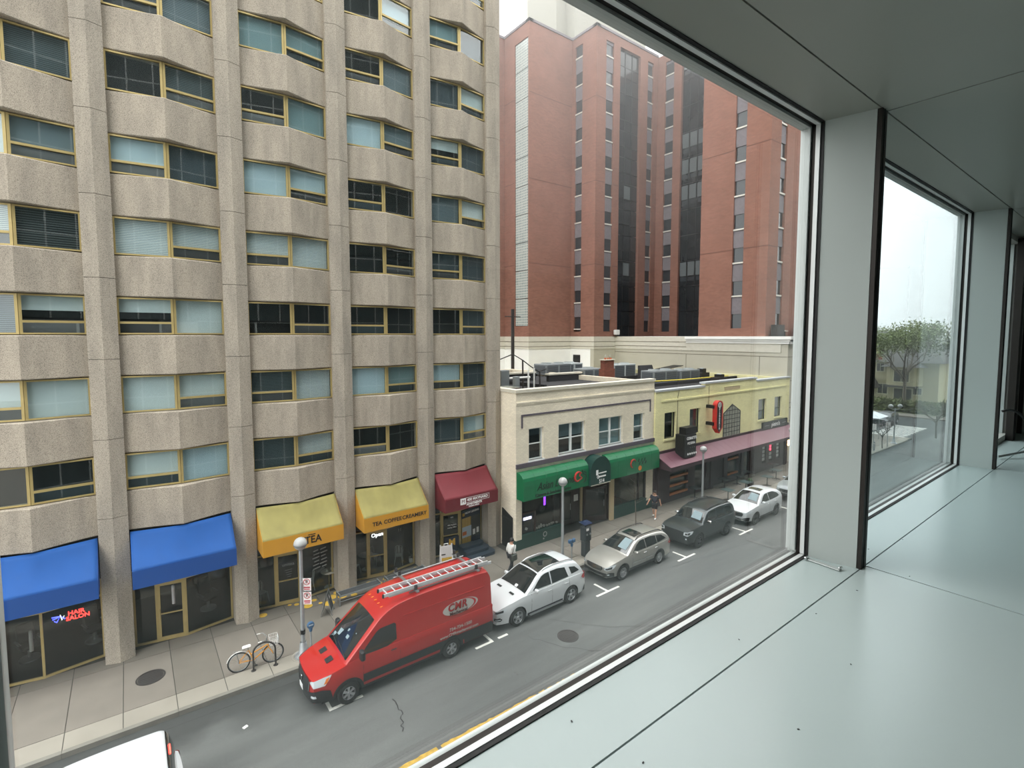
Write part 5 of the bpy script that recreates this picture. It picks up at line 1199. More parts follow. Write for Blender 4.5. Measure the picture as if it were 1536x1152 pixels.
# ------------------------------------------------------------------ vehicles (front towards -X)
def smooth_poly(pts, n=6):
    """Catmull-Rom through (x,z) points, returned as a dense poly-line"""
    out = []
    for i in range(len(pts)-1):
        p0 = pts[max(0,i-1)]; p1 = pts[i]; p2 = pts[i+1]; p3 = pts[min(len(pts)-1,i+2)]
        for k in range(n):
            t = k/n
            out.append(tuple(.5*(2*p1[a]+(p2[a]-p0[a])*t+(2*p0[a]-5*p1[a]+4*p2[a]-p3[a])*t*t+(3*p1[a]-p0[a]-3*p2[a]+p3[a])*t**3) for a in (0,1)))
    out.append(pts[-1]); return out
def car_mats():
    mat('glass_car', (16,20,22), .06, spec=.8, coat=.5); mat('trim_black', (28,29,31), .6); mat('chrome', (214,216,218), .15, metal=1.0); mat('alloy', (186,188,190), .3, metal=.8); mat('alloy_dark', (52,54,56), .35, metal=.7)
    mat('tyre', (26,26,27), .85); mat('headlamp', (206,214,218), .12, spec=.8, coat=.6); mat('lamp_amber_lens', (226,120,40), .3); mat('tail_red', (160,26,30), .25, coat=.5); mat('underbody', (12,12,13), .9); mat('seat_pale', (128,146,152), .7); mat('plate_white', (226,228,228), .5); mat('door_seam', (40,42,44), .6)
    mat('tail_lit', (255,60,50), .3, emit=((255,50,40),3))
    mat('paint_red', (166,24,21), .3, coat=.6); mat('paint_white', (206,210,212), .25, coat=.6); mat('paint_silver', (168,166,160), .3, metal=.55, coat=.5); mat('paint_dark', (44,51,53), .3, metal=.4, coat=.5); mat('paint_grey', (160,168,172), .3, metal=.4, coat=.5); mat('paint_black', (30,33,36), .3, coat=.5)
car_mats()
class Car:
    def __init__(s, label, x0, yc, L, W, belt, roof, wheels, wr, paint, wroof=.78, base=.26, cf=.16, cr=.10, crown=.05, group='parked vehicles along the kerb', name='parked_car', cat='car', af=.9, ar=.7, bulge=.08, rcrown=.05):
        s.L, s.W, s.paint = L, W, paint
        s.beltp = smooth_poly(belt); s.roofp = smooth_poly(roof); s.A = roof[0][0]; s.D = roof[-1][0]
        s.zr = max(z for _, z in s.roofp); s.wheels = wheels; s.wr = wr; s.wroof = wroof; s.base = base; s.cf, s.cr, s.af, s.ar = cf, cr, af, ar
        s.crown, s.rcrown, s.bulge = crown, rcrown, bulge
        s.t = thing(name, label, cat, (x0, yc, ROADZ), 0, group, world=False)
        s.body(); s.cabin(); 
    def hw(s, x):
        h = s.W/2
        if x < s.af: h *= 1-s.cf*((s.af-max(x,0))/s.af)**2.4
        if x > s.L-s.ar: h *= 1-s.cr*((min(x,s.L)-s.L+s.ar)/s.ar)**2.4
        return h
    def zb(s, x): return interp(s.beltp, x)
    def zt(s, x): return interp(s.roofp, x)
    def sec(s, x, z):
        b = s.base; t = (z-b)/max(.2, s.zb(x)-b); t = min(1, max(0, t))
        return 1-.045*(1-t)**2*1.0-.05*max(0, t-.55)**2/.2
    def ys(s, x, z): return s.hw(x)*s.sec(x, z)
    def zlow(s, x):
        z = s.base
        ra = s.wr*1.16
        for xw in s.wheels:
            if abs(x-xw) < ra: z = max(z, s.wr+math.sqrt(max(0, ra*ra-(x-xw)**2)))
        return z
    def body(s):
        ra = s.wr*1.16; xs = [s.L*i/46 for i in range(47)]
        for xw in s.wheels:
            xs = [x for x in xs if abs(x-xw) > ra+.03]
            xs += [xw-ra-.004, xw+ra+.004]+[xw+ra*math.cos(PI*i/14)*.999 for i in range(15)]
        xs = sorted(xs); s.xs = xs; n = 9; b = MB()
        for sg in (-1, 1):
            def fn(u, v, sg=sg):
                x = xs[int(round(u*(len(xs)-1)))]; z = lerp(s.zlow(x), s.zb(x), v); return (x, sg*s.ys(x, z), z)
            b.grid(fn, len(xs)-1, n, flip=(sg == 1))
        # front and rear fascias
        def front(u, v):
            z = lerp(s.base, s.zb(0), v); h = s.ys(0, z); y = lerp(-h, h, u); k = 1-(2*u-1)**2; return (-s.bulge*k*(1-.35*abs(2*v-.8)**2), y, z+ .0)
        def rear(u, v):
            z = lerp(s.base, s.zb(s.L), v); h = s.ys(s.L, z); y = lerp(-h, h, u); k = 1-(2*u-1)**2; return (s.L+s.bulge*.7*k*(1-.3*v), y, z)
        b.grid(front, 14, 8, flip=True); b.grid(rear, 14, 8)
        # bonnet and deck
        def deck(u, v):
            x = s.L*u; h = s.ys(x, s.zb(x)); q = 2*v-1; k = 1-q*q
            bx = x-(s.bulge*k*(1-.35*1.44) if u == 0 else 0)+(s.bulge*.7*k*.7 if u == 1 else 0)
            return (bx, q*h, s.zb(x)+s.crown*k*(min(1, u*12)))
        b.grid(deck, 40, 12)
        s.part('body', b, s.paint)
        u = MB(); u.box(.25, s.L-.25, -s.W/2+.26, s.W/2-.26, .2, min(.78, s.zb(.3)-.1)); s.part('underbody', u, 'underbody')
    def sy(s, x, z):
        """half width of the cabin side"""
        wb = s.ys(x, s.zb(x))*.985; t = min(1, max(0, (z-s.zb(x))/max(.1, s.zr-s.zb(x)))); return lerp(wb, s.W/2*s.wroof, t**1.15)
    def top(s, x, q):
        """cabin top surface at station x and lateral fraction q in -1..1"""
        zt = s.zt(x); w = s.sy(x, zt); k = 1-q*q
        e = max(0, abs(q)-.86)/.14
        return (x, q*w, zt+s.rcrown*k-.035*e*e)
    def cabin(s):
        xs = sorted({round(p[0],4) for p in s.roofp}); b = MB(); m = len(xs)-1; nq = 14; ns = 6
        def fn(u, v):
            x = xs[int(round(u*m))]; j = int(round(v*(nq+2*ns)))
            if j < ns: z = lerp(s.zb(x)-.01, s.zt(x)-.035, j/ns); return (x, -s.sy(x, z), z)
            if j > nq+ns: z = lerp(s.zt(x)-.035, s.zb(x)-.01, (j-nq-ns)/ns); return (x, s.sy(x, z), z)
            return s.top(x, 2*(j-ns)/nq-1)
        b.grid(fn, m, nq+2*ns)
        for x in (xs[0], xs[-1]):
            loop = [fn((0 if x == xs[0] else 1), j/(nq+2*ns)) for j in range(nq+2*ns+1)]
            b.add(loop, [tuple(range(len(loop))) if x == xs[0] else tuple(range(len(loop)-1,-1,-1))])
        s.part('cabin', b, s.paint)
    def part(s, name, mb, m, parent=None, sharp=40): return mb.build(name, m, parent or s.t, sharp)
    # ---- details
    def glass_top(s, name, xa, xb, q0=.9, q1=.9, m='glass_car', off=.007, nx=8):
        b = MB()
        def fn(u, v):
            x = lerp(xa, xb, u); q = lerp(q0, q1, u)*(2*v-1); p = s.top(x, q); dz = (s.zt(x+.02)-s.zt(x-.02))/.04; l = math.hypot(1, dz); return (p[0]-dz/l*off, p[1], p[2]+off/l)
        b.grid(fn, nx, 10); return s.part(name, b, m)
    def shade(s, xa, xb, q0, q1, m='seat_pale', off=.02):
        b = MB()
        def fn(u, v):
            x = lerp(xa, xb, u); p = s.top(x, lerp(q0, q1, v)); dz = (s.zt(x+.02)-s.zt(x-.02))/.04; l = math.hypot(1, dz); return (p[0]-dz/l*off, p[1], p[2]+off/l)
        b.grid(fn, 6, 5); return s.part('sunshade', b, m)
    def tail_glass(s, name, z0, z1, f=.82, m='glass_car', dx=.01):
        """glass on the near-vertical rear"""
        x = s.D; b = MB()
        return b
    @staticmethod
    def cols(pts, n):
        """vertical columns through an outline: (u, zmin, zmax) at n+1 stations plus the corner stations"""
        u0, u1 = min(p[0] for p in pts), max(p[0] for p in pts)
        us = sorted({round(u0+(u1-u0)*i/n, 4) for i in range(n+1)} | {round(min(max(p[0], u0), u1), 4) for p in pts})
        out = []
        for u in us:
            q = min(max(u, u0+1e-4), u1-1e-4); zs = []
            for (a, za), (b, zb) in zip(pts, pts[1:]+pts[:1]):
                if (a-q)*(b-q) <= 0 and abs(a-b) > 1e-9: zs.append(za+(zb-za)*(q-a)/(b-a))
            if zs: out.append((u, min(zs), max(zs)))
        return out
    def patch(s, name, pts, fn, m, n=14, nv=4, parent=None):
        c = s.cols(pts, n); b = MB()
        b.grid(lambda u, v: fn(c[int(round(u*(len(c)-1)))][0], lerp(c[int(round(u*(len(c)-1)))][1], c[int(round(u*(len(c)-1)))][2], v)), len(c)-1, nv)
        return s.part(name, b, m, parent)
    def side_poly(s, name, pts, m='glass_car', off=.008, both=True, cabin=True, sides=(-1,1)):
        f = (lambda x, z: s.sy(x, z)) if cabin else (lambda x, z: s.ys(x, z))
        for sg in sides: s.patch(name, pts, lambda x, z, sg=sg: (x, sg*(f(x, z)+off), z), m, 10)
    def band(s, name, x0, x1, z0, z1, m, off=.012, sides=(-1,1), n=24, follow=False):
        """strip along the body side; z0/z1 numbers or functions; stays above the arches"""
        for sg in sides:
            b = MB(); g0 = z0 if callable(z0) else (lambda x: z0); g1 = z1 if callable(z1) else (lambda x: z1)
            def fn(u, v):
                x = lerp(x0, x1, u); a = max(g0(x), s.zlow(x)); c = max(g1(x), a); z = lerp(a, c, v); return (x, sg*(s.ys(x, z)+off), z)
            b.grid(fn, n, 3, flip=(sg == 1)); s.part(name, b, m)
    def arch(s, name, m, w=.07, off=.02, sides=(-1,1)):
        ra = s.wr*1.16
        for xw in s.wheels:
            for sg in sides:
                b = MB()
                def fn(u, v):
                    a = PI*(1.08-1.16*u); r = ra-.012+v*w; x = xw+r*math.cos(a); z = max(s.base, s.wr+r*math.sin(a)); return (x, sg*(s.ys(min(max(x,0),s.L), z)+off), z)
                b.grid(fn, 20, 2, flip=(sg == -1)); s.part(name, b, m)
    def pt(s, u, z, sg, off):
        """point on the front wrap: u = distance from the centre line, past the corner it runs down the side"""
        h = s.ys(0, z)
        if u <= h:
            k = 1-(u/h)**2; v = (z-s.base)/(s.zb(0)-s.base); return (-s.bulge*k*(1-.35*abs(2*v-.8)**2)-off, sg*u, z)
        x = u-h; return (x-off*.3, sg*(s.ys(x, z)+off), z)
    def ptr(s, u, z, sg, off):
        h = s.ys(s.L, z)
        if u <= h: k = 1-(u/h)**2; v = (z-s.base)/max(.1, s.zb(s.L)-s.base); return (s.L+s.bulge*.7*k*(1-.3*v)+off, sg*u, z)
        x = s.L-(u-h); return (x+off*.3, sg*(s.ys(x, min(z, s.zb(x)))+off), z)
    def wrap(s, name, pts, m, off=.012, rear=False, sides=(-1,1), parent=None):
        """pts: outline (u,z) on the wrapped front or rear"""
        f = s.ptr if rear else s.pt
        for sg in sides: s.patch(name, pts, lambda u, z, sg=sg: f(u, z, sg, off), m, 14, 4, parent)
    def wheel(s, rim='alloy', spokes=5, tw=.24, twin=False, ratio=.66):
        r = s.wr; t = MB(); w2 = tw/2
        t.lathe([(r*ratio,-w2),(r*.9,-w2),(r*.97,-w2+.02),(r,-w2+.05),(r,w2-.05),(r*.97,w2-.02),(r*.9,w2),(r*ratio,w2)], axis='Y', n=32); tm = t.mesh('tyre', 'tyre')
        d = MB(); rr = r*ratio
        d.lathe([(rr*1.02,-w2+.01),(rr*.94,-w2-.004),(rr*.9,-w2+.03),(rr*.88,-w2+.09)], axis='Y', n=32); 
        for i in range(spokes):
            a = 2*PI*i/spokes; c, s_ = math.cos(a), math.sin(a); wd = rr*(1.9/spokes)*.36 if spokes > 6 else rr*.2
            p = [(-wd*.7,.16*rr),(wd*.7,.16*rr),(wd,.9*rr),(-wd,.9*rr)]
            vs = [(x*c-z*s_, -w2+.012, x*s_+z*c) for x, z in p]+[(x*c-z*s_, -w2+.06, x*s_+z*c) for x, z in p]
            d.add(vs, [(0,1,2,3),(7,6,5,4),(0,4,5,1),(1,5,6,2),(2,6,7,3),(3,7,4,0)], 0)
        d.lathe([(.001,-w2-.004),(rr*.17,-w2),(rr*.24,-w2+.03),(rr*.24,-w2+.08)], axis='Y', n=16)
        dm = d.mesh('rim', rim); k = MB(); k.lathe([(.001,-w2+.092),(rr*.9,-w2+.092)], axis='Y', n=24); km = k.mesh('brake_disc', 'underbody')
        for xw in s.wheels:
            for sg in (-1, 1):
                y = sg*(s.W/2-w2-.015); o = bpy.data.objects.new('wheel', tm); COL.objects.link(o); o.parent = s.t; o.location = (xw, y, r)
                if sg == 1: o.rotation_euler.z = PI
                link_mesh('rim', dm, o); link_mesh('brake_disc', km, o)
    def mirror(s, x, z, m, size=(.12,.22,.16), out=.1):
        for sg in (-1, 1):
            y = sg*(s.sy(x, z)+out+.06); b = MB(); b.cbox((x, y, z), size, bev=.045); o = s.part('mirror', b, m)
            g = MB(); g.cbox((x+size[0]/2+.002, y, z), (.004, size[1]*.8, size[2]*.75)); s.part('mirror_glass', g, 'chrome', o)
            a = MB(); a.cbox((x, sg*(s.sy(x, z)+out/2), z-.04), (.06, out+.06, .04), bev=.01); s.part('mirror_arm', a, 'trim_black', o)
    def handles(s, pts, m):
        for x, z in pts:
            for sg in (-1, 1): b = MB(); b.cbox((x, sg*(s.ys(x, z)+.018), z), (.2, .03, .035), bev=.012); s.part('handle', b, m)
    def seams(s, xs, z0=None):
        for x in xs: s.band('door_seam', x-.006, x+.006, (z0 or s.base+.12), lambda q: s.zb(q)-.015, 'door_seam', off=.003, n=1)
    def rails(s, xa, xb, m, q=.86, lift=.055):
        for sg in (-1, 1):
            b = MB(); pts = [s.top(lerp(xa, xb, i/10), sg*q) for i in range(11)]
            pts = [(p[0], p[1], p[2]+lift*(1 if 0 < i < 10 else .05)) for i, p in enumerate(pts)]; b.tube(pts, .022, 8); s.part('roof_rail', b, m)
    def rear_glass(s, z0, z1, f=.86):
        """back window laid on the cabin rear between heights"""
        b = MB(); xs = [p for p in s.roofp if p[0] > s.L*.6]
        return b
def visor(c, x, y, w_=.6, rz=.3):
    """pale sunshade standing behind the windscreen glass"""
def build_vehicles():
    def std_front(c, grille, lamp, foot=None, gm='trim_black'):
        c.wrap('headlight', lamp, 'headlamp', .016)
        c.wrap('grille', grille, gm, .012)
    # ---- red high-roof work van
    c = Car('red high-roof work van with a ladder on its roof rack', 5.15-1.02, 16.27, 6.6, 2.06,
            [(0,1.02),(.35,1.13),(.8,1.24),(1.2,1.32),(2.2,1.38),(6.6,1.40)],
            [(.92,1.27),(1.35,1.66),(1.85,2.10),(2.25,2.42),(2.75,2.62),(3.6,2.70),(5.0,2.72),(6.3,2.70),(6.5,2.62),(6.58,2.42)],
            [1.02, 4.77], .36, 'paint_red', wroof=.80, base=.34, cf=.20, cr=.03, af=1.0, ar=.3, crown=.06, name='work_van', cat='van', bulge=.12, rcrown=.06)
    c.wheel('alloy', 6, .24, ratio=.58)
    c.glass_top('windshield', .99, 2.02, .86, .80)
    c.side_poly('side_window', [(1.45,1.40),(1.62,1.62),(2.0,1.98),(2.14,2.04),(2.62,2.06),(2.68,2.0),(2.68,1.5),(2.3,1.36)])
    for q in (-.55, -.28): pass
    for sg in (-1, 1):
        b = MB(); b.add([(.52,sg*.30-.13,c.zb(.52)+.058),(.52,sg*.30+.13,c.zb(.52)+.058),(.74,sg*.30+.13,c.zb(.74)+.072),(.74,sg*.30-.13,c.zb(.74)+.072)], [(0,3,2,1)]); b.add([(.52,sg*.30-.13,c.zb(.52)+.05),(.52,sg*.30+.13,c.zb(.52)+.05),(.74,sg*.30+.13,c.zb(.74)+.05),(.74,sg*.30-.13,c.zb(.74)+.05)], [(0,1,2,3)]); c.part('bonnet_vent', b, 'trim_black')
    c.wrap('headlight', [(.60,.94),(.70,1.02),(1.06,1.13),(1.30,1.17),(1.12,.88),(.82,.84)], 'headlamp', .018)
    c.wrap('turn_lens', [(1.08,.92),(1.13,1.08),(1.24,1.12),(1.16,.95)], 'lamp_amber_lens', .024)
    c.wrap('grille', [(0,.60),(.50,.62),(.56,.95),(.46,1.0),(0,1.0)], 'trim_black', .018); c.wrap('grille_surround', [(.50,.62),(.56,.60),(.63,.96),(.56,.97)], 'chrome', .022)
    b = MB(); b.lathe([(.001,-.002),(.09,-.002),(.09,.01)], (-.15,0,.84), 16, axis='X'); c.part('badge', b, 'chrome')
    c.wrap('bumper', [(0,.35),(0,.62),(.5,.62),(.85,.74),(1.05,.76),(1.28,.70),(1.34,.36)], 'trim_black', .024)
    c.wrap('fog_lamp', [(.70,.50),(.72,.58),(.86,.60),(.88,.52)], 'headlamp', .03); b = MB(); b.cbox((-.14,.05,.55),(.012,.32,.16)); c.part('number_plate', b, 'plate_white')
    c.arch('arch_trim', 'trim_black', .09, .02)
    c.band('side_moulding', 1.5, 6.55, .52, .80, 'trim_black', .016, n=50); c.band('rocker', 1.45, 4.3, .34, .42, 'trim_black', .012)
    c.band('rear_bumper', 5.3, 6.6, .36, .72, 'trim_black', .02)
    c.wrap('rear_bumper', [(0,.36),(0,.72),(.97,.72),(.97,.36)], 'trim_black', .03, rear=True); c.wrap('tail_light', [(.80,.95),(.80,1.38),(1.06,1.38),(1.06,.95)], 'tail_red', .02, rear=True)
    b = MB(); b.box(6.58,6.60,-1.015,-.99,.98,1.32); c.part('reflector', b, 'plate_white')
    # rear door, upper body crease lines, ribs
    c.band('body_crease', 2.95, 6.25, lambda x: 1.20-.0*x, lambda x: 1.225, 'paint_red', .022, n=10)
    c.seams([1.5, 2.78])
    for sg in (-1,):
        for x0, x1, z in ((2.95,6.3,2.18),): b = MB(); b.tube([(x, -(c.sy(x,z)+.004), z) for x in (x0,3.4,4.5,5.6,x1)], .012, 6); c.part('upper_rib', b, 'paint_red')
    c.mirror(1.42, 1.52, 'trim_black', (.14,.24,.34), .14); c.handles([(2.55,1.22)], 'trim_black')
    for i in range(5): b = MB(); q = -.6+.3*i; p = c.top(2.35, q); b.cbox((p[0],p[1],p[2]+.01),(.10,.045,.03), bev=.01); c.part('marker_light', b, 'lamp_amber_lens')
    # dashboard clutter behind the windscreen as pale papers on the glass line
    for (x, q, w_, h_, r_) in ((1.25,.35,.3,.22,.4),(1.3,-.15,.16,.08,.2),(1.42,.02,.12,.1,.8),(1.12,.62,.2,.05,.1),(1.5,-.45,.05,.07,.3)):
        p = c.top(x, q); b = MB(); b.cbox((p[0]+.005,p[1],p[2]+.014),(w_*.7,w_,.004), ry=-.75, rz=r_*.2); c.part('dash_paper', b, 'seat_pale')
    w = MB(); w.tube([c.top(1.0,-.75)[:2]+(c.top(1.0,-.75)[2]+.03,), c.top(1.08,.1)[:2]+(c.top(1.08,.1)[2]+.03,)], .012, 5); c.part('wiper', w, 'trim_black')
    w = MB(); w.tube([c.top(1.0,.05)[:2]+(c.top(1.0,.05)[2]+.03,), c.top(1.10,.72)[:2]+(c.top(1.10,.72)[2]+.03,)], .012, 5); c.part('wiper', w, 'trim_black')
    # livery
    mat('livery_grey', (176,172,166), .5); mat('livery_red', (176,34,34), .5); mat('livery_dark', (70,22,22), .5)
    def decal_ellipse(xc, zc, rx, rz, m, off, nm, x1=None):
        b = MB(); n = 32; vs = []
        for i in range(n): x = xc+rx*math.cos(2*PI*i/n); z = zc+rz*math.sin(2*PI*i/n); vs.append((x, -((c.sy if z > c.zb(x) else c.ys)(x, z)+off), z))
        b.add(vs+[(xc, -((c.sy if zc > c.zb(xc) else c.ys)(xc, zc)+off), zc)], [(i,(i+1)%n,n) for i in range(n)]); c.part(nm, b, m)
    for k in range(3): decal_ellipse(5.12+.09*(2-k), 1.78, .66, .235, 'livery_grey' if k != 1 else 'livery_red', .004+.003*k, 'logo_oval')
    decal_ellipse(5.21, 1.78, .665, .24, 'livery_red', .0055, 'logo_oval'); decal_ellipse(5.12, 1.78, .66, .235, 'livery_grey', .013, 'logo_oval')
    tilt = math.atan2(c.sy(5,1.5)-c.sy(5,2.1), .6)
    def vt(s_, size, x, z, m, off=.02, **k):
        y = -(((c.sy if z > c.zb(x) else c.ys)(x, z))+off); o = text(s_, size, (x, y, z), m, c.t, rot=(PI/2-(tilt if z > 1.45 else 0),0,0), **k); return o
    vt('CMR', .36, 5.06, 1.84, 'livery_dark', .026, bold=.014, shear=.15, space=1.12); vt('CMR', .36, 5.05, 1.845, 'paint_red', .031, bold=.002, shear=.15, space=1.12); vt('Mechanical', .17, 5.1, 1.62, 'livery_dark', .028, bold=.003)
    vt('734-734-1500', .17, 5.15, 1.08, 'livery_grey', .012); vt('www.CMRmechanical.com', .15, 5.1, .90, 'livery_grey', .012)
    # ---- roof rack and ladder: the rack belongs to the van, the ladder lies on it
    rk = MB()
    for sg in (-1, 1): p0, p1 = c.top(3.3, sg*.80), c.top(6.3, sg*.80); rk.tube([(p0[0],p0[1],p0[2]+.07),(p1[0],p1[1],p1[2]+.07)], .028, 8)
    ro = c.part('rack_rail', rk, 'steel')
    for x in (3.5, 6.0):
        b = MB(); z = c.top(x,0)[2]+.12; b.box(x-.05,x+.05,-.95,.95,z-.04,z); c.part('rack_bar', b, 'steel')
        for y in (-.78,-.25,.55,.85): q = MB(); q.cbox((x,y,z+.07),(.10,.07,.2), bev=.02); c.part('rack_clamp', q, 'trim_black')
    X0, Y0 = 5.15-1.02, 16.27; zl = ROADZ+c.top(4.5,0)[2]+.20
    mat('ladder_metal', (212,214,216), .35, metal=.25)
    ld = thing('ladder', 'aluminium extension ladder lying on the red van roof rack', 'ladder', (X0+4.5, Y0-.45, zl))
    for j, (dy, dz) in enumerate(((0,0),)):
        for y in (-.72,-.28):
            b = MB(); b.box(X0+2.35, X0+6.55, Y0+y-.02, Y0+y+.02, zl-.05, zl+.06); b.build('rail','ladder_metal',ld)
            b = MB(); b.box(X0+2.55, X0+6.75, Y0+y-.02+.055, Y0+y+.02+.055, zl-.13, zl-.03); b.build('rail','ladder_metal',ld)
    for i in range(14): x = X0+2.5+.3*i; b = MB(); b.tube([(x,Y0-.72,zl+.01),(x,Y0-.28,zl+.01)], .02, 6); b.build('rung','ladder_metal',ld)
    for x, y in ((X0+2.33,Y0-.72),(X0+2.33,Y0-.28)): b = MB(); b.cbox((x,y,zl),(.06,.06,.14), bev=.015); b.build('end_cap','trim_black',ld)
    # ---- white luxury suv
    c = Car('white suv with a panoramic dark roof, parked behind the red van', 12.05-.92, 16.33, 4.82, 1.95,
            [(0,.80),(.35,.96),(.9,1.07),(1.4,1.12),(2.6,1.13),(4.0,1.16),(4.6,1.12),(4.82,1.02)],
            [(1.28,1.10),(1.75,1.38),(2.15,1.62),(2.6,1.73),(3.3,1.76),(4.0,1.72),(4.35,1.62),(4.62,1.30),(4.72,1.10)],
            [.92, 3.86], .375, 'paint_white', wroof=.70, base=.27, cf=.22, cr=.16, af=1.0, ar=.8, bulge=.12)
    c.wheel('alloy', 5, .26); c.glass_top('windshield', 1.36, 2.2, .90, .84); c.glass_top('panoramic_roof', 2.26, 3.55, .80, .80, off=.02); c.glass_top('rear_window', 4.38, 4.66, .78, .86)
    c.side_poly('side_window', [(1.72,1.20),(2.05,1.45),(2.3,1.60),(2.5,1.645),(2.72,1.655),(2.72,1.19)]); c.side_poly('side_window', [(2.78,1.19),(2.78,1.655),(3.2,1.66),(3.62,1.60),(3.72,1.22)]); c.side_poly('quarter_window', [(3.92,1.27),(3.85,1.56),(4.18,1.50),(4.42,1.30)])
    c.wrap('headlight', [(.60,.68),(.64,.80),(.95,.88),(1.16,.90),(1.02,.74),(.80,.66)], 'headlamp', .016); c.wrap('lamp_inner', [(.68,.71),(.70,.78),(.98,.85),(.98,.76)], 'trim_black', .02)
    c.wrap('grille', [(0,.52),(.40,.54),(.52,.66),(.48,.80),(0,.82)], 'trim_black', .016); 
    for z in (.62,.72): b = MB(); b.tube([c.pt(u,z,sg,.03) for sg, u in ((-1,.45),(-1,.2),(1,0),(1,.2),(1,.45))], .018, 6); c.part('grille_bar', b, 'chrome')
    b = MB(); b.lathe([(.085,0),(.105,0),(.105,.02)], (-.155,0,.67), 18, axis='X'); c.part('badge', b, 'chrome')
    c.wrap('air_intake', [(.0,.34),(.0,.46),(.5,.46),(.5,.36)], 'trim_black', .014); c.wrap('fog_pod', [(.62,.42),(.64,.52),(.86,.56),(.96,.48),(.88,.40)], 'trim_black', .016); c.wrap('fog_lamp', [(.7,.44),(.7,.47),(.88,.50),(.9,.46)], 'headlamp', .022)
    c.wrap('tail_light', [(.60,.92),(.60,1.06),(.95,1.08),(1.12,1.0),(1.0,.86)], 'tail_red', .016, rear=True); c.wrap('rear_bumper', [(0,.28),(0,.5),(.9,.5),(1.0,.30)], 'trim_black', .016, rear=True)
    c.mirror(1.82, 1.22, 'paint_white'); c.handles([(2.6,.98),(3.55,1.0)], 'paint_white'); c.rails(2.4, 4.2, 'chrome'); c.seams([1.62,2.75,3.75])
    b = MB(); b.box(1.5,3.3,-1.03,-.88,.27,.31); b.box(1.5,3.3,.88,1.03,.27,.31); c.part('running_board', b, 'steel'); c.band('sill', 1.4, 3.35, .27, .38, 'trim_black', .01)
    for sg in (-1,1): b = MB(); z = c.zb(.85); b.cbox((.98,sg*.42,c.zb(.98)+.055),(.10,.26,.012), ry=-.15); c.part('bonnet_vent', b, 'trim_black')
    b = MB(); p = c.top(1.42,-.2); b.cbox((p[0],p[1],p[2]+.015),(.12,.16,.004), ry=-.6); c.part('dash_paper', b, 'plate_white')
    # ---- silver estate
    c = Car('silver estate car with black roof rails, beside the pay station', 18.43-.98, 16.28, 4.82, 1.85,
            [(0,.76),(.4,.92),(.95,1.02),(1.4,1.06),(2.6,1.05),(4.2,1.10),(4.6,1.08),(4.82,.96)],
            [(1.25,1.05),(1.75,1.32),(2.15,1.50),(2.6,1.585),(3.4,1.59),(4.1,1.54),(4.45,1.42),(4.68,1.20),(4.76,1.04)],
            [.98, 3.75], .36, 'paint_silver', wroof=.70, base=.30, cf=.20, cr=.14, bulge=.10)
    c.wheel('alloy', 10, .24); c.glass_top('windshield', 1.32, 2.18, .90, .84); c.glass_top('sunroof', 2.35, 2.95, .62, .62, off=.02); c.glass_top('rear_window', 4.46, 4.7, .78, .86)
    c.shade(1.48, 2.1, -.74, -.12)
    c.side_poly('side_window', [(1.75,1.12),(2.1,1.36),(2.4,1.49),(2.72,1.51),(2.72,1.11)]); c.side_poly('side_window', [(2.78,1.11),(2.78,1.51),(3.2,1.52),(3.6,1.48),(3.6,1.13)]); c.side_poly('quarter_window', [(3.65,1.14),(3.65,1.47),(4.05,1.42),(4.38,1.20)])
    c.wrap('headlight', [(.58,.66),(.62,.76),(.95,.86),(1.2,.88),(1.05,.72),(.8,.64)], 'headlamp', .016); c.wrap('lamp_inner', [(.66,.68),(.68,.74),(.98,.82),(.95,.71)], 'trim_black', .02); c.wrap('grille', [(0,.56),(.42,.58),(.52,.68),(.46,.77),(0,.78)], 'trim_black', .016)
    for z in (.62,.68,.73): b = MB(); b.tube([c.pt(u,z,sg,.026) for sg, u in ((-1,.44),(-1,.2),(1,0),(1,.2),(1,.44))], .012, 6); c.part('grille_bar', b, 'chrome')
    c.wrap('bumper', [(0,.31),(0,.50),(.6,.50),(.9,.54),(1.1,.50),(1.1,.32)], 'trim_black', .014); c.wrap('skid_trim', [(0,.34),(0,.38),(.55,.40),(.55,.35)], 'chrome', .022); c.wrap('fog_lamp', [(.74,.42),(.74,.48),(.84,.48),(.84,.42)], 'headlamp', .022)
    c.wrap('tail_light', [(.55,.88),(.55,1.0),(.95,1.03),(1.1,.98),(1.0,.86)], 'tail_red', .016, rear=True); c.mirror(1.80,1.14,'paint_silver'); c.handles([(2.6,.94),(3.5,.96)],'chrome'); c.rails(2.2,4.3,'trim_black', lift=.075); c.seams([1.65,2.75,3.62]); c.arch('arch_trim','trim_black',.05,.012); c.band('sill',1.45,3.3,.30,.44,'trim_black',.01); c.band('side_trim',1.7,3.4,.62,.65,'chrome',.014)
    # ---- dark boxy suv
    c = Car('dark grey boxy suv parked between the silver estate and white crossover', 24.6-.95, 16.2, 4.83, 1.95,
            [(0,1.02),(.3,1.10),(.9,1.16),(1.35,1.18),(2.6,1.18),(4.5,1.20),(4.83,1.16)],
            [(1.3,1.17),(1.6,1.46),(1.9,1.70),(2.3,1.80),(3.3,1.84),(4.3,1.80),(4.6,1.68),(4.72,1.40),(4.78,1.18)],
            [.95, 3.76], .41, 'paint_dark', wroof=.76, base=.40, cf=.14, cr=.10, bulge=.08)
    c.wheel('alloy_dark', 6, .28, ratio=.58); c.glass_top('windshield', 1.36, 1.88, .90, .86); c.glass_top('rear_window', 4.5, 4.72, .8, .86)
    c.shade(1.44, 1.80, -.76, -.10)
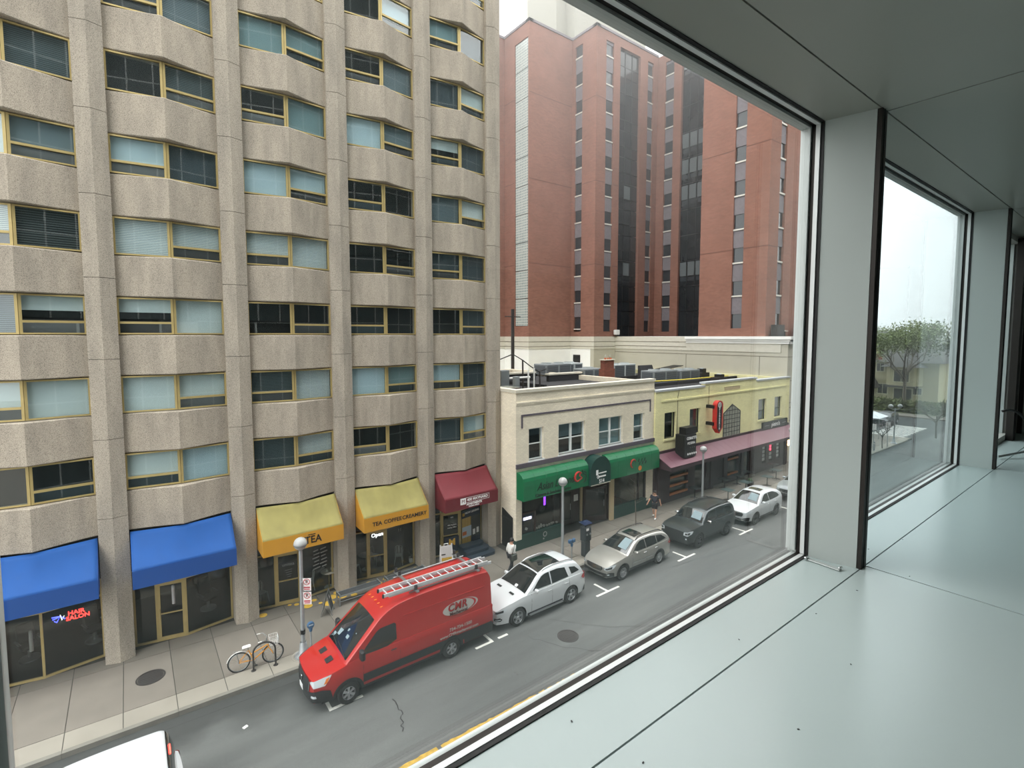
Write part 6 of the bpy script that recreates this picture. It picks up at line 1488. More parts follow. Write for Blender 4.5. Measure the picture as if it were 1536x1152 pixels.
    c.side_poly('side_window', [(1.68,1.26),(1.95,1.55),(2.15,1.69),(2.72,1.73),(2.72,1.25)]); c.side_poly('side_window', [(2.8,1.25),(2.8,1.73),(3.55,1.72),(3.6,1.27)]); c.side_poly('quarter_window', [(3.72,1.28),(3.7,1.70),(4.25,1.66),(4.5,1.36),(4.5,1.28)])
    c.wrap('headlight', [(.60,.84),(.62,1.0),(.95,1.06),(1.2,1.06),(1.1,.92),(.82,.82)], 'headlamp', .016); c.wrap('lamp_inner', [(.68,.87),(.70,.97),(.98,1.02),(.95,.9)], 'trim_black', .02); c.wrap('grille', [(0,.60),(.5,.62),(.56,.98),(0,1.0)], 'trim_black', .018); c.wrap('bumper', [(0,.41),(0,.62),(.55,.66),(.95,.74),(1.2,.70),(1.2,.42)], 'trim_black', .02); c.wrap('fog_lamp', [(.72,.62),(.72,.70),(.80,.70),(.80,.62)], 'headlamp', .03)
    c.wrap('tail_light', [(.62,.96),(.62,1.14),(1.0,1.14),(1.0,.96)], 'tail_red', .016, rear=True); c.mirror(1.72,1.30,'chrome', (.12,.22,.18)); c.handles([(2.6,1.08),(3.4,1.1)],'paint_dark'); c.rails(2.1,4.3,'trim_black'); c.seams([1.6,2.76,3.66]); c.arch('arch_trim','paint_black',.10,.03); c.band('sill',1.5,3.2,.40,.52,'trim_black',.012)
    # ---- white crossover
    c = Car('white crossover with a small sunroof, parked before the pavement tables', 30.5-.90, 16.0, 4.6, 1.86,
            [(0,.84),(.35,.98),(.85,1.07),(1.3,1.10),(2.5,1.10),(4.0,1.16),(4.4,1.14),(4.6,1.02)],
            [(1.15,1.09),(1.65,1.40),(2.0,1.58),(2.4,1.66),(3.1,1.67),(3.8,1.60),(4.2,1.46),(4.45,1.2),(4.52,1.06)],
            [.90, 3.52], .36, 'paint_white', wroof=.68, base=.30, cf=.20, cr=.16, bulge=.10)
    c.wheel('alloy_dark', 10, .24); c.glass_top('windshield', 1.22, 2.04, .90, .84); c.glass_top('sunroof', 2.3, 2.75, .6, .6, off=.02); c.glass_top('rear_window', 4.1, 4.42, .78, .86)
    c.shade(1.38, 1.9, -.78, -.1)
    c.side_poly('side_window', [(1.6,1.18),(1.95,1.42),(2.25,1.57),(2.62,1.60),(2.62,1.17)]); c.side_poly('side_window', [(2.68,1.17),(2.68,1.60),(3.3,1.58),(3.75,1.44),(3.95,1.26),(3.6,1.2)])
    c.wrap('headlight', [(.55,.74),(.58,.82),(.95,.92),(1.2,.93),(1.0,.80),(.75,.73)], 'headlamp', .016); c.wrap('grille', [(0,.55),(.5,.58),(.58,.72),(.5,.82),(0,.84)], 'trim_black', .016); b = MB(); b.tube([c.pt(u,.80,sg,.03) for sg, u in ((-1,.55),(-1,.2),(1,0),(1,.2),(1,.55))], .02, 6); c.part('grille_bar', b, 'chrome'); c.wrap('bumper', [(0,.31),(0,.46),(.5,.44),(.75,.56),(1.0,.54),(.95,.32)], 'trim_black', .014); c.wrap('skid_trim', [(0,.36),(0,.40),(.5,.38),(.72,.46),(.72,.42),(.5,.34)], 'chrome', .02)
    c.wrap('tail_light', [(.6,.9),(.6,1.06),(.95,1.1),(1.05,.95)], 'tail_red', .016, rear=True); c.mirror(1.68,1.22,'paint_white'); c.handles([(2.5,1.0),(3.35,1.03)],'chrome'); c.seams([1.5,2.65,3.5]); c.arch('arch_trim','trim_black',.05,.012); c.band('sill',1.4,3.05,.30,.42,'trim_black',.01)
    # ---- grey car cut by the window edge
    c = Car('grey crossover at the window edge, last in the parked row', 36.55, 15.95, 4.6, 1.86,
            [(0,.84),(.35,1.0),(.85,1.08),(1.3,1.11),(2.5,1.11),(4.0,1.16),(4.4,1.14),(4.6,1.02)],
            [(1.15,1.10),(1.65,1.40),(2.0,1.60),(2.4,1.68),(3.1,1.70),(3.8,1.62),(4.2,1.48),(4.45,1.2),(4.52,1.06)],
            [.92, 3.6], .36, 'paint_grey', wroof=.70, base=.30, cf=.18, cr=.16, bulge=.10)
    c.wheel('alloy', 10, .24); c.glass_top('windshield', 1.22, 2.04, .90, .84); c.glass_top('rear_window', 4.1, 4.42, .78, .86)
    c.shade(1.38, 1.8, -.78, -.1)
    c.side_poly('side_window', [(1.6,1.18),(1.95,1.42),(2.25,1.58),(2.62,1.61),(2.62,1.17)]); c.side_poly('side_window', [(2.68,1.17),(2.68,1.61),(3.3,1.58),(3.75,1.44),(3.9,1.24)])
    c.wrap('headlight', [(.55,.76),(.58,.84),(.95,.94),(1.2,.95),(1.0,.82),(.75,.75)], 'headlamp', .016); c.wrap('grille', [(0,.62),(.5,.64),(.58,.74),(.5,.80),(0,.82)], 'trim_black', .016); c.wrap('bumper', [(0,.31),(0,.54),(.5,.56),(.85,.62),(1.0,.54),(.95,.32)], 'trim_black', .014); c.wrap('skid_trim', [(0,.56),(0,.60),(.55,.60),(.55,.56)], 'chrome', .02)
    c.wrap('tail_light', [(.6,.9),(.6,1.06),(.95,1.1),(1.05,.95)], 'tail_red', .016, rear=True); c.mirror(1.68,1.22,'paint_grey'); c.handles([(2.5,1.0)],'chrome'); c.seams([1.5,2.65]); c.arch('arch_trim','trim_black',.06,.014); c.band('sill',1.4,3.05,.30,.42,'trim_black',.01)
    # ---- white vehicle in the lane, its tail at the lower left
    c = Car('white vehicle at the lower corner, only its roof and tail in view', .62-4.9, 14.0, 4.9, 1.98,
            [(0,.90),(.4,1.02),(.95,1.10),(1.4,1.14),(2.6,1.15),(4.5,1.17),(4.9,1.10)],
            [(1.2,1.13),(1.7,1.48),(2.1,1.74),(2.6,1.86),(3.3,1.90),(4.3,1.88),(4.62,1.82),(4.76,1.55),(4.84,1.14)],
            [.95, 3.95], .36, 'paint_white', wroof=.84, base=.30, cf=.18, cr=.10, bulge=.10, name='passing_van', group=None, rcrown=.03)
    c.wheel('alloy', 5, .24); c.glass_top('windshield', 1.28, 2.12, .90, .84); c.glass_top('rear_window', 4.63, 4.815, .93, .93, nx=10)
    b = MB(); p = c.top(4.66,0); b.cbox((4.70,.10,1.76),(.03,.34,.06), ry=.5, bev=.008); c.part('brake_light', b, 'tail_lit')
    c.side_poly('side_window', [(1.6,1.22),(1.95,1.52),(2.3,1.74),(2.72,1.78),(2.72,1.22)]); c.side_poly('side_window', [(2.8,1.22),(2.8,1.78),(3.7,1.79),(3.7,1.22)]); c.side_poly('quarter_window', [(3.8,1.22),(3.8,1.79),(4.4,1.77),(4.55,1.24)])
    c.wrap('headlight', [(.6,.74),(.62,.86),(.95,.94),(1.15,.92),(1.0,.76)], 'headlamp', .016); c.wrap('grille', [(0,.6),(.5,.62),(.5,.84),(0,.86)], 'trim_black', .016); c.wrap('tail_light', [(.72,.8),(.72,1.12),(1.05,1.12),(1.0,.8)], 'tail_red', .016, rear=True); c.wrap('rear_bumper', [(0,.32),(0,.6),(.9,.6),(.9,.32)], 'trim_black', .012, rear=True); c.mirror(1.7,1.26,'paint_white'); c.handles([(2.6,1.02),(3.6,1.02)],'paint_white'); c.seams([1.5,2.76,3.76])
    tag(c.t, group='traffic'); del c.t['group']
    # ---- dark car far off beyond the crossing
    c = Car('dark parked car far off below the yellow house, through the next window', 77.0, 22.6, 4.7, 1.9,
            [(0,.80),(.35,.95),(.9,1.03),(1.3,1.06),(2.5,1.06),(4.2,1.10),(4.7,1.0)], [(1.2,1.05),(1.7,1.34),(2.1,1.52),(2.8,1.6),(3.6,1.58),(4.2,1.40),(4.55,1.06)],
            [.9, 3.7], .35, 'paint_black', wroof=.7, base=.3, name='distant_car', group=None)
    c.wheel('alloy', 5, .24); c.glass_top('windshield', 1.3, 2.1, .9, .84); c.glass_top('rear_window', 4.1, 4.5, .8, .86); c.side_poly('side_window', [(1.7,1.14),(2.1,1.4),(2.6,1.5),(2.6,1.13)]); c.side_poly('side_window', [(2.68,1.13),(2.68,1.5),(3.5,1.48),(4.0,1.2)]); c.wrap('headlight', [(.6,.68),(.62,.78),(1.0,.86),(1.0,.72)], 'headlamp', .016); c.mirror(1.75,1.16,'paint_black')
    if 'group' in c.t: del c.t['group']
build_vehicles()
# ------------------------------------------------------------------ street furniture
def street():
    mat('post_grey', (164,168,170), .45, metal=.4, var=.06, vscale=8); mat('globe_white', (172,173,172), .35, spec=.5); mat('meter_blue', (58,96,132), .5); mat('bike_orange', (226,154,44), .35, coat=.4); mat('saddle_white', (230,228,224), .6); mat('station_dark', (48,54,58), .5); mat('solar', (36,46,74), .2); mat('sign_white', (232,228,226), .5); mat('sign_red_print', (176,44,60), .5); mat('bark', (96,88,78), .9, var=.2, vscale=20); mat('bench_black', (62,64,66), .7); mat('ring_concrete', (150,146,136), .9)
    def lamp(x, y, label, h=4.35, twin=False, z=0):
        t = thing('street_lamp', label, 'street lamp', (x,y,z), 0, 'globe street lamps', world=False)
        MB().lathe([(.30,0),(.30,.05),(.24,.05),(.2,.10),(.16,.14),(.115,.5),(.10,.52)], n=20).build('base', 'post_grey', t)
        MB().tube([(0,0,.5),(0,0,h-.42)], [.075,.06], 14).build('post', 'post_grey', t)
        gl = [(0,0)] if not twin else [(-.5,0),(.5,0)]
        if twin: MB().tube([(-.5,0,h-.45),(-.3,0,h-.55),(.3,0,h-.55),(.5,0,h-.45)], .03, 8).build('crossarm', 'post_grey', t)
        for gx, gy in gl:
            MB().sphere((gx,gy,h-.21), .225, 22, 14).build('globe', 'globe_white', t)
            MB().lathe([(.07,-.44),(.12,-.38),(.205,-.30),(.236,-.235),(.236,-.215),(.19,-.29),(.07,-.37)], (gx,gy,h), 22).build('cradle', 'galv', t)
        return t
    l1 = lamp(4.62, 18.45, 'globe street lamp with no-parking signs, before the left yellow awning')
    o = MB(); o.lathe([(.02,.0),(.36,.0),(.40,.012),(.40,0)], n=24); o.build('footing', 'ring_concrete', l1)
    MB().cbox((-.02,-.085,2.62),(.06,.05,.32), bev=.01).build('box', 'post_grey', l1); MB().lathe([(.088,.82),(.088,.98)], n=14).build('tape_band', 'black', l1)
    f = MB(); f.add([(.12,0,4.15),(.26,-.05,4.5),(.2,.05,4.25)], [(0,1,2),(2,1,0)]); f.build('fin', 'post_grey', l1)
    for i, z in enumerate((1.92, 2.42)):
        s = thing('parking_sign', ['lower no-parking sign on the lamp post by the red van','upper no-parking sign on the lamp post by the red van'][i], 'sign', (4.74,18.33,z), -.6, 'no-parking signs on the lamp post', world=False)
        MB().cbox((.03,0,.23),(.30,.006,.46), bev=.002).build('plate', 'sign_white', s)
        MB().lathe([(.095,0),(.118,0),(.118,-.004),(.095,-.004)], (.03,-.004,.33), 22, axis='Y').build('ring', 'sign_red_print', s)
        text('P', .17, (.03,-.006,.33), 'ink_black', s, bold=.004); MB().cbox((.03,-.009,.33),(.20,.002,.022), ry=.78).build('slash', 'sign_red_print', s)
        MB().box(-.08,.14,-.006,-.003,.10,.15).build('print_bar', 'sign_red_print', s); MB().box(-.07,.13,-.006,-.003,.04,.075).build('print_bar', 'sign_red_print', s)
    lamp(17.0, 18.1, 'globe street lamp before the glossy green Asian Legend awning', 4.45)
    lamp(30.45, 18.75, 'globe street lamp before the maroon awning, behind the dark suv', 4.1)
    lamp(42.1, 18.2, 'globe street lamp nearest the lit amber wall lamp', 4.15)
    tw = lamp(64.7, 17.6, 'twin-globe street lamp far off beside the crossing', 4.2, True); tw.rotation_euler.z = -.65
    def meter(x, y, h, label, round_head):
        t = thing('parking_meter', label, 'parking meter', (x,y,0), 0, 'parking meters', world=False)
        MB().tube([(0,0,0),(0,0,h-.22)], .032, 10).build('post', 'post_grey', t)
        if round_head: 
            MB().lathe([(.001,-.05),(.10,-.05),(.125,-.03),(.125,.03),(.10,.05),(.001,.05)], (0,0,h-.02), 20, axis='Y').build('head', 'meter_blue', t); MB().lathe([(.05,-.2),(.07,-.1),(.05,0)], (0,0,h-.05), 12).build('neck', 'meter_blue', t); MB().box(-.08,.08,-.056,-.05,h-.03,h+.02).build('label', 'poster_sky', t)
        else:
            for sx in (-1, 1): MB().cbox((sx*.13,0,h-.06),(.2,.14,.22), bev=.05).build('head', 'meter_blue', t)
            MB().lathe([(.06,-.34),(.07,-.2),(.05,-.14)], (0,0,h), 12).build('neck', 'meter_blue', t)
    meter(4.85, 18.3, 1.15, 'single blue parking meter beside the red van bonnet', True); meter(17.6, 18.05, 1.15, 'twin-headed blue parking meter between the white suv and pay station', False)
    t = thing('pay_station', 'dark parking pay station with a solar panel, beside the silver estate', 'pay station', (18.65,18.1,0), 0, None, world=False)
    MB().cbox((0,0,.42),(.36,.34,.84), bev=.03).build('pedestal', 'station_dark', t); MB().cbox((0,0,1.22),(.50,.40,.86), bev=.08).build('cabinet', 'station_dark', t); MB().cbox((0,0,1.78),(.58,.44,.035), rx=.12, bev=.008).build('solar_panel', 'solar', t); MB().cbox((0,0,1.69),(.14,.14,.12)).build('panel_mount', 'steel', t)
    MB().box(-.16,.02,-.215,-.20,1.42,1.54).build('notice', 'sign_white', t)
    for x in (-.1,.13): MB().lathe([(.02,0),(.055,0),(.055,-.02),(.02,-.02)], (x,-.2,1.22), 14, axis='Y').build('button_ring', 'steel', t)
    # ---- bicycle and rack hoop
    def bicycle():
        t = thing('bicycle', 'orange bicycle with white saddle and a front basket, locked to a rack', 'bicycle', (2.62,18.86,0), math.atan2(-.12,1.1), None, world=False)
        R = .335; xr, xf = 0.0, 1.06
        for x in (xr, xf):
            w_ = MB(); w_.tube([(x+R*math.cos(a),0,R+R*math.sin(a)) for a in [2*PI*i/28 for i in range(28)]], .020, 8, closed=True); wo = w_.build('wheel', 'tyre', t)
            r = MB(); r.tube([(x+(R-.03)*math.cos(a),0,R+(R-.03)*math.sin(a)) for a in [2*PI*i/28 for i in range(28)]], .012, 6, closed=True); r.build('rim', 'alloy', wo)
            s = MB()
            for i in range(14): a = 2*PI*i/14; s.tube([(x,0,R),(x+(R-.03)*math.cos(a),0,R+(R-.03)*math.sin(a))], .0025, 3)
            s.build('spoke', 'alloy', wo); h = MB(); h.tube([(x,-.05,R),(x,.05,R)], .025, 8); h.build('hub', 'steel', wo)
        f = MB(); B = (.44,0,.28); S = (.30,0,.68); Hd = (.90,0,.70); Hl = (.92,0,.60)
        for a, b2, r in ((B,S,.018),(B,Hl,.022),((.36,0,.5),Hd,.02),((xr,-.05,R),B,.011),((xr,.05,R),B,.011),((xr,-.05,R),S,.010),((xr,.05,R),S,.010),(Hd,Hl,.024),((.92,.0,.60),(xf,-.05,R),.013),((.92,0,.60),(xf,.05,R),.013)): f.tube([a,b2], r, 8)
        f.build('frame', 'bike_orange', t)
        s = MB(); s.cbox((.24,0,.82),(.27,.16,.06), bev=.03, ry=-.05); s.build('saddle', 'saddle_white', t); p = MB(); p.tube([S,(.27,0,.80)], .013, 8); p.build('seat_post', 'steel', t)
        hb = MB(); hb.tube([(.90,0,.70),(.86,0,.93)], .013, 8); hb.tube([(.60,-.28,1.0),(.78,-.27,1.0),(.88,-.1,.94),(.88,.1,.94),(.78,.27,1.0),(.60,.28,1.0)], .012, 8); hb.build('handlebar', 'steel', t)
        for sg in (-1,1): g = MB(); g.tube([(.58,sg*.28,1.0),(.70,sg*.275,1.0)], .018, 8); g.build('grip', 'saddle_white', t)
        bk = MB(); x0, x1, y0, y1, z0, z1 = .95, 1.22, -.17, .17, .70, .94
        for z, e in ((z0,.02),(z1,0),((z0+z1)/2,.01)): bk.tube([(x0+e,y0+e,z),(x1-e,y0+e,z),(x1-e,y1-e,z),(x0+e,y1-e,z)], .006, 5, closed=True)
        for i in range(6):
            q = lerp(x0,x1,i/5); bk.tube([(q,y0,z1),(q,y0+.02,z0),(q,y1-.02,z0),(q,y1,z1)], .004, 4); q = lerp(y0,y1,i/5); bk.tube([(x0,q,z1),(x0+.02,q,z0),(x1-.02,q,z0),(x1,q,z1)], .004, 4)
        bko = bk.build('basket', 'saddle_white', t); MB().cbox((1.235,0,.83),(.006,.24,.16)).build('basket_sign', 'poster_sky', bko)
        MB().lathe([(.085,-.04),(.10,-.04),(.10,-.03),(.085,-.03)], (.44,0,.28), 20, axis='Y').build('chainring', 'steel', t)
        cr = MB(); cr.tube([(.44,-.05,.28),(.50,-.06,.12)], .010, 6); cr.tube([(.44,.05,.28),(.38,.06,.44)], .010, 6); cr.cbox((.51,-.10,.12),(.09,.08,.02)); cr.cbox((.37,.10,.44),(.09,.08,.02)); cr.build('crank', 'trim_black', t)
        for x, a0, a1 in ((xr,.35,2.9),):
            m_ = MB(); m_.tube([(x+(R+.035)*math.cos(a),0,R+(R+.035)*math.sin(a)) for a in [lerp(a0,a1,i/10) for i in range(11)]], .018, 6); m_.build('mudguard', 'saddle_white', t)
        rk = MB(); rk.tube([(-.16,-.06,.72),(.22,-.06,.72)], .006, 5); rk.tube([(-.16,.06,.72),(.22,.06,.72)], .006, 5); rk.tube([(0,-.06,R),(-.08,-.06,.72)], .006, 5); rk.tube([(0,.06,R),(-.08,.06,.72)], .006, 5); rk.tube([(-.16,-.06,.72),(-.16,.06,.72)], .006, 5); rk.build('rear_rack', 'steel', t)
        ks = MB(); ks.tube([(.40,-.04,.25),(.42,-.2,.01)], .009, 6); ks.build('kickstand', 'steel', t)
    bicycle()
    k = thing('bike_rack', 'dark steel hoop bike rack holding the orange bicycle', 'bike rack', (3.38,18.5,0))
    h = MB(); h.tube([(3.02,18.62,0),(3.02,18.62,.62)]+[(3.36+.34*math.cos(a),18.56+.06*math.cos(a)*-1,.62+.30*math.sin(a)) for a in [PI-PI*i/12 for i in range(1,12)]]+[(3.70,18.5,.62),(3.70,18.5,0)], .03, 10); h.build('hoop', 'iron', k)
    for x, y in ((3.02,18.62),(3.70,18.5)): MB().lathe([(.001,.012),(.08,.012),(.08,0)], (x,y,0), 14).build('flange', 'iron', k)
    # ---- sandwich boards
    def board(x, y, rz, label, front, h=.95, w_=.55):
        t = thing('sandwich_board', label, 'sandwich board', (x,y,0), rz, None, world=False)
        for sg in (-1, 1):
            fm = 'sign_white' if front == 'white' else 'bench_black'
            p = MB()
            for u0, u1, z0, z1 in ((-w_/2,-w_/2+.04,0,h),(w_/2-.04,w_/2,0,h),(-w_/2,w_/2,h-.05,h),(-w_/2,w_/2,.14,.19)): 
                ya = lambda z: sg*.22*(1-z/h)
                p.add([(u0,ya(z0)-.012,z0),(u1,ya(z0)-.012,z0),(u1,ya(z0)+.012,z0),(u0,ya(z0)+.012,z0),(u0,ya(z1)-.012,z1),(u1,ya(z1)-.012,z1),(u1,ya(z1)+.012,z1),(u0,ya(z1)+.012,z1)], [(0,3,2,1),(4,5,6,7),(0,1,5,4),(1,2,6,5),(2,3,7,6),(3,0,4,7)])
            o = p.build('frame', 'sign_white' if front == 'white' else 'steel', t)
            q = MB(); ya = lambda z: sg*.22*(1-z/h)+sg*.004; q.add([(-w_/2+.03,ya(.18),.18),(w_/2-.03,ya(.18),.18),(w_/2-.03,ya(h-.04),h-.04),(-w_/2+.03,ya(h-.04),h-.04)], [(0,1,2,3),(3,2,1,0)]); q.build('face', fm, o)
            if front == 'white':
                for z0, z1, m_ in ((.42,.60,'dot_yellow'),(.2,.40,'poster_navy'),(.72,.78,'poster_dark')):
                    q = MB(); ya = lambda z: sg*.22*(1-z/h)+sg*.010; x1 = w_/2-.05 if m_ != 'poster_dark' else -.05; q.add([(-w_/2+.05,ya(z0),z0),(x1,ya(z0),z0),(x1,ya(z1),z1),(-w_/2+.05,ya(z1),z1)], [(0,1,2,3),(3,2,1,0)]); q.build('print', m_, o)
            else:
                q = MB(); ya = lambda z: sg*.22*(1-z/h)+sg*.010; q.add([(-.05,ya(.62),.62),(.07,ya(.66),.66),(.05,ya(.8),.8),(-.03,ya(.76),.76)], [(0,1,2,3),(3,2,1,0)]); q.build('print', 'sign_white', o)
        if front == 'white':
            hd = MB()
            for x_ in (-w_/2+.02, w_/2-.02): hd.cbox((x_,0,h+.03),(.05,.05,.08))
            hd.tube([(-.1,0,h),(-.1,0,h+.1),(.1,0,h+.1),(.1,0,h)], .02, 6); hd.build('carry_handle', 'sign_white', t)
    board(6.2, 20.75, 1.1, 'black sandwich board with a small white mark, before the left tea shop', 'black'); board(12.15, 21.3, -.25, 'white sandwich board with a yellow band, before the leasing office', 'white', 1.15, .62)
    # ---- two benches before the tea shops
    def bench(x0, x1, y, label):
        t = thing('bench', label, 'bench', ((x0+x1)/2,y,0), 0, 'long slatted benches before the tea shops'); w_ = .40
        for i in range(4): MB().box(x0, x1, y-w_/2+i*w_/4+.006, y-w_/2+(i+1)*w_/4-.006, .42, .455).build('slat', 'bench_black', t)
        e = MB(); e.box(x0, x1, y-w_/2-.03, y-w_/2, .40, .46); e.box(x0, x1, y+w_/2, y+w_/2+.03, .40, .46); e.build('edge_rail', 'galv', t)
        for x in (x0+.02, x1-.02): l = MB(); l.tube([(x,y-w_/2-.01,0),(x,y-w_/2-.01,.52),(x,y+w_/2+.01,.52),(x,y+w_/2+.01,0)], .022, 8); l.build('leg', 'galv', t)
        s = MB(); s.tube([(x0,y-w_/2,.2),(x1,y-w_/2,.2)], .014, 6); s.build('stretcher', 'galv', t)
    bench(6.75, 8.62, 21.15, 'long grey bench before the left tea shop, beside the black sandwich board'); bench(8.95, 10.9, 21.2, 'long grey bench before the right tea shop, mostly behind the red van')
    # ---- young street tree
    t = thing('young_tree', 'thin bare young street tree behind the silver estate', 'tree', (24.1,19.2,0)); rr = random.Random(6)
    MB().tube([(24.1,19.2,0),(24.05,19.2,1.0),(23.95,19.2,2.0),(23.9,19.2,3.0)], [.035,.028,.02,.008], 8).build('trunk', 'bark', t)
    for i in range(12):
        z = 1.4+.13*i; a = rr.random()*6.3; l = .7-.03*i; b = MB(); x = 24.1-.07*z; b.tube([(x,19.2,z),(x+.5*l*math.cos(a),19.2+.5*l*math.sin(a),z+.3*l),(x+l*math.cos(a),19.2+l*math.sin(a),z+.75*l)], [.012,.008,.003], 5); b.build('branch', 'bark', t)
street()

# ------------------------------------------------------------------ people
def person(label, loc, rz, joints, cloth, skin=(196,150,124), hair=(30,24,22), shoes=(40,40,42), hscale=1.0):
    t = thing('person', label, 'person', loc, rz, None, world=False)
    sk = mat('skin_%d' % skin[0], skin, .6)
    def skinmesh(name, verts, edges, radii, m, parent, sub=2, root=0):
        me = bpy.data.meshes.new(name); me.from_pydata(verts, edges, []); me.materials.append(m if not isinstance(m, str) else MATS[m]); o = bpy.data.objects.new(name, me); COL.objects.link(o); o.parent = parent
        md = o.modifiers.new('skin', 'SKIN'); md.use_smooth_shade = True
        for i, r in enumerate(radii):
            v = me.skin_vertices[0].data[i]; v.radius = (r, r) if not isinstance(r, tuple) else r; v.use_root = (i == root)
        s = o.modifiers.new('sub', 'SUBSURF'); s.levels = sub; s.render_levels = sub
        return o
    J = joints
    names = ['pelvis','waist','chest','neck','head','crown','shL','elL','wrL','haL','shR','elR','wrR','haR','hipL','knL','anL','toL','hipR','knR','anR','toR']
    V = [J[n] for n in names]; I = {n: i for i, n in enumerate(names)}
    E = [('pelvis','waist'),('waist','chest'),('chest','neck'),('neck','head'),('head','crown'),('chest','shL'),('shL','elL'),('elL','wrL'),('wrL','haL'),('chest','shR'),('shR','elR'),('elR','wrR'),('wrR','haR'),('pelvis','hipL'),('hipL','knL'),('knL','anL'),('anL','toL'),('pelvis','hipR'),('hipR','knR'),('knR','anR'),('anR','toR')]
    R = dict(pelvis=.14,waist=.125,chest=.15,neck=.055,head=.095,crown=.08,shL=.065,elL=.045,wrL=.032,haL=.036,shR=.065,elR=.045,wrR=.032,haR=.036,hipL=.095,knL=.06,anL=.042,toL=.036,hipR=.095,knR=.06,anR=.042,toR=.036)
    body = skinmesh('body', V, [(I[a],I[b]) for a, b in E], [R[n] for n in names], sk, t)
    # hands: palm with fingers
    for s in 'LR':
        w_, h = Vector(J['wr'+s]), Vector(J['ha'+s]); d = (h-w_).normalized(); side = d.cross(Vector((0,0,1))); side = side.normalized() if side.length > .05 else Vector((1,0,0)); nrm = side.cross(d)
        vs, es, rs = [tuple(h)], [], [.034]
        for k, (off, ln) in enumerate(((-.03,.075),(-.01,.085),(.01,.08),(.03,.065))):
            a = h+d*.035+side*off; b2 = a+d*ln*.5-nrm*.01; c2 = a+d*ln-nrm*.035; i = len(vs); vs += [tuple(a),tuple(b2),tuple(c2)]; es += [(0,i),(i,i+1),(i+1,i+2)]; rs += [.011,.0095,.008]
        a = h+side*-.035-d*.01; i = len(vs); vs += [tuple(a),tuple(a-side*.02+d*.035),tuple(a-side*.02+d*.065)]; es += [(0,i),(i,i+1),(i+1,i+2)]; rs += [.013,.011,.009]
        skinmesh('hand', vs, es, rs, sk, t, 1)
    hd = Vector(J['head']); cr_ = Vector(J['crown'])
    # face: nose, ears, eyes, mouth on the facing side (+X of the person)
    fx = MB(); fx.cbox((hd.x+.115,hd.y,hd.z+.0),(.035,.025,.045), bev=.01)
    for sg in (-1,1): fx.cbox((hd.x,hd.y+sg*.095,hd.z),(.045,.02,.06), bev=.008)
    fx.build('nose_and_ears', sk, t); ey = MB()
    for sg in (-1,1): ey.sphere((hd.x+.095,hd.y+sg*.035,hd.z+.03), .012, 8, 6)
    ey.cbox((hd.x+.098,hd.y,hd.z-.05),(.012,.05,.010), bev=.003); ey.build('eyes_and_mouth', 'ink_black', t)
    hm = mat('hair_%d' % hair[0], hair, .7)
    hr = MB(); 
    def hair_fn(u, v):
        a = 2*PI*u; p = v*PI*.62; r = .118; k = 1.0 if math.cos(a) < .3 else .86; pz = math.cos(p)
        return (hd.x-.012+r*1.05*math.sin(p)*math.cos(a)*k, hd.y+r*math.sin(p)*math.sin(a), hd.z+.055+r*pz*(1.0 if math.cos(a) < .5 or pz > 0 else .25))
    hr.grid(hair_fn, 20, 10); hr.build('hair', hm, t)
    # clothes: slightly larger skins over the same joints
    for nm, js, es, rs, m_ in cloth(J): skinmesh(nm, js, es, rs, m_, t, 2)
    sm = mat('shoe_%d' % shoes[0], shoes, .6)
    for s in 'LR':
        a, b2 = Vector(J['an'+s]), Vector(J['to'+s]); d = (b2-a); d.z = 0; d.normalize(); c = Vector((a.x, a.y, 0))+d*.07; c.z = max(.045, a.z-.04); sh = MB(); sh.cbox(c, (.28,.10,.09), rz=math.atan2(d.y,d.x), ry=-.25 if a.z > .12 else 0, bev=.035); sh.build('shoe', sm, t)
    return t
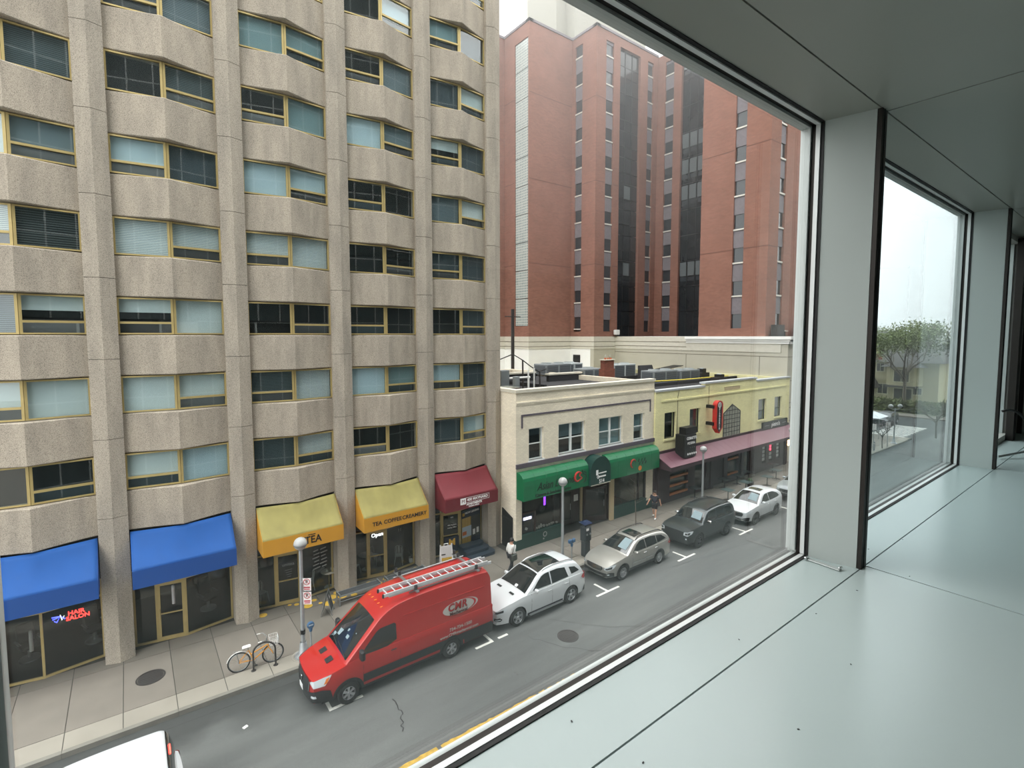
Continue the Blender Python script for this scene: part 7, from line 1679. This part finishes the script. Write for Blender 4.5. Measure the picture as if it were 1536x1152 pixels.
def people():
    mat('cloth_white', (222,222,218), .85, var=.04, vscale=9); mat('cloth_black', (34,36,40), .85); mat('cloth_navy', (42,44,54), .85); mat('bag_green', (60,64,58), .8)
    # walking along +X; person faces local +X
    J1 = dict(pelvis=(0,0,.94),waist=(.01,0,1.10),chest=(.02,0,1.32),neck=(.03,0,1.47),head=(.06,0,1.58),crown=(.05,0,1.67),
              shL=(.02,.17,1.38),elL=(-.06,.21,1.12),wrL=(.06,.22,.92),haL=(.09,.22,.86),shR=(.02,-.17,1.38),elR=(-.02,-.22,1.12),wrR=(.10,-.21,.93),haR=(.13,-.21,.87),
              hipL=(0,.09,.90),knL=(.16,.10,.52),anL=(.18,.10,.10),toL=(.32,.10,.06),hipR=(0,-.09,.90),knR=(-.06,-.10,.50),anR=(-.30,-.10,.16),toR=(-.18,-.10,.06))
    def c1(J):
        top = [J['pelvis'],J['waist'],J['chest'],(.03,0,1.45),J['shL'],J['elL'],J['wrL'],J['shR'],J['elR'],J['wrR']]
        yield 'hooded_top', top, [(0,1),(1,2),(2,3),(2,4),(4,5),(5,6),(2,7),(7,8),(8,9)], [.175,.17,.185,.085,.088,.068,.052,.088,.068,.052], 'cloth_white'
        leg = [J['pelvis'],J['hipL'],J['knL'],J['anL'],J['hipR'],J['knR'],J['anR']]
        yield 'trousers', leg, [(0,1),(1,2),(2,3),(0,4),(4,5),(5,6)], [.15,.115,.08,.06,.115,.08,.06], 'cloth_black'
    p = person('person in a white hooded top with a dark bag, walking behind the white suv', (14.4,18.95,0), .15, J1, c1)
    b = MB(); b.cbox((-.06,-.27,.88),(.36,.12,.34), bev=.05); o = b.build('shoulder_bag', 'bag_green', p); s = MB(); s.tube([(-.2,-.25,1.03),(-.05,-.24,1.3),(.03,-.2,1.48),(.05,0,1.52),(.08,.1,1.4)], .014, 6); s.build('bag_strap', 'bag_green', p)
    J2 = dict(pelvis=(0,0,.95),waist=(.01,0,1.12),chest=(.02,0,1.34),neck=(.03,0,1.50),head=(.06,0,1.61),crown=(.05,0,1.70),
              shL=(.02,.18,1.40),elL=(-.14,.28,1.18),wrL=(-.10,.34,.96),haL=(-.09,.36,.90),shR=(.02,-.18,1.40),elR=(.10,-.30,1.17),wrR=(.26,-.36,1.02),haR=(.31,-.38,.98),
              hipL=(0,.09,.91),knL=(.15,.10,.52),anL=(.20,.10,.10),toL=(.34,.10,.07),hipR=(0,-.09,.91),knR=(-.04,-.10,.50),anR=(-.26,-.10,.14),toR=(-.13,-.10,.05))
    def c2(J):
        top = [J['pelvis'],J['waist'],J['chest'],(.03,0,1.46),J['shL'],tuple(lerp(a,b,.75) for a,b in zip(J['shL'],J['elL'])),J['shR'],tuple(lerp(a,b,.75) for a,b in zip(J['shR'],J['elR']))]
        yield 'tee_shirt', top, [(0,1),(1,2),(2,3),(2,4),(4,5),(2,6),(6,7)], [.165,.155,.175,.07,.088,.075,.088,.075], 'cloth_navy'
        leg = [J['pelvis'],J['hipL'],tuple(lerp(a,b,.85) for a,b in zip(J['hipL'],J['knL'])),J['hipR'],tuple(lerp(a,b,.85) for a,b in zip(J['hipR'],J['knR']))]
        yield 'shorts', leg, [(0,1),(1,2),(0,3),(3,4)], [.155,.125,.10,.125,.10], 'cloth_black'
    person('person in dark tee shirt, shorts and white shoes, walking past the maroon awning', (26.1,19.35,0), -2.7, J2, c2, shoes=(228,228,226), hair=(40,34,30))
people()

# ------------------------------------------------------------------ far end of the street, seen through the next window
def far_scene():
    mat('house_cream', (186,178,146), .85, var=.04); mat('house_roof', (86,84,82), .85, var=.15, vscale=2); mat('house_trim', (214,208,180), .8); mat('house_dark', (70,62,58), .7); mat('gable_red', (150,80,70), .8); mat('lawn', (104,112,70), .95, var=.25, vscale=1.2); mat('hedge_green', (92,100,56), .95, var=.3, vscale=4)
    mat('leaf_spring', (120,130,84), .9, var=.3, vscale=.8); mat('leaf_olive', (98,106,74), .9, var=.3, vscale=.8); mat('leaf_grey', (120,120,96), .9, var=.3, vscale=.8); mat('canopy_white', (224,228,230), .6); mat('blossom', (206,190,196), .9)
    struct('road', MB().box(69.8, 88, 17.0, 60, -.55, ROADZ+.004), 'asphalt')
    struct('lawn', MB().box(90, 260, 14, 120, -.55, .02), 'lawn')
    path = MB(); path.box(88, 91, 8, 80, -.5, .03); struct('sidewalk', path, 'sidewalk_concrete')
    cw = None
    rd = bpy.data.objects['road']
    for i in range(9): MB().box(70.4+i*1.05, 70.85+i*1.05, 18.2, 21.4, ROADZ+.004, ROADZ+.010).build('crossing_bar', 'road_white', rd)
    # house
    h = thing('house', 'cream two-storey house with grey roof and bay porch, through the next window', 'house', (108,32,0))
    X = 103.0
    b = MB(); b.box(X, X+12, 22.5, 44, 0, 7.2); b.build('wall', 'house_cream', h)
    r = MB(); r.add([(X-.8,21.7,7.0),(X-.8,44.8,7.0),(X+12.8,44.8,7.0),(X+12.8,21.7,7.0),(X+6,26,12.2),(X+6,41,12.2)], [(0,1,5,4),(1,2,5),(2,3,4,5),(3,0,4),(0,3,2,1)]); r.build('roof', 'house_roof', h)
    g = MB(); g.xprism([(29.8,7.2),(35.5,7.2),(32.6,10)], X-.3, X+4); g.build('gable', 'gable_red', h); MB().box(X-.34,X-.3,31.0,31.8,7.7,8.6).build('gable_window','house_trim',h)
    w_ = MB(); w_.add([(X-.5,36,10.9),(X-.5,38,10.9),(X-.5,37,11.6)], [(0,1,2)])
    bay = MB(); bay.prism([(X,29.5),(X-1.5,28.6),(X-1.5,25.4),(X,24.5)], 3.2, 6.3); bay.build('bay', 'house_cream', h)
    br = MB(); br.add([(X-2.2,24.2,6.3),(X-2.2,29.8,6.3),(X+.2,30.2,6.3),(X+.2,23.8,6.3),(X,27,7.9)], [(0,1,4),(1,2,4),(3,0,4),(0,3,2,1)]); br.build('bay_roof', 'house_roof', h)
    for y0, y1, z0, z1, x in ((26.0,28.0,3.9,5.8,X-1.55),(29.9,30.9,5.4,6.7,X-.05),(29.3,30.6,1.6,3.2,X-.05),(24.6,25.7,1.8,2.8,X-.05),(38.5,40,4.9,6.5,X-.05),(25.9,28.3,.2,2.6,X-.06)):
        f = MB(); f.box(x-.06,x,y0-.15,y1+.15,z0-.15,z1+.15); o = f.build('window','house_trim',h); MB().box(x-.09,x-.06,y0,y1,z0,z1).build('pane','tower_glass',o); MB().box(x-.11,x-.09,(y0+y1)/2-.04,(y0+y1)/2+.04,z0,z1).build('mullion','house_trim',o)
    pr = MB(); pr.box(X-2,X,25,29,2.9,3.2); pr.build('porch_roof','house_roof',h)
    aw = MB(); aw.xprism([(30.2,2.6),(33.5,2.4),(33.5,5.4),(31.4,4.6)], X-2.6,X); aw.build('side_gable','house_dark',h)
    h2 = thing('house', 'far grey house half hidden behind bare trees, right of the cream house', 'house', (118,14,0)); MB().box(112,124,4,17,0,6.5).build('wall','house_trim',h2); r = MB(); r.add([(111.2,3.2,6.4),(111.2,17.8,6.4),(124.8,17.8,6.4),(124.8,3.2,6.4),(118,5,11),(118,16,11)], [(0,1,5,4),(1,2,5),(2,3,4,5),(3,0,4),(0,3,2,1)]); r.build('roof','house_roof',h2)
    for y in (6,10,14): MB().box(111.92,112,y,y+1.4,3.6,5.4).build('window','tower_glass',h2)
    ch = thing('chimney_stack', 'tall brick smokestack on the skyline behind the trees', 'chimney', (190,43.7,0)); MB().lathe([(.9,0),(.7,13.4),(.82,13.5),(.82,14.2)], (190,43.7,0), 16).build('stack','brick_chimney',ch); MB().lathe([(.6,0),(.6,.2),(.5,.2)], (190,43.7,14.2), 16).build('rim','iron',ch)
    # trees
    def tree(x, y, H, sp, label, leaf, n, seed, bare=False, lz=.35):
        t = thing('tree', label, 'tree', (x,y,0), 0, 'trees at the far end of the street'); rr = random.Random(seed)
        tr = MB(); tr.tube([(x,y,0),(x+.2,y+.1,H*.25),(x-.1,y,H*.5)], [H*.02,H*.016,H*.01], 8); tips = []
        def grow(p, d, l, r, k):
            q = p+d*l; tr.tube([p,(p+q)/2+Vector((rr.uniform(-.1,.1)*l,rr.uniform(-.1,.1)*l,.05*l)),q], [r,r*.8,r*.55], 5)
            if k <= 1: tips.append(q)
            if k == 0: tips.append(q); tips.append((p+q)/2); return
            for _ in range(3): grow(q, (d+Vector((rr.uniform(-.8,.8),rr.uniform(-.8,.8),rr.uniform(-.15,.7)))).normalized(), l*.72, r*.55, k-1)
        base = Vector((x,y,H*.3))
        for i in range(6): a = 2*PI*i/6+rr.random(); grow(base+Vector((0,0,H*.03*i)), Vector((math.cos(a)*sp,math.sin(a)*sp,1)).normalized(), H*.24, H*.012, 3)
        tr.build('trunk', 'bark', t)
        f = MB(); s = H*.011
        for i in range(n):
            q = rr.choice(tips)+Vector((rr.gauss(0,H*.05),rr.gauss(0,H*.05),rr.gauss(0,H*.05))); a = Vector((rr.gauss(0,1),rr.gauss(0,1),rr.gauss(0,1))).normalized()*s*rr.uniform(.6,1.4); b2 = a.cross(Vector((rr.gauss(0,1),rr.gauss(0,1),rr.gauss(0,1)))).normalized()*s*rr.uniform(.5,1)
            f.add([q-a,q+b2,q+a,q-b2], [(0,1,2,3)])
        f.build('foliage', leaf, t)
    tree(94, 24.5, 13.0, .9, 'broad spring-green tree before the cream house', 'leaf_spring', 6500, 1)
    tree(99, 14.5, 14.0, .9, 'olive leafing tree right of the cream house', 'leaf_olive', 5000, 2)
    tree(92, 8.5, 13, .9, 'sparse greyish tree at the right of the far row', 'leaf_grey', 2600, 3)
    tree(126, 40, 12.5, .9, 'green tree rising behind the cream house roof, leftmost', 'leaf_spring', 6000, 4)
    tree(130, 24, 11.5, .9, 'dull green tree on the skyline behind the houses', 'leaf_olive', 6000, 5)
    tree(150, 14, 12, .9, 'pale bare-topped tree on the skyline beside the smokestack', 'leaf_grey', 5000, 6)
    tree(160, 50, 13, .9, 'distant green tree low on the skyline past the pillar', 'leaf_olive', 6000, 9)
    tree(60.9, 17.5, 3.0, .8, 'small blossoming street tree beside the twin-globe lamp', 'blossom', 260, 7)
    tree(71.6, 15.6, 5.0, 1.3, 'spreading bare street tree by the far kerb corner', 'leaf_grey', 40, 8)
    hd = MB(); rr = random.Random(3)
    for i in range(5000):
        p = Vector((rr.uniform(91.5,95), rr.uniform(17,36), rr.uniform(.2,1.6))); a = Vector((rr.gauss(0,.25),rr.gauss(0,.25),rr.gauss(0,.25))); b2 = a.cross(Vector((rr.gauss(0,1),rr.gauss(0,1),rr.gauss(0,1)))).normalized()*.16; hd.add([p-a,p+b2,p+a,p-b2], [(0,1,2,3)])
    o = hd.build('hedge', 'hedge_green'); tag(o, 'rough olive hedge bank before the cream house', 'hedge', kind='stuff')
    # shelter with a pale canopy
    s = thing('market_tent', 'pale canopy tent at the far pavement beside the pillar edge', 'tent', (67.4,20.7,0)); 
    c = MB(); c.add([(66.0,19.3,2.3),(68.8,19.3,2.3),(68.8,22.1,2.3),(66.0,22.1,2.3),(67.4,20.7,3.0)], [(0,1,4),(1,2,4),(2,3,4),(3,0,4),(3,2,1,0)]); c.build('canopy','canopy_white',s)
    for x in (66.1,68.7):
        for y in (19.4,22.0): MB().tube([(x,y,0),(x,y,2.3)], .03, 6).build('leg','post_grey',s)
    for x, y, lb in ((62.0,17.4,'grey sign post on the far pavement, left of the twin-globe lamp'),(59.6,17.9,'thin grey sign post nearest the pillar on the far pavement')):
        p = thing('sign_post', lb, 'post', (x,y,0)); MB().tube([(x,y,0),(x,y,2.6)], .035, 6).build('shaft','post_grey',p); MB().box(x-.02,x+.02,y-.2,y+.2,2.0,2.6).build('plate','sign_white',p)
    for i, (x, y) in enumerate(((58.3,17.7),(58.9,17.6))):
        p = thing('bollard', ['short grey bollard on the far pavement, nearer of two','short grey bollard on the far pavement, farther of two'][i], 'bollard', (x,y,0)); MB().lathe([(.07,0),(.07,.9),(.05,.98),(.001,1.0)], (x,y,0), 12).build('shaft','post_grey',p); MB().lathe([(.075,.7),(.075,.78)], (x,y,0), 12).build('band','sign_white',p)
far_scene()
